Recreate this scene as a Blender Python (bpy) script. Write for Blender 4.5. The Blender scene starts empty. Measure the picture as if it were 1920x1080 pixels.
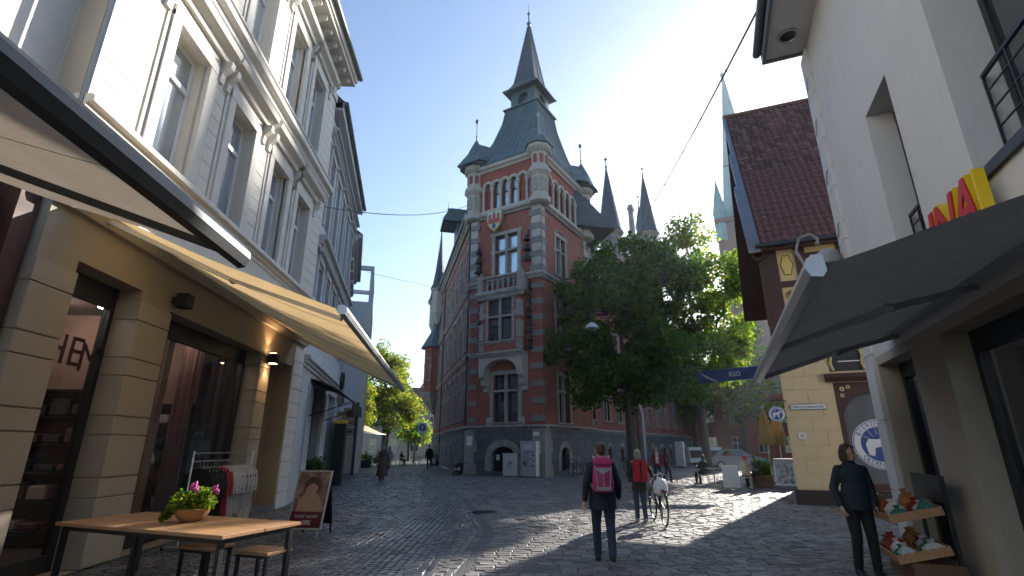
import bpy, bmesh, math, random
from mathutils import Vector, Matrix, Euler, noise as mnoise
R = math.radians
rnd = random.Random(7)
SC = bpy.context.scene
COL = SC.collection

# ------------------------------------------------------------------ camera
cam_d = bpy.data.cameras.new('camera')
cam_d.sensor_width = 36.0
cam_d.lens = 36.0 * 940 / 1920
cam_d.clip_start = 0.05
cam_d.clip_end = 2000
cam = bpy.data.objects.new('camera', cam_d)
COL.objects.link(cam)
PITCH = math.atan2(298, 940)
cam.location = (0, 0, 1.67)
cam.rotation_euler = (math.pi / 2 + PITCH, 0, 0)
SC.camera = cam

# ------------------------------------------------------------------ sky, sun, exposure
SUN_AZ, SUN_EL = 35.5, 23.0          # degrees right of the view axis, above the horizon
world = bpy.data.worlds.new('World')
SC.world = world
world.use_nodes = True
wn = world.node_tree.nodes
wl = world.node_tree.links
sky = wn.new('ShaderNodeTexSky')
sky.sky_type = 'NISHITA'
sky.sun_disc = False
sky.sun_elevation = R(SUN_EL)
sky.sun_rotation = R(SUN_AZ)
sky.altitude = 10
sky.air_density = 1.0
sky.dust_density = 0.9
sky.ozone_density = 2.2
bg = wn['Background']
bg.inputs['Strength'].default_value = 0.10
wl.new(sky.outputs['Color'], bg.inputs['Color'])

sun_d = bpy.data.lights.new('sun', 'SUN')
sun_d.energy = 5.0
sun_d.angle = R(0.55)
sun_d.color = (1.0, 0.93, 0.83)
sun = bpy.data.objects.new('sun', sun_d)
COL.objects.link(sun)
sdir = Vector((math.sin(R(SUN_AZ)) * math.cos(R(SUN_EL)), math.cos(R(SUN_AZ)) * math.cos(R(SUN_EL)), math.sin(R(SUN_EL))))
sun.rotation_euler = (-sdir).to_track_quat('-Z', 'Y').to_euler()
sun.location = sdir * 300

SC.view_settings.view_transform = 'Standard'
SC.view_settings.look = 'None'
SC.view_settings.exposure = 1.42
SC.view_settings.gamma = 1.0
SC.view_settings.use_curve_mapping = False
SC.cycles.use_denoising = True
SC.cycles.use_adaptive_sampling = True
SC.cycles.adaptive_threshold = 0.025
SC.cycles.max_bounces = 6
SC.cycles.diffuse_bounces = 3
SC.cycles.glossy_bounces = 3
SC.cycles.transmission_bounces = 4
SC.cycles.transparent_max_bounces = 16
SC.cycles.volume_bounces = 0
SC.cycles.sample_clamp_indirect = 6
SC.cycles.caustics_reflective = False
SC.cycles.caustics_refractive = False

# ------------------------------------------------------------------ materials
class NT:
    def __init__(s, name):
        s.m = bpy.data.materials.new(name); s.m.use_nodes = True
        s.t = s.m.node_tree; s.n = s.t.nodes; s.l = s.t.links
        s.b = s.n['Principled BSDF']; s.out = s.n['Material Output']
    def new(s, ty, **kw):
        o = s.n.new(ty)
        for k, v in kw.items():
            if hasattr(o, k) and k not in ('Scale',): setattr(o, k, v)
        return o
    def link(s, a, b): s.l.new(a, b)
    def tex(s, coord='Object'):
        return s.new('ShaderNodeTexCoord').outputs[coord]
    def noise(s, vec, scale, detail=6, rough=.6):
        o = s.new('ShaderNodeTexNoise'); o.inputs['Scale'].default_value = scale
        o.inputs['Detail'].default_value = detail; o.inputs['Roughness'].default_value = rough
        s.link(vec, o.inputs['Vector']); return o.outputs['Fac']
    def ramp(s, fac, stops):
        o = s.new('ShaderNodeValToRGB'); e = o.color_ramp.elements
        while len(e) < len(stops): e.new(.5)
        for i, (p, c) in enumerate(stops):
            e[i].position = p; e[i].color = (c[0], c[1], c[2], 1)
        s.link(fac, o.inputs['Fac']); return o.outputs['Color']
    def math(s, op, a, b=None, clamp=False):
        o = s.new('ShaderNodeMath'); o.operation = op; o.use_clamp = clamp
        for i, x in enumerate((a, b)):
            if x is None: continue
            if isinstance(x, (int, float)): o.inputs[i].default_value = x
            else: s.link(x, o.inputs[i])
        return o.outputs[0]
    def mix(s, fac, a, b, mode='MIX'):
        o = s.new('ShaderNodeMix'); o.data_type = 'RGBA'; o.blend_type = mode
        for i, x in ((0, fac), (6, a), (7, b)):
            if isinstance(x, (int, float)): o.inputs[i].default_value = x
            elif isinstance(x, tuple): o.inputs[i].default_value = (x[0], x[1], x[2], 1)
            else: s.link(x, o.inputs[i])
        return o.outputs[2]
    def bump(s, h, strength=.3, dist=.01):
        o = s.new('ShaderNodeBump'); o.inputs['Strength'].default_value = strength
        o.inputs['Distance'].default_value = dist; s.link(h, o.inputs['Height'])
        s.link(o.outputs[0], s.b.inputs['Normal'])

def clothbump(t, v, s=6.0):
    mp = t.new('ShaderNodeMapping'); mp.inputs['Scale'].default_value = (1, 1, .55); mp.inputs['Rotation'].default_value = (.5, .3, 0); t.link(v, mp.inputs['Vector'])
    n = t.new('ShaderNodeTexNoise'); n.inputs['Scale'].default_value = s; n.inputs['Detail'].default_value = 5; n.inputs['Distortion'].default_value = 1.2; t.link(mp.outputs[0], n.inputs['Vector'])
    t.bump(t.math('ADD', n.outputs['Fac'], t.math('MULTIPLY', t.noise(v, 160, 2), .06)), .75, .05)

def dk(c, f): return (c[0] * f, c[1] * f, c[2] * f)

def mat(name, col, rough=.7, var=.18, scale=1.5, bump=.15, bscale=60, metal=0, island=0, dirt=None, spec=None, streak=1.0):
    t = NT(name); v = t.tex()
    f = t.noise(v, scale, 8, .65)
    c = t.ramp(f, [(.25, dk(col, 1 - var)), (.75, tuple(min(1, x * (1 + var)) for x in col))])
    if dirt:
        mp = t.new('ShaderNodeMapping'); mp.inputs['Scale'].default_value = (1, 1, streak); t.link(v, mp.inputs['Vector'])
        f2 = t.noise(mp.outputs[0], dirt[1] * (1 if streak == 1 else 2.2), 10, .7)
        fac = t.ramp(f2, [(dirt[2], (0, 0, 0)), (min(1, dirt[2] + .22), (1, 1, 1))])
        c = t.mix(t.math('MULTIPLY', fac, dirt[3] if len(dirt) > 3 else .7), c, dirt[0])
    if island:
        g = t.new('ShaderNodeNewGeometry').outputs['Random Per Island']
        c = t.mix(1.0, c, t.ramp(g, [(0, (1 - island,) * 3), (1, (1 + island,) * 3)]), 'MULTIPLY')
    t.link(c, t.b.inputs['Base Color'])
    t.b.inputs['Roughness'].default_value = rough
    t.b.inputs['Metallic'].default_value = metal
    if spec is not None: t.b.inputs['Specular IOR Level'].default_value = spec
    if bump: t.bump(t.noise(v, bscale, 4, .6), bump, .01)
    return t.m

def flat(name, col, rough=.5, metal=0, emit=0):
    t = NT(name); t.b.inputs['Base Color'].default_value = (*col, 1)
    t.b.inputs['Roughness'].default_value = rough; t.b.inputs['Metallic'].default_value = metal
    if emit:
        t.b.inputs['Emission Color'].default_value = (*col, 1); t.b.inputs['Emission Strength'].default_value = emit
    return t.m

def brickmat(name, c1, c2, mortar, bw, bh, ms=.012, var=.25, rough=.85, bump=.4, dirt=None):
    """bricks mapped along whichever local axis the wall runs"""
    t = NT(name); tc = t.new('ShaderNodeTexCoord')
    sp = t.new('ShaderNodeSeparateXYZ'); t.link(tc.outputs['Object'], sp.inputs[0])
    sn = t.new('ShaderNodeSeparateXYZ'); t.link(tc.outputs['Normal'], sn.inputs[0])
    ax = t.math('ABSOLUTE', sn.outputs[0]); ay = t.math('ABSOLUTE', sn.outputs[1])
    u = t.math('ADD', t.math('MULTIPLY', sp.outputs[0], t.math('GREATER_THAN', ay, ax)),
               t.math('MULTIPLY', sp.outputs[1], t.math('GREATER_THAN', ax, ay)))
    cb = t.new('ShaderNodeCombineXYZ'); t.link(u, cb.inputs[0]); t.link(sp.outputs[2], cb.inputs[1])
    br = t.new('ShaderNodeTexBrick'); t.link(cb.outputs[0], br.inputs['Vector'])
    br.inputs['Scale'].default_value = 1; br.inputs['Mortar Size'].default_value = ms
    br.inputs['Brick Width'].default_value = bw; br.inputs['Row Height'].default_value = bh
    br.inputs['Bias'].default_value = 0
    for k, c in (('Color1', c1), ('Color2', c2), ('Mortar', mortar)): br.inputs[k].default_value = (*c, 1)
    f = t.noise(tc.outputs['Object'], .9, 8, .65)
    c = t.mix(1.0, br.outputs['Color'], t.ramp(f, [(.3, (1 - var,) * 3), (.7, (1 + var,) * 3)]), 'MULTIPLY')
    if dirt:
        f2 = t.noise(tc.outputs['Object'], dirt[1], 10, .7)
        c = t.mix(t.math('MULTIPLY', t.ramp(f2, [(dirt[2], (0, 0, 0)), (dirt[2] + .25, (1, 1, 1))]), .7), c, dirt[0])
    t.link(c, t.b.inputs['Base Color']); t.b.inputs['Roughness'].default_value = rough
    t.bump(t.math('SUBTRACT', 1.0, br.outputs['Fac']), bump, .01)
    return t.m

def glassy(name, tint=(.02, .025, .03), rough=.03, ior=1.9, wave=.12):
    """glazing in front of unlit rooms: dark body with a clear reflection"""
    t = NT(name)
    v = t.tex()
    c = t.ramp(t.noise(v, .8, 4), [(.3, dk(tint, .5)), (.7, dk(tint, 1.6))])
    t.link(c, t.b.inputs['Base Color'])
    t.b.inputs['Roughness'].default_value = rough; t.b.inputs['IOR'].default_value = ior
    t.b.inputs['Coat Weight'].default_value = .6; t.b.inputs['Coat Roughness'].default_value = .02
    t.bump(t.noise(v, .9, 2), wave, .02)
    return t.m

def clearglass(name, tint=(.93, .96, .96)):
    """thin shop glass: see-through plus a Fresnel reflection"""
    t = NT(name)
    tr = t.new('ShaderNodeBsdfTransparent'); tr.inputs[0].default_value = (*tint, 1)
    gl = t.new('ShaderNodeBsdfGlossy'); gl.inputs['Roughness'].default_value = .02
    lw = t.new('ShaderNodeLayerWeight'); lw.inputs[0].default_value = .5
    fr = t.math('ADD', t.math('MULTIPLY', t.math('POWER', lw.outputs['Facing'], 5.0), .9), .045)
    mx = t.new('ShaderNodeMixShader')
    t.link(fr, mx.inputs[0])
    t.link(tr.outputs[0], mx.inputs[1]); t.link(gl.outputs[0], mx.inputs[2]); t.link(mx.outputs[0], t.out.inputs['Surface'])
    return t.m

def leafmat(name, c1, c2, c3, trans=.45):
    t = NT(name)
    g = t.new('ShaderNodeNewGeometry').outputs['Random Per Island']
    col = t.ramp(g, [(0, c1), (.55, c2), (1, c3)])
    t.b.inputs['Roughness'].default_value = .5
    t.b.inputs['Specular IOR Level'].default_value = .35
    t.link(col, t.b.inputs['Base Color'])
    tl = t.new('ShaderNodeBsdfTranslucent')
    t.link(t.mix(1.0, col, (1.9, 2.0, .7), 'MULTIPLY'), tl.inputs['Color'])
    mx = t.new('ShaderNodeMixShader'); mx.inputs[0].default_value = trans
    t.link(t.b.outputs[0], mx.inputs[1]); t.link(tl.outputs[0], mx.inputs[2]); t.link(mx.outputs[0], t.out.inputs['Surface'])
    return t.m

def clothmat(name, col, trans=.35, var=.08):
    """awning canvas that lets some light through"""
    t = NT(name); v = t.tex()
    c = t.ramp(t.noise(v, 2.5, 6), [(.3, dk(col, 1 - var)), (.7, dk(col, 1 + var))])
    t.link(c, t.b.inputs['Base Color']); t.b.inputs['Roughness'].default_value = .85
    t.bump(t.math('ADD', t.noise(v, 3.0, 5, .55), t.math('MULTIPLY', t.noise(v, 220, 2), .05)), .35, .06)
    tl = t.new('ShaderNodeBsdfTranslucent'); t.link(c, tl.inputs['Color'])
    mx = t.new('ShaderNodeMixShader'); mx.inputs[0].default_value = trans
    t.link(t.b.outputs[0], mx.inputs[1]); t.link(tl.outputs[0], mx.inputs[2]); t.link(mx.outputs[0], t.out.inputs['Surface'])
    return t.m

def woodmat(name, col, rough=.45, axis=0, s=1.0):
    t = NT(name); v = t.tex()
    mp = t.new('ShaderNodeMapping'); sc = [14 * s, 14 * s, 14 * s]; sc[axis] = 1.2 * s
    mp.inputs['Scale'].default_value = sc; t.link(v, mp.inputs['Vector'])
    f = t.noise(mp.outputs[0], 3, 8, .6)
    t.link(t.ramp(f, [(.3, dk(col, .65)), (.7, dk(col, 1.2))]), t.b.inputs['Base Color'])
    t.b.inputs['Roughness'].default_value = rough
    t.bump(f, .12, .004)
    return t.m

M = {}
M['white_wall'] = mat('off_white_plaster', (.63, .59, .51), .8, .07, .8, .12, 25, dirt=((.36, .33, .28), 1.1, .55, .45), streak=.18)
M['white_stone'] = mat('white_painted_ashlar', (.63, .605, .55), .75, .06, 1.2, .12, 30, dirt=((.36, .32, .26), 1.4, .58, .45), streak=.3)
M['white_trim'] = mat('white_stucco_moulding', (.62, .595, .545), .75, .08, 2.2, .1, 40, dirt=((.28, .25, .21), 2.0, .55, .5), streak=.35)
M['cream_wall'] = mat('cream_shop_stone', (.40, .355, .285), .8, .07, 1.2, .15, 30, dirt=((.28, .23, .17), 1.2, .55, .5), streak=.3)
M['shop_fascia'] = mat('ochre_shop_fascia', (.345, .30, .225), .8, .06, 1.5, .1, 30)
M['render_white'] = mat('neutral_white_render', (.62, .61, .595), .85, .06, .7, .3, 22, dirt=((.40, .385, .36), 1.0, .54, .45), streak=.15)
M['rough_plaster'] = mat('rough_white_plaster', (.66, .66, .65), .9, .06, 2, .9, 18)
M['beige_wall'] = mat('beige_plaster', (.42, .37, .30), .85, .1, 1.5, .25, 25)
M['grey_wall'] = mat('pale_grey_plaster', (.56, .57, .585), .85, .06, .8, .12, 25, dirt=((.30, .30, .30), .9, .54, .5), streak=.16)
M['grey_stone'] = mat('grey_stucco', (.50, .505, .51), .8, .08, 1.1, .15, 20, dirt=((.24, .23, .22), 1.2, .55, .5), streak=.25)
M['pvc'] = flat('white_window_frame', (.74, .75, .76), .35)
M['white_paint'] = mat('white_painted_wood', (.72, .72, .70), .5, .05, 3, .05, 30)
M['dark_frame'] = flat('anthracite_frame', (.018, .02, .023), .4)
M['black'] = mat('black_metal', (.012, .013, .015), .45, .2, 4, .05, 60)
M['dark_metal'] = mat('dark_grey_metal', (.05, .055, .06), .4, .2, 3, .05, 50, metal=.6)
M['steel'] = mat('brushed_steel', (.52, .53, .54), .3, .1, 6, .05, 80, metal=.9)
M['alu'] = mat('grey_aluminium', (.50, .51, .53), .42, .12, 3, .05, 60, metal=.5)
M['zinc'] = mat('zinc_gutter', (.17, .19, .22), .5, .2, 2, .08, 30, metal=.4)
M['glass'] = glassy('window_glass')
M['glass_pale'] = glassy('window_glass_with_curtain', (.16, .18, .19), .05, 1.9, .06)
M['glass_sky'] = glassy('window_glass_sky_tinted', (.34, .39, .44), .05, 2.6, .05)  # sky reflection painted in as a pale blue body; no blind behind
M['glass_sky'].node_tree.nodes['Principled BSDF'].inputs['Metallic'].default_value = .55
M['shopglass'] = clearglass('shop_glass')
M['brick'] = brickmat('red_brick', (.36, .078, .048), (.26, .055, .04), (.22, .13, .10), .26, .085, .012, .22)
M['brick_pink'] = brickmat('red_brick_panel', (.35, .07, .045), (.28, .055, .038), (.2, .1, .085), .26, .085, .01, .2)
M['sandstone'] = mat('weathered_sandstone', (.33, .30, .265), .85, .2, 1.6, .3, 25, dirt=((.10, .095, .09), 1.3, .48, .75))
M['quoin'] = mat('sooty_quoin_stone', (.21, .20, .185), .85, .2, 1.8, .3, 25, dirt=((.10, .095, .09), 1.5, .5, .6))
M['sandstone_pale'] = mat('pale_sandstone', (.43, .39, .345), .85, .15, 1.6, .25, 25, dirt=((.16, .145, .13), 1.6, .52, .7))
M['granite'] = brickmat('dark_granite_blocks', (.085, .09, .10), (.115, .12, .13), (.06, .06, .065), .85, .42, .012, .35, .75, .5)
M['granite_plain'] = mat('dark_granite', (.12, .12, .125), .75, .3, 2.5, .25, 30)
M['copper'] = mat('weathered_copper_sheet', (.085, .125, .135), .55, .3, 1.3, .1, 20, dirt=((.16, .26, .25), 1.1, .58, .6))
M['slate'] = mat('dark_slate', (.065, .075, .09), .55, .3, 1.8, .25, 30)
M['verdigris'] = mat('verdigris_copper', (.20, .36, .33), .6, .25, 3, .1, 30)
M['bronze'] = mat('dark_bronze', (.035, .045, .043), .4, .3, 5, .05, 40, metal=.7)
M['tile'] = mat('weathered_red_clay_tile', (.135, .062, .05), .8, .35, 1.1, .25, 30, island=.45, dirt=((.07, .055, .05), .9, .5, .75))
M['timber'] = mat('dark_brown_timber', (.055, .022, .018), .65, .3, 3, .25, 30)
M['yellow_wall'] = mat('pale_yellow_stone', (.55, .43, .26), .8, .07, 1.2, .15, 25, dirt=((.42, .30, .16), 1.5, .6, .4))
M['ochre'] = mat('ochre_panel', (.60, .46, .23), .8, .06, 2, .1, 30)
M['yellow_paint'] = flat('yellow_paint', (.62, .47, .14), .6)
M['brown_paint'] = flat('brown_paint', (.10, .04, .025), .6)
M['wood'] = woodmat('oiled_oak', (.47, .27, .14), .38, 0)
M['awning_beige'] = clothmat('beige_awning_canvas', (.58, .42, .22), .42)
M['awning_taupe'] = clothmat('taupe_awning_canvas', (.40, .34, .28), .22)
M['awning_grey'] = clothmat('charcoal_awning_canvas', (.24, .23, .22), .25)
M['awning_black'] = clothmat('black_awning_canvas', (.014, .014, .016), .02)
M['bark'] = mat('grey_brown_bark', (.075, .06, .048), .9, .4, 5, .9, 18)
M['leaf_dark'] = leafmat('green_leaves', (.018, .062, .010), (.042, .115, .013), (.11, .17, .016), .48)
M['leaf_auto'] = leafmat('yellow_green_leaves', (.06, .12, .02), (.14, .18, .03), (.34, .26, .04), .5)
M['leaf_mid'] = leafmat('fresh_green_leaves', (.05, .12, .015), (.11, .19, .02), (.27, .27, .03), .6)
M['skin'] = mat('skin', (.50, .30, .22), .55, .06, 6, .05, 60)
M['hair_brown'] = mat('brown_hair', (.055, .03, .018), .5, .4, 14, .6, 60)
M['hair_grey'] = mat('greyish_blond_hair', (.22, .19, .16), .5, .35, 14, .6, 60)
M['hair_dark'] = mat('dark_hair', (.02, .015, .012), .5, .4, 14, .6, 60)
M['lamp_glow'] = flat('lit_lamp', (1, .62, .30), .5, 0, 14)
M['spot_glow'] = flat('lit_ceiling_spot', (1, .86, .78), .5, 0, 10)

# ------------------------------------------------------------------ mesh building
class MB:
    def __init__(s): s.v = []; s.f = []; s.k = []; s.T = None; s.cur = 0
    def add(s, vs, fs, k=None):
        o = len(s.v)
        if s.T is not None: vs = [tuple(s.T @ Vector(p)) for p in vs]
        s.v += [tuple(p) for p in vs]
        for f in fs: s.f.append(tuple(i + o for i in f)); s.k.append(s.cur if k is None else k)
        return s
    def box(s, x0, x1, y0, y1, z0, z1):
        v = [(x, y, z) for z in (z0, z1) for y in (y0, y1) for x in (x0, x1)]
        return s.add(v, [(0, 2, 3, 1), (4, 5, 7, 6), (0, 1, 5, 4), (2, 6, 7, 3), (0, 4, 6, 2), (1, 3, 7, 5)])
    def obox(s, c, h, rot=(0, 0, 0)):
        m = Euler(rot).to_matrix(); c = Vector(c)
        v = [tuple(c + m @ Vector((x * h[0], y * h[1], z * h[2]))) for z in (-1, 1) for y in (-1, 1) for x in (-1, 1)]
        return s.add(v, [(0, 2, 3, 1), (4, 5, 7, 6), (0, 1, 5, 4), (2, 6, 7, 3), (0, 4, 6, 2), (1, 3, 7, 5)])
    def bar(s, a, b, w, h, up=(0, 0, 1)):
        a, b = Vector(a), Vector(b); d = (b - a).normalized(); u = Vector(up)
        r = d.cross(u)
        if r.length < 1e-5: r = d.cross(Vector((1, 0, 0)))
        r.normalize(); u = r.cross(d)
        v = []
        for p in (a, b):
            for su, sr in ((-1, -1), (-1, 1), (1, 1), (1, -1)): v.append(tuple(p + u * su * h / 2 + r * sr * w / 2))
        return s.add(v, [(0, 1, 2, 3), (7, 6, 5, 4), (0, 4, 5, 1), (1, 5, 6, 2), (2, 6, 7, 3), (3, 7, 4, 0)])
    def prism_y(s, poly, y0, y1):
        """polygon in (x,z) seen from -y, extruded along y"""
        n = len(poly); v = [(x, y0, z) for x, z in poly] + [(x, y1, z) for x, z in poly]
        return s.add(v, [tuple(range(n)), tuple(range(2 * n - 1, n - 1, -1))] + [(i, i + n, (i + 1) % n + n, (i + 1) % n) for i in range(n)])
    def prism_x(s, poly, x0, x1):
        """profile in (y,z), extruded along x"""
        n = len(poly); v = [(x0, y, z) for y, z in poly] + [(x1, y, z) for y, z in poly]
        return s.add(v, [tuple(range(n)), tuple(range(2 * n - 1, n - 1, -1))] + [(i, i + n, (i + 1) % n + n, (i + 1) % n) for i in range(n)])
    def prism_z(s, poly, z0, z1):
        n = len(poly); v = [(x, y, z0) for x, y in poly] + [(x, y, z1) for x, y in poly]
        return s.add(v, [tuple(range(n - 1, -1, -1)), tuple(range(n, 2 * n))] + [(i, (i + 1) % n, (i + 1) % n + n, i + n) for i in range(n)])
    def loft(s, rings, caps=True):
        n = len(rings[0]); v = [p for r in rings for p in r]; f = []
        for j in range(len(rings) - 1):
            for i in range(n):
                f.append((j * n + i, j * n + (i + 1) % n, (j + 1) * n + (i + 1) % n, (j + 1) * n + i))
        if caps: f += [tuple(range(n - 1, -1, -1)), tuple(range((len(rings) - 1) * n, len(rings) * n))]
        return s.add(v, f)
    def tube(s, pts, rad, n=8, caps=True):
        pts = [Vector(p) for p in pts]; rings = []
        if not isinstance(rad, (list, tuple)): rad = [rad] * len(pts)
        ref = Vector((.3, .2, 1))
        for i, p in enumerate(pts):
            d = (pts[min(i + 1, len(pts) - 1)] - pts[max(i - 1, 0)]).normalized()
            if abs(d.dot(ref.normalized())) > .97: ref = Vector((1, .1, 0))
            a = d.cross(ref).normalized(); b = d.cross(a)
            rings.append([tuple(p + (a * math.cos(2 * math.pi * k / n) + b * math.sin(2 * math.pi * k / n)) * rad[i]) for k in range(n)])
        return s.loft(rings, caps)
    def lathe(s, prof, c=(0, 0, 0), n=12, caps=True, ph=0):
        rings = [[(c[0] + r * math.cos(2 * math.pi * (k + ph) / n), c[1] + r * math.sin(2 * math.pi * (k + ph) / n), c[2] + z) for k in range(n)] for r, z in prof]
        return s.loft(rings, caps)
    def ell(s, c, r, n=12, m=8, rot=None):
        mm = Euler(rot).to_matrix() if rot else None; rings = []
        for j in range(m + 1):
            th = math.pi * (j / m) * .998 + .003
            ring = []
            for k in range(n):
                p = Vector((r[0] * math.sin(th) * math.cos(2 * math.pi * k / n), r[1] * math.sin(th) * math.sin(2 * math.pi * k / n), -r[2] * math.cos(th)))
                if mm: p = mm @ p
                ring.append((c[0] + p.x, c[1] + p.y, c[2] + p.z))
            rings.append(ring)
        return s.loft(rings)
    def ring_y(s, xc, zc, r0, r1, y0, y1, a0=0, a1=180, n=12, sz=1.0):
        """arch ring in the facade plane, sector a0..a1 degrees"""
        for i in range(n):
            b0, b1 = R(a0 + (a1 - a0) * i / n), R(a0 + (a1 - a0) * (i + 1) / n)
            P = [(xc + r * math.cos(b), zc + r * math.sin(b) * sz) for r, b in ((r0, b0), (r1, b0), (r1, b1), (r0, b1))]
            s.prism_y(P[::1], y0, y1)
        return s
    def facade(s, x0, x1, z0, z1, ops, depth=.2, y=0.0):
        """wall front at y with rectangular openings (xa,xb,za,zb) and their reveals"""
        xs = sorted(set([x0, x1] + [min(max(o[i], x0), x1) for o in ops for i in (0, 1)]))
        zs = sorted(set([z0, z1] + [min(max(o[i], z0), z1) for o in ops for i in (2, 3)]))
        for i in range(len(xs) - 1):
            for j in range(len(zs) - 1):
                cx, cz = (xs[i] + xs[i + 1]) / 2, (zs[j] + zs[j + 1]) / 2
                if any(o[0] < cx < o[1] and o[2] < cz < o[3] for o in ops): continue
                s.add([(xs[i], y, zs[j]), (xs[i + 1], y, zs[j]), (xs[i + 1], y, zs[j + 1]), (xs[i], y, zs[j + 1])], [(0, 1, 2, 3)])
        for o in ops:
            a, b, c, d = o[:4]; e = y + depth
            s.add([(a, y, c), (a, e, c), (a, e, d), (a, y, d)], [(0, 1, 2, 3)])
            s.add([(b, y, c), (b, y, d), (b, e, d), (b, e, c)], [(0, 1, 2, 3)])
            s.add([(a, y, d), (a, e, d), (b, e, d), (b, y, d)], [(0, 1, 2, 3)])
            s.add([(a, y, c), (b, y, c), (b, e, c), (a, e, c)], [(0, 1, 2, 3)])
        return s
    def archfill(s, xc, w, zs, rise, ztop, y0, y1, n=10):
        """fills the corners of a rectangular opening above an arch"""
        for sg in (-1, 1):
            P = [(xc + sg * w / 2, zs)] + [(xc + sg * w / 2 * math.cos(R(90 * i / n)), zs + rise * math.sin(R(90 * i / n))) for i in range(1, n + 1)] + [(xc, ztop), (xc + sg * w / 2, ztop)]
            for i in range(n):
                a, b = P[i], P[i + 1]
                q = [a, b, (b[0], ztop), (a[0], ztop)]
                if sg > 0: q = q[::-1]
                s.prism_y(q, y0, y1)
        return s
    def mesh(s, name, mats, smooth=False, bevel=0):
        me = bpy.data.meshes.new(name); me.from_pydata(s.v, [], s.f)
        if not isinstance(mats, (list, tuple)): mats = [mats]
        for m in mats: me.materials.append(m)
        if len(mats) > 1: me.polygons.foreach_set('material_index', s.k)
        bm = bmesh.new(); bm.from_mesh(me)
        bmesh.ops.recalc_face_normals(bm, faces=bm.faces)
        if bevel:
            bmesh.ops.bevel(bm, geom=[e for e in bm.edges if e.is_manifold and e.calc_face_angle(0) > .5], offset=bevel, segments=1, affect='EDGES', clamp_overlap=True)
        bm.to_mesh(me); bm.free()
        if smooth:
            me.polygons.foreach_set('use_smooth', [True] * len(me.polygons))
            try: me.set_sharp_from_angle(angle=R(40))
            except Exception: pass
        me.update(); return me
    def obj(s, name, mats, parent=None, loc=(0, 0, 0), rot=(0, 0, 0), smooth=False, bevel=0):
        return link(name, s.mesh(name, mats, smooth, bevel), parent, loc, rot)

def link(name, me, parent=None, loc=(0, 0, 0), rot=(0, 0, 0), scale=None):
    o = bpy.data.objects.new(name, me); COL.objects.link(o)
    o.location = loc; o.rotation_euler = rot
    if scale: o.scale = scale
    if parent is not None: o.parent = parent
    return o

def tag(o, label, cat, group=None, kind=None):
    if label: o['label'] = label
    if cat: o['category'] = cat
    if group: o['group'] = group
    if kind: o['kind'] = kind
    return o

def thing(name, label, cat, loc=(0, 0, 0), rz=0, group=None):
    o = bpy.data.objects.new(name, None); COL.objects.link(o); o.empty_display_size = .2
    o.location = loc; o.rotation_euler = (0, 0, rz)
    return tag(o, label, cat, group)

def struct(o): o['kind'] = 'structure'; return o
def stuff(o): o['kind'] = 'stuff'; return o

def copy_tree(o, parent=None):
    c = o.copy(); COL.objects.link(c); c.parent = parent
    for ch in o.children: copy_tree(ch, c)
    return c

class Fr:
    """a facade frame under a thing: x along the wall, y into it, z up"""
    def __init__(s, root, loc=(0, 0, 0), rz=0):
        s.root = root; s.loc = Vector(loc); s.rz = rz; s.m = Matrix.Rotation(rz, 3, 'Z')
    def put(s, name, me, x=0, y=0, z=0, rz=0, parent=None, scale=None):
        if parent is not None: return link(name, me, parent, (x, y, z), (0, 0, rz), scale)
        return link(name, me, s.root, s.loc + s.m @ Vector((x, y, z)), (0, 0, s.rz + rz), scale)
    def mb(s, name, b, mats, smooth=False, bevel=0, x=0, y=0, z=0): return s.put(name, b.mesh(name, mats, smooth, bevel), x, y, z)

def unit(mats, name='block', bevel=0):
    return MB().box(-.5, .5, -.5, .5, -.5, .5).mesh(name, mats, bevel=bevel)
_panes = {}
def pane_mesh(m):
    if m.name not in _panes: _panes[m.name] = unit(m, 'pane')
    return _panes[m.name]

_win = {}
def window(fr, x, z, w, h, y=.14, cols=2, rows=(.68,), fm='pvc', gm='glass', ft=.07, mt=.09, name='window', sub=0, arch=0):
    """window with frame, mullion, transom and one pane for each light; x centre, z bottom"""
    key = (round(w, 2), round(h, 2), cols, rows, fm, ft, mt, sub, arch)
    if key not in _win:
        b = MB(); xs = [-w / 2 + w * i / cols for i in range(cols + 1)]; zs = [0] + [h * r for r in rows] + [h]
        b.box(-w / 2, -w / 2 + ft, -.03, .05, 0, h); b.box(w / 2 - ft, w / 2, -.03, .05, 0, h)
        b.box(-w / 2 + ft, w / 2 - ft, -.028, .048, 0, ft); b.box(-w / 2 + ft, w / 2 - ft, -.028, .048, h - ft, h)
        for q in xs[1:-1]: b.box(q - mt / 2, q + mt / 2, -.035, .045, ft, h - ft)
        for q in zs[1:-1]: b.box(-w / 2 + ft, w / 2 - ft, -.045, .04, q - mt / 2, q + mt / 2)
        if sub:
            for i in range(cols):
                for j in range(len(zs) - 1):
                    for k in range(1, sub):
                        xx = xs[i] + (xs[i + 1] - xs[i]) * k / sub
                        b.box(xx - .015, xx + .015, -.01, .03, zs[j], zs[j + 1])
                    nz = max(1, round((zs[j + 1] - zs[j]) / .45))
                    for k in range(1, nz):
                        zz = zs[j] + (zs[j + 1] - zs[j]) * k / nz
                        b.box(xs[i], xs[i + 1], -.008, .028, zz - .015, zz + .015)
        _win[key] = (b.mesh(name, M[fm]), xs, zs)
    me, xs, zs = _win[key]
    o = fr.put(name, me, x, y, z)
    pm = pane_mesh(M[gm])
    for i in range(len(xs) - 1):
        for j in range(len(zs) - 1):
            link('pane', pm, o, ((xs[i] + xs[i + 1]) / 2, .012, (zs[j] + zs[j + 1]) / 2), (0, 0, 0), (xs[i + 1] - xs[i] - .02, .012, zs[j + 1] - zs[j] - .02))
    return o

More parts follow.
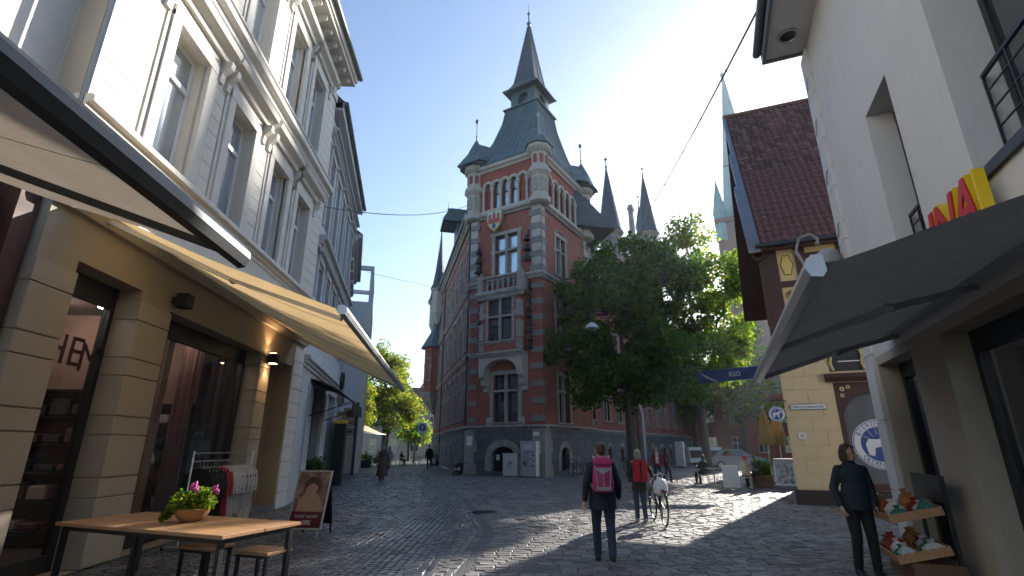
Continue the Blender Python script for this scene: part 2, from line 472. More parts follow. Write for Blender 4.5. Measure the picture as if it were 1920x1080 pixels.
def text(body, size, m, parent=None, loc=(0, 0, 0), rot=(math.pi / 2, 0, 0), name='lettering', extrude=.004, shear=0, align='CENTER', spacing=1.0, bold=0):
    cu = bpy.data.curves.new(name, 'FONT'); cu.body = body; cu.size = size; cu.extrude = extrude; cu.shear = shear
    cu.align_x = align; cu.align_y = 'CENTER'; cu.space_character = spacing; cu.offset = bold; cu.resolution_u = 3
    cu.materials.append(m)
    return link(name, cu, parent, loc, rot)

def blocks(fr, rects, m, y0, y1, name='stone', gap=.012, jitter=.0):
    """ashlar blocks standing proud of a wall, each one an object sharing one mesh"""
    me = unit(m, name)
    for (a, b, c, d) in rects:
        p = y0 - rnd.uniform(0, jitter)
        fr.put(name, me, (a + b) / 2, (p + y1) / 2, (c + d) / 2, scale=(b - a - gap, y1 - p, d - c - gap))

def ashlar_rects(x0, x1, z0, z1, bw, bh, ops):
    out = []; nz = max(1, round((z1 - z0) / bh)); bh = (z1 - z0) / nz
    for j in range(nz):
        za, zb = z0 + j * bh, z0 + (j + 1) * bh
        segs = [(x0, x1)]
        for o in ops:
            if o[2] < zb - .02 and o[3] > za + .02:
                ns = []
                for a, b in segs:
                    if o[1] <= a or o[0] >= b: ns.append((a, b)); continue
                    if o[0] > a: ns.append((a, o[0]))
                    if o[1] < b: ns.append((o[1], b))
                segs = ns
        for a, b in segs:
            n = max(1, round((b - a) / bw)); L = (b - a) / n
            cuts = [a + L * i for i in range(n + 1)]
            if n > 1 and j % 2: cuts = [a] + [a + L * (i + .5) for i in range(n)] + [b]
            out += [(cuts[i], cuts[i + 1], za, zb) for i in range(len(cuts) - 1) if cuts[i + 1] - cuts[i] > .05]
    return out
# ================================================================== ground
def pavemat():
    t = NT('granite_setts_far'); v = t.tex()
    br = t.new('ShaderNodeTexBrick'); t.link(v, br.inputs['Vector']); br.inputs['Scale'].default_value = 1
    br.inputs['Brick Width'].default_value = .17; br.inputs['Row Height'].default_value = .13; br.inputs['Mortar Size'].default_value = .014
    br.inputs['Color1'].default_value = (.115, .115, .12, 1); br.inputs['Color2'].default_value = (.075, .078, .085, 1); br.inputs['Mortar'].default_value = (.03, .03, .032, 1)
    c = t.mix(1.0, br.outputs['Color'], t.ramp(t.noise(v, .35, 8), [(.3, (.75,) * 3), (.7, (1.25,) * 3)]), 'MULTIPLY')
    t.link(c, t.b.inputs['Base Color']); t.b.inputs['Roughness'].default_value = .5
    t.bump(t.math('SUBTRACT', 1.0, br.outputs['Fac']), .5, .02)
    return t.m
def settmat(name, col, var, rough):
    t = NT(name); v = t.tex()
    wn_ = t.new('ShaderNodeTexWhiteNoise'); t.link(t.new('ShaderNodeObjectInfo').outputs['Random'], wn_.inputs['Vector'])
    g = t.math('FRACT', t.math('ADD', t.new('ShaderNodeNewGeometry').outputs['Random Per Island'], t.new('ShaderNodeObjectInfo').outputs['Random']))
    c = t.ramp(g, [(0, dk(col, 1 - var)), (.5, col), (.8, (col[0] * (1 + var), col[1] * (1 + .8 * var), col[2] * (1 + .7 * var))), (1, dk(col, 1.5))])
    gv = t.new('ShaderNodeNewGeometry').outputs['Position']
    c = t.mix(1.0, c, t.ramp(t.noise(gv, .45, 8), [(.3, (.7,) * 3), (.7, (1.25,) * 3)]), 'MULTIPLY')
    c = t.mix(1.0, c, t.ramp(t.noise(gv, 45, 3), [(.3, (.8,) * 3), (.7, (1.2,) * 3)]), 'MULTIPLY')
    t.link(c, t.b.inputs['Base Color'])
    t.link(t.ramp(t.noise(gv, 1.2, 5), [(.3, (rough - .1,) * 3), (.7, (rough + .15,) * 3)]), t.b.inputs['Roughness'])
    t.bump(t.noise(gv, 55, 3), .35, .006)
    return t.m
M['joint'] = pavemat()
M['sett'] = settmat('grey_granite_sett', (.105, .11, .12), .38, .40)
M['paver'] = settmat('grey_stone_paver', (.15, .145, .142), .28, .52)

pave = MB().add([(-220, -40, -.012), (220, -40, -.012), (220, 260, -.012), (-220, 260, -.012)], [(0, 1, 2, 3)]).obj('pavement', M['joint'])
struct(pave)

def proj(x, y, z):
    c, s = math.cos(PITCH), math.sin(PITCH)
    f = y * c + (z - 1.67) * s
    if f < .1: return None
    return 960 + 940 * x / f, 540 - 940 * (-y * s + (z - 1.67) * c) / f

BND = [(-.95, 4.0), (-.83, 7.67), (-.69, 9.08), (-.59, 11.19), (-1.03, 14.13), (-2.22, 20.39), (-5.05, 33.75), (-7.5, 45)]
def bnd(y):
    for (x0, y0), (x1, y1) in zip(BND, BND[1:]):
        if y <= y1: return x0 + (x1 - x0) * (y - y0) / (y1 - y0)
    return BND[-1][0]
def sett_geo(cx, cy, hx, hy, a, tilt=.0, z=0.0, r=rnd):
    ca, sa = math.cos(a), math.sin(a); ins = .012
    tx, ty = r.gauss(0, tilt), r.gauss(0, tilt); out = []
    for (sx, sy, lv) in [(-1, -1, 0), (1, -1, 0), (1, 1, 0), (-1, 1, 0), (-1, -1, 1), (1, -1, 1), (1, 1, 1), (-1, 1, 1)]:
        x = sx * (hx - ins * lv) + (r.uniform(-.006, .006)); y = sy * (hy - ins * lv) + r.uniform(-.006, .006)
        out.append((cx + x * ca - y * sa, cy + x * sa + y * ca, (z + tx * x + ty * y) if lv else z - .022))
    return out
SF = [(4, 5, 6, 7), (0, 1, 5, 4), (1, 2, 6, 5), (2, 3, 7, 6), (3, 0, 4, 7)]
spots = []     # (kind, x, y, hx, hy, angle)
y = 4.6
W0 = 1.55
for col in range(-9, 4):                      # arcs of small setts
    xc = col * W0 + .2
    yy = 5.2
    while yy < 36:
        n = 12
        for i in range(n):
            t_ = (i + .5) / n * 2 - 1
            x = xc + t_ * W0 / 2
            y2 = yy + .34 * (1 - t_ * t_) + rnd.uniform(-.008, .008)
            if x > bnd(y2) - .36: continue
            if x < -6.0 - .072 * y2 + .4 if y2 < 16 else x < -7.2 - .2 * (y2 - 16): continue
            a = math.atan(-.34 * 2 * t_ / (W0 / 2))
            spots.append((0, x, y2, W0 / n / 2 * 1.0 - .005, .056 + rnd.uniform(-.006, .004), a))
        yy += .122
for k in range(3):                            # border band of longer stones
    yy = 5.2
    while yy < 42:
        L = rnd.uniform(.2, .3); sl = (bnd(yy + .3) - bnd(yy - .3)) / .6
        spots.append((1, bnd(yy) - .29 + k * .125, yy + L / 2, .056, L / 2 - .007, -math.atan(sl))); yy += L
yy = 5.2; row = 0
while yy < 33:                                # rows of larger pavers
    h = .165; x = bnd(yy) + .17 + rnd.uniform(0, .1)
    bend = lambda X: .10 * math.sin(X * .7 + yy * .15)
    while x < 13 + (yy - 10) * .4:
        L = rnd.uniform(.2, .32)
        spots.append((1, x + L / 2, yy + bend(x + L / 2), L / 2 - .007, h / 2 - .007, math.atan(.07 * math.cos((x + L / 2) * .7 + yy * .15)) + rnd.gauss(0, .015)))
        x += L
    yy += h; row += 1
vis = []
for sp in spots:
    q = proj(sp[1], sp[2], 0)
    if q is None or not (-60 < q[0] < 1980 and q[1] < 1130): continue
    vis.append((sp, q))
def nearkey(e):
    (k, x, y, *_), q = e
    bad = not (10 < q[0] < 1910 and q[1] < 1072) or q[0] < 545 or (q[0] > 1560) or (1095 < q[0] < 1160)
    return (bad, x * x + y * y)
arc = sorted([e for e in vis if e[0][0] == 0], key=nearkey); pav = sorted([e for e in vis if e[0][0] == 1], key=nearkey)
def lay(lst, m, single, rest, protosize):
    protos = []
    for i in range(5):
        r = random.Random(50 + i); b = MB(); b.add(sett_geo(0, 0, protosize[0], protosize[1], 0, .035, 0, r), SF); protos.append(b.mesh(single, m))
    for (k, x, y, hx, hy, a), q in lst[:300]:
        link(single, rnd.choice(protos), pave, (x, y, rnd.gauss(0, .0025)), (0, 0, a), (hx / protosize[0], hy / protosize[1], 1))
    b = MB()
    for (k, x, y, hx, hy, a), q in lst[300:]: b.add(sett_geo(x, y, hx, hy, a, .05, rnd.gauss(0, .003)), SF)
    me = bpy.data.meshes.new(rest); me.from_pydata(b.v, [], b.f); me.materials.append(m)
    stuff(link(rest, me, pave))
lay(arc, M['sett'], 'cobblestone', 'cobbles', (.06, .056))
lay(pav, M['paver'], 'paving_stone', 'paving_stones', (.12, .075))
# manhole cover
mh = MB(); mh.lathe([(.34, 0), (.34, .012), (.30, .014), (.30, .008), (.29, .012)], n=28)
for i in range(-4, 5): mh.box(-math.sqrt(.08 - (i * .06) ** 2) if .08 > (i * .06) ** 2 else -.05, math.sqrt(.08 - (i * .06) ** 2) if .08 > (i * .06) ** 2 else .05, i * .06 - .015, i * .06 + .015, .01, .018)
tag(mh.obj('manhole_cover', M['dark_metal'], None, (-.75, 14.69, .004)), 'round dark manhole cover in the paving before the tower', 'manhole cover')

# ================================================================== town hall
TR = Vector((1.9, 31.0)); AZ = 31.7
A_ = Vector((math.sin(R(AZ)), math.cos(R(AZ)))); TW, TD = 5.6, 7.6
TL = TR - TW * Vector((A_.y, -A_.x))
hall = thing('town_hall', 'red brick town hall with sandstone trim and a pointed copper-roofed corner tower', 'building', (TL.x, TL.y, 0), R(-AZ))
FF = Fr(hall)                                   # front of the tower
FS = Fr(hall, (TW, 0, 0), R(90))                # its side and the wing behind the tree
LWL = 24.0
ang = -(90 - 14) + AZ
cw = Matrix.Rotation(R(AZ), 3, 'Z') @ Vector((-math.sin(R(14)), math.cos(R(14)), 0))
FL = Fr(hall, cw * LWL, R(ang))                 # the long wing on the street, its x ends at the tower
bs = unit(M['sandstone'], 'stone', .03); bsp = unit(M['sandstone_pale'], 'stone', .03)
def blk(fr, x0, x1, y0, y1, z0, z1, name='quoin', me=None): return fr.put(name, me or bs, (x0 + x1) / 2, (y0 + y1) / 2, (z0 + z1) / 2, scale=(x1 - x0, y1 - y0, z1 - z0))

# --- masonry of the tower front
fo = [(1.98, 3.82, 3.15, 6.1), (1.98, 3.82, 12.75, 15.9)]
FF.mb('wall', MB().facade(0, TW, 2.9, 17.5, fo, .28), M['brick'])
FF.mb('base_wall', MB().facade(-.12, TW + .12, 0, 2.7, [(1.95, 3.65, .25, 1.75)], .4, -.12).archfill(2.8, 1.7, 1.2, .55, 1.75, -.12, .2), M['granite'])
so = [(2.1, 3.7, 3.15, 6.1), (2.1, 3.7, 8.0, 11.2), (2.3, 3.7, 13.1, 16.0)]
FS.mb('wall', MB().facade(0, TD, 2.9, 17.5, so, .28), M['brick'])
FS.mb('base_wall', MB().facade(-.12, TD, 0, 2.7, [(1.9, 3.1, .3, 1.75)], .4, -.12).archfill(2.5, 1.2, 1.2, .5, 1.75, -.12, .2), M['granite'])
# hidden back walls of the tower above the wings
bw = MB(); bw.add([(0, TD, 0), (0, 0, 0), (0, 0, 21.4), (0, TD, 21.4)], [(0, 1, 2, 3)]); bw.add([(TW, TD, 0), (0, TD, 0), (0, TD, 21.4), (TW, TD, 21.4)], [(0, 1, 2, 3)])
FF.mb('back_wall', bw, M['brick'])

def course(fr, x0, x1, z, h, out, name='string_course', m='sandstone', e0=0, e1=0):
    """moulded string course: profile pushed out in three steps"""
    p = [(.05, z), (-out * .45, z), (-out * .55, z + h * .3), (-out, z + h * .55), (-out, z + h * .85), (-out * .8, z + h), (.05, z + h)]
    return fr.mb(name, MB().prism_x(p, x0 - e0, x1 + e1), M[m])
for z, h, o in ((2.68, .28, .30), (12.28, .42, .26), (17.42, .40, .30)):
    course(FF, 0, TW, z, h, o, e0=o * .6, e1=o); course(FS, 0, TD, z, h, o - .003, e0=0, e1=.0)

def stone_window(fr, x, z, w, h, y=.2, sur=.26, name='window', rows=(.66,), cols=2, head=0, gm='glass', fm='timber', sill=True, sm='sandstone'):
    """stone cross window: surround blocks, stone mullion and transom, glazed lights behind"""
    o = window(fr, x, z, w, h, y + .06, cols, rows, fm, gm, .06, .07)
    b = MB(); e = .05
    b.box(-w / 2 - sur, -w / 2, -e, y, -.02, h); b.box(w / 2, w / 2 + sur, -e, y, -.02, h)
    b.box(-w / 2 - sur - .1, w / 2 + sur + .1, -e - .03, y, h, h + sur)
    b.box(-w / 2 - sur - .12, -w / 2 - sur, -e + .01, y, h * .58, h * .68); b.box(w / 2 + sur, w / 2 + sur + .12, -e + .01, y, h * .58, h * .68)
    if head:
        b.ring_y(0, h + sur, w / 2 + sur - .2, w / 2 + sur, -e - .02, y, 0, 180, 10, head)
    for i in range(1, cols): b.box(-w / 2 + w * i / cols - .085, -w / 2 + w * i / cols + .085, -e + .02, y, 0, h)
    for r_ in rows: b.box(-w / 2, w / 2, -e + .03, y, h * r_ - .075, h * r_ + .075)
    if sill: b.prism_x([(y, -.16), (-.08, -.16), (-.14, -.06), (-.14, 0), (y, .02)], -w / 2 - sur - .08, w / 2 + sur + .08)
    me = b.mesh('surround', M[sm]); link('surround', me, o, (0, -y - .06, 0))
    return o
stone_window(FF, 2.9, 3.15, 1.84, 2.95, gm='glass')
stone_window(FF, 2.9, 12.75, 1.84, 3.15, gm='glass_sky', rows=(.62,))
stone_window(FS, 2.9, 3.15, 1.6, 2.95); stone_window(FS, 2.9, 8.0, 1.6, 3.2, head=.35); stone_window(FS, 3.0, 13.1, 1.4, 2.9, head=.35)
# flared foot of the lower window
for sx in (1.72, 4.08): blk(FF, sx - .22, sx + .22, -.10, .1, 2.97, 3.45, 'stone', bsp)

# --- quoins: single long and short stones on the lower floors, a broad pilaster above
bq_ = unit(M['quoin'], 'quoin', .03)
z = 3.15
while z < 12.0:
    blk(FF, TW - .82, TW + .05, -.06, .05, z, z + .36, 'quoin', bq_); blk(FS, -.05, .30, -.057, .05, z, z + .36, 'quoin', bq_); blk(FF, -.04, .66, -.06, .05, z, z + .36, 'quoin', bq_)
    blk(FS, TD - .5, TD + .02, -.055, .05, z, z + .36, 'quoin', bq_)
    z += 1.05
z = 12.72; i = 0
while z < 17.3:
    hh = .56 if i % 2 else .44; wd = .62 if i % 2 else .80; me = bsp if i % 2 else bq_
    blk(FF, TW - wd, TW + .12, -.13 - .02 * (i % 2 == 0), .05, z, z + hh - .015, 'quoin', me); blk(FS, -.12, wd - .12, -.12 - .02 * (i % 2 == 0), .05, z, z + hh - .015, 'quoin', me)
    blk(FF, -.10, wd - .1, -.12 - .02 * (i % 2 == 0), .05, z, z + hh - .015, 'quoin', me)
    blk(FS, TD - wd * .8, TD, -.1 - .02 * (i % 2 == 0), .05, z, z + hh - .015, 'quoin', me)
    z += hh; i += 1
# base corner blocks
for zz in (0, .68, 1.36, 2.02):
    blk(FF, TW - .7 - .2 * (zz in (0, 1.36)), TW + .16, -.17, .1, zz, zz + .66, 'quoin'); blk(FF, -.16, .62 + .2 * (zz in (0, 1.36)), -.17, .1, zz, zz + .66, 'quoin')
    blk(FS, -.16, .6 + .2 * (zz in (0, 1.36)), -.168, .1, zz, zz + .66, 'quoin')
# arch stones of the basement openings
def arch_stones(fr, xc, w, zs, rise, t, n, y0=-.19, y1=.05, name='arch_stone', m='sandstone', skip=0):
    for i in range(n):
        a0, a1 = R(180 * i / n), R(180 * (i + 1) / n); b = MB()
        P = []
        for rr, a in ((0, a0), (1, a0), (1, a1), (0, a1)):
            ew, er = w / 2 + t * rr, rise + t * rr
            P.append((xc + ew * math.cos(a), zs + er * math.sin(a)))
        c = ((P[0][0] + P[2][0]) / 2, (P[0][1] + P[2][1]) / 2)
        P = [(c[0] + (p[0] - c[0]) * .975, c[1] + (p[1] - c[1]) * .975) for p in P]
        fr.mb(name, b.prism_y(P, y0, y1), M[m])
arch_stones(FF, 2.8, 1.7, 1.2, .5, .42, 9); arch_stones(FS, 2.5, 1.2, 1.2, .45, .35, 7)
for sx in (-1, 1):
    blk(FF, 2.8 + sx * 1.07 - .22, 2.8 + sx * 1.07 + .22, -.19, .05, .25, 1.2, 'stone'); blk(FS, 2.5 + sx * .78 - .18, 2.5 + sx * .78 + .18, -.19, .05, .3, 1.2, 'stone')
g = FF.mb('cellar_gate', MB().box(1.95, 3.65, .2, .24, .25, 1.75), M['dark_frame'])
for i in range(7): link('bar', unit(M['dark_metal'], 'bar'), g, (2.08 + i * .24, .17, .95), (0, 0, 0), (.035, .035, 1.35))
for zz in (.55, 1.15): link('bar', unit(M['dark_metal'], 'bar'), g, (2.8, .18, zz), (0, 0, 0), (1.7, .03, .04))
link('notice', unit(flat('white_notice', (.6, .6, .6), .6), 'notice'), g, (2.25, .14, 1.05), (0, 0, 0), (.26, .01, .32))
FS.mb('cellar_window', MB().box(1.9, 3.1, .2, .24, .3, 1.75), M['dark_frame'])
FF.put('plaque', unit(M['white_paint'], 'plaque'), .27, -.185, 2.05, scale=(.42, .03, .58))
FF.put('plaque', unit(M['white_paint'], 'plaque'), TW - .38, -.185, 1.62, scale=(.48, .03, .7))
FF.put('plaque', unit(M['white_paint'], 'plaque'), TW - .42, -.19, 2.42, scale=(.4, .03, .2))

# --- bay window on the first floor, carried by a stone arch
BX0, BX1, BP = 1.35, 4.45, .75
bm_ = MB(); bm_.facade(BX0, BX1, 7.45, 11.1, [(2.0, 3.8, 8.25, 11.0)], .2, -BP)
for xx in (BX0, BX1):
    bm_.add([(xx, 0, 7.45), (xx, -BP, 7.45), (xx, -BP, 11.1), (xx, 0, 11.1)], [(0, 1, 2, 3)])
bay = FF.mb('bay_window', bm_, M['brick'])
FB = Fr(hall, (0, -BP, 0), 0)
stone_window(FB, 2.9, 8.2, 1.84, 2.8, y=.12, sur=.18, rows=(.58,), sm='sandstone')
for (xa, xb) in ((BX0 - .06, BX0 + .3), (BX1 - .3, BX1 + .06)):
    for j in range(5): blk(FB, xa, xb, -.04 - .01 * (j % 2), .3, 7.6 + j * .7, 7.6 + j * .7 + (.68 if j % 2 else .4), 'quoin')
course(FB, BX0, BX1, 8.0, .2, .14, e0=.1, e1=.1); course(FB, BX0, BX1, 7.2, .3, .2, e0=.16, e1=.16)
course(FB, BX0, BX1, 11.05, .55, .28, 'cornice', e0=.25, e1=.25)
side = MB().box(BX0 - .24, BX1 + .24, -BP - .1, .0, 11.45, 11.62); FF.mb('balcony_floor', side, M['sandstone'])
FF.mb('bay_soffit', MB().box(BX0 - .1, BX1 + .1, -BP + .0, .02, 7.22, 7.46), M['sandstone'])
# carrying arch with spandrels and brackets
br_ = MB(); br_.archfill(2.9, 2.5, 6.25, .72, 7.22, -BP + .05, -.02)
for sx in (-1, 1):
    c = 2.9 + sx * 1.45
    br_.prism_x([(0, 5.0), (-.16, 5.05), (-.2, 5.3), (-.42, 5.45), (-.46, 5.75), (-BP + .05, 5.95), (-BP + .0, 6.3), (-BP + .02, 7.22), (0, 7.22)], c - .2, c + .2)
FF.mb('bracket_arch', br_, M['sandstone_pale'])
FF.mb('arch_moulding', MB().ring_y(2.9, 6.25, 1.22, 1.36, -BP - .01, -BP + .1, 0, 180, 14, .62), M['sandstone_pale'])
# balustrade
FF.mb('balustrade_rail', MB().box(BX0 - .1, BX1 + .1, -BP - .12, -BP + .16, 12.5, 12.66), M['sandstone'], bevel=.03)
bal = MB().lathe([(.07, 0), (.07, .08), (.045, .12), (.085, .3), (.05, .55), (.07, .68), (.07, .86)], n=8).mesh('baluster', M['sandstone'], True)
for i in range(6): FF.put('baluster', bal, BX0 + .5 + i * .42, -BP + .02, 11.62)
for xx in (BX0, BX1):
    blk(FF, xx - .18, xx + .18, -BP - .16, -BP + .2, 11.6, 12.75, 'post')
    FF.mb('finial', MB().lathe([(.14, 0), (.16, .06), (.06, .12), (.09, .2), (.02, .34)], (xx, -BP + .02, 12.75), 8), M['sandstone'])
    sx = 1 if xx == BX1 else -1
    FF.mb('balustrade_end', MB().box(xx - .12, xx + .12, -BP + .2, 0, 11.62, 12.4), M['sandstone'])

# --- arcade floor
def arcade(fr, x0, x1, n, lit, blind):
    z0, zt = 17.82, 21.0
    pw = (x1 - x0) / n; ops = []
    for i in range(n): ops.append((x0 + pw * i + .12, x0 + pw * (i + 1) - .12, z0 + .25, 20.28))
    fr.mb('arcade_wall', MB().facade(x0 - .7, x1 + .7, z0, zt + .45, ops, .3), M['brick_pink'])
    for i in range(n):
        xc = x0 + pw * (i + .5); w = pw - .24
        fr.mb('arch_moulding', MB().archfill(xc, w, 20.28 - w / 2, w / 2, 20.29, -.005, .12).ring_y(xc, 20.28 - w / 2, w / 2 + .0, w / 2 + .2, -.12, .1, 0, 180, 10), M['sandstone_pale'])
        if i in blind: fr.mb('blind_panel', MB().box(xc - w / 2, xc + w / 2, .14, .2, z0 + .2, 20.25), M['brick_pink'])
        else: window(fr, xc, z0 + .28, w, 20.26 - z0 - .28, .2, 1, (.60,), 'timber', lit, .07, .09)
    col_ = MB().lathe([(.15, 0), (.15, .12), (.10, .18), (.10, 1.75), (.14, 1.82), (.18, 2.02), (.18, 2.1)], n=10).mesh('column', M['sandstone_pale'], True)
    for i in range(n + 1): fr.put('column', col_, x0 + pw * i, -.06, z0 + .02)
    fr.mb('arcade_sill', MB().box(x0 - .2, x1 + .2, -.16, .3, z0 - .02, z0 + .27), M['sandstone_pale'])
arcade(FF, .95, 4.65, 5, 'glass_sky', (0, 4)); arcade(FS, .95, 6.65, 6, 'glass', (0, 5))
for fr, L in ((FF, TW), (FS, TD)):
    fr.mb('eaves_cornice', MB().prism_x([(.1, 21.25), (-.12, 21.25), (-.2, 21.4), (-.34, 21.48), (-.38, 21.7), (.1, 21.75)], .3, L - .3), M['sandstone_pale'])
# corner turrets
def octo(r, z): return (r, z)
for (cx, cy, top, fin) in ((TW, 0, 23.0, True), (0.05, .1, 24.6, True), (TW, TD - .1, 24.6, True)):
    prof = [(.6, 17.5), (.78, 17.6), (.78, 17.95), (.58, 18.05), (.58, 19.55), (.66, 19.65), (.84, 19.85), (.84, 20.1), (.62, 20.25), (.62, 21.35), (.7, 21.45), (.9, 21.7), (.9, 21.95)]
    FF.mb('corner_turret', MB().lathe(prof, (cx, cy, 0), 8, True, .5), M['sandstone_pale'])
    for k in range(8):      # little niches round the turret
        a = 2 * math.pi * (k + .0) / 8; d = .575
        for zz, hh, mm in ((18.35, .95, 'sandstone'), (20.5, .55, 'brick_pink')):
            b = MB(); b.box(-.13, .13, -.03, .03, 0, hh); b.ring_y(0, hh, 0, .13, -.03, .03, 0, 180, 6)
            o = FF.mb('niche', b, M[mm]); o.location = FF.loc + Vector((cx + math.cos(a) * (d if zz < 20 else d + .02), cy + math.sin(a) * (d if zz < 20 else d + .02), zz)); o.rotation_euler = (0, 0, a + math.pi / 2)
    for k in range(16):     # bracket frieze
        a = 2 * math.pi * k / 16
        blk(FF, cx + math.cos(a) * .76 - .05, cx + math.cos(a) * .76 + .05, cy + math.sin(a) * .76 - .05, cy + math.sin(a) * .76 + .05, 21.42, 21.66, 'corbel')
    cap = [(1.02, 21.93), (1.05, 22.0), (.9, 22.15)] if top < 24 else [(1.25, 21.93), (1.28, 22.0), (1.15, 22.15)]
    cap += [(.62, 22.7), (.12, top)] if top < 24 else [(1.0, 22.4), (.62, 23.4), (.3, 24.1), (.05, top)]
    FF.mb('turret_roof', MB().lathe(cap, (cx, cy, 0), 8, True, .5), M['copper'])
    if top > 24:      # hipped corner roof tied into the main roof
        dx_, dy_ = TW / 2 - cx, TD / 2 - cy; dl_ = math.hypot(dx_, dy_); dx_, dy_ = dx_ / dl_, dy_ / dl_
        hb_ = bmesh.new()
        for p_ in [(cx + sx * 1.05, cy + sy * 1.05, 22.05) for sx in (-1, 1) for sy in (-1, 1)] + [(cx + dx_ * q_ - dy_ * w_, cy + dy_ * q_ + dx_ * w_, z_) for q_, w_, z_ in ((.05, 0, 24.3), (2.4, .0, 24.15), (2.3, .9, 22.3), (2.3, -.9, 22.3))]: hb_.verts.new(p_)
        bmesh.ops.convex_hull(hb_, input=hb_.verts); hm_ = bpy.data.meshes.new('corner_roof'); hb_.to_mesh(hm_); hb_.free(); hm_.materials.append(M['copper']); FF.put('corner_roof', hm_)
    zt = top - .1
    FF.mb('finial', MB().lathe([(.05, 0), (.05, .35), (.09, .4), (.03, .5), (.035, 1.6), (.11, 1.68), (.14, 1.8), (.11, 1.92), (.02, 2.05)], (cx, cy, zt), 8, True), M['verdigris' if top < 24 else 'copper'], True)

# --- main roof, lantern and spire
cx, cy = TW / 2, TD / 2
def ringq(hx, hy, z): return [(cx - hx, cy - hy, z), (cx + hx, cy - hy, z), (cx + hx, cy + hy, z), (cx - hx, cy + hy, z)]
prof = [(TW / 2 + .42, TD / 2 + .42, 21.72), (TW / 2 + .3, TD / 2 + .3, 22.0), (TW / 2 - .25, TD / 2 - .4, 22.9), (2.05, 2.4, 24.8), (1.62, 1.75, 26.8), (1.45, 1.5, 28.2)]
roof = FF.mb('roof', MB().loft([ringq(*p) for p in prof]), M['copper'])
def seams(prof, nn, sub, sides=((0, 1), (1, 2))):
    """standing seams running up each roof slope"""
    for (a, b) in sides:
        for i in range(nn + 1):
            t_ = i / nn; pts = []
            for p in prof:
                q = ringq(*p); A, B = Vector(q[a]), Vector(q[b]); n = (B - A).cross(Vector((0, 0, 1))).normalized()
                pts.append(A.lerp(B, t_) + n * .012 + Vector((0, 0, .012)))
            link('seam', MB().tube(pts, .028, 5).mesh('seam', M['copper']), sub)
seams(prof, 11, roof)
FF.mb('roof_skirting', MB().loft([ringq(1.62, 1.67, 28.12), ringq(1.66, 1.7, 28.22), ringq(1.45, 1.5, 28.32)]), M['copper'])
lan = MB(); h_ = 1.32
for (dx, dy) in ((1, 0), (-1, 0), (0, 1), (0, -1)):
    mm = Matrix.Translation((cx, cy, 0)) @ Matrix.Rotation(math.atan2(dx, -dy), 4, 'Z'); lan.T = mm
    hw = 1.16
    lan.facade(-hw, hw, 28.25, 30.05, [(-.45, .45, 28.6, 29.7)], .25, -hw); lan.archfill(0, .9, 29.25, .45, 29.7, -hw, -hw + .2)
    lan.box(-.1 - hw * .62, .1 - hw * .62, -hw - .03, -hw, 28.3, 29.7); lan.box(-.1 + hw * .62, .1 + hw * .62, -hw - .03, -hw, 28.3, 29.7)
lan.T = None
lan.box(cx - .7, cx + .7, cy - .7, cy + .7, 28.3, 29.7)
FF.mb('lantern', lan, M['copper'])
sprof = [(1.66, 1.66, 29.96), (1.68, 1.68, 30.04), (1.3, 1.3, 30.4), (1.0, 1.0, 31.0), (.8, .8, 32.3), (.09, .09, 37.5)]
sp_ = FF.mb('spire', MB().loft([ringq(*p) for p in sprof]), M['slate'])
seams(sprof, 2, sp_)
FF.mb('finial', MB().lathe([(.1, 0), (.16, .1), (.08, .2), (.2, .42), (.2, .5), (.07, .62), (.05, 1.3), (.09, 1.4), (.15, 1.55), (.09, 1.7), (.02, 1.85), (.012, 2.9)], (cx, cy, 37.4), 10), M['copper'], True)

# --- coat of arms
sh = [(-.62, .75), (.62, .75), (.64, .1), (.5, -.35), (.25, -.68), (0, -.85), (-.25, -.68), (-.5, -.35), (-.64, .1)]
coat = FF.mb('coat_of_arms', MB().prism_y([(x, z) for x, z in sh][::-1], -.1, .12), flat('gilt_shield_edge', (.40, .31, .12), .5), x=2.15, y=-.33, z=17.0)
link('field', MB().prism_y([(x * .9, z * .9) for x, z in sh][::-1], -.125, -.09).mesh('field', flat('cream_shield', (.55, .48, .36), .6)), coat)
b = MB(); b.box(-.48, .48, -.15, -.12, -.22, .12); b.box(-.12, .12, -.155, -.12, .1, .42); b.box(-.46, -.26, -.15, -.12, .12, .34); b.box(.26, .46, -.15, -.12, .12, .34)
link('castle', b.mesh('castle', flat('red_castle', (.42, .06, .05), .6)), coat)
b = MB()
for x, z, s in ((0, .42, .13), (-.36, .34, .11), (.36, .34, .11)): b.prism_y([(x - s, z), (x + s, z), (x, z + s * 1.9)][::-1], -.158, -.12)
b.prism_y([(-.12, -.6), (.12, -.6), (.12, -.35), (0, -.2), (-.12, -.35)][::-1], -.158, -.12)
link('tower_roofs', b.mesh('tower_roofs', flat('blue_heraldic', (.06, .09, .2), .6)), coat)

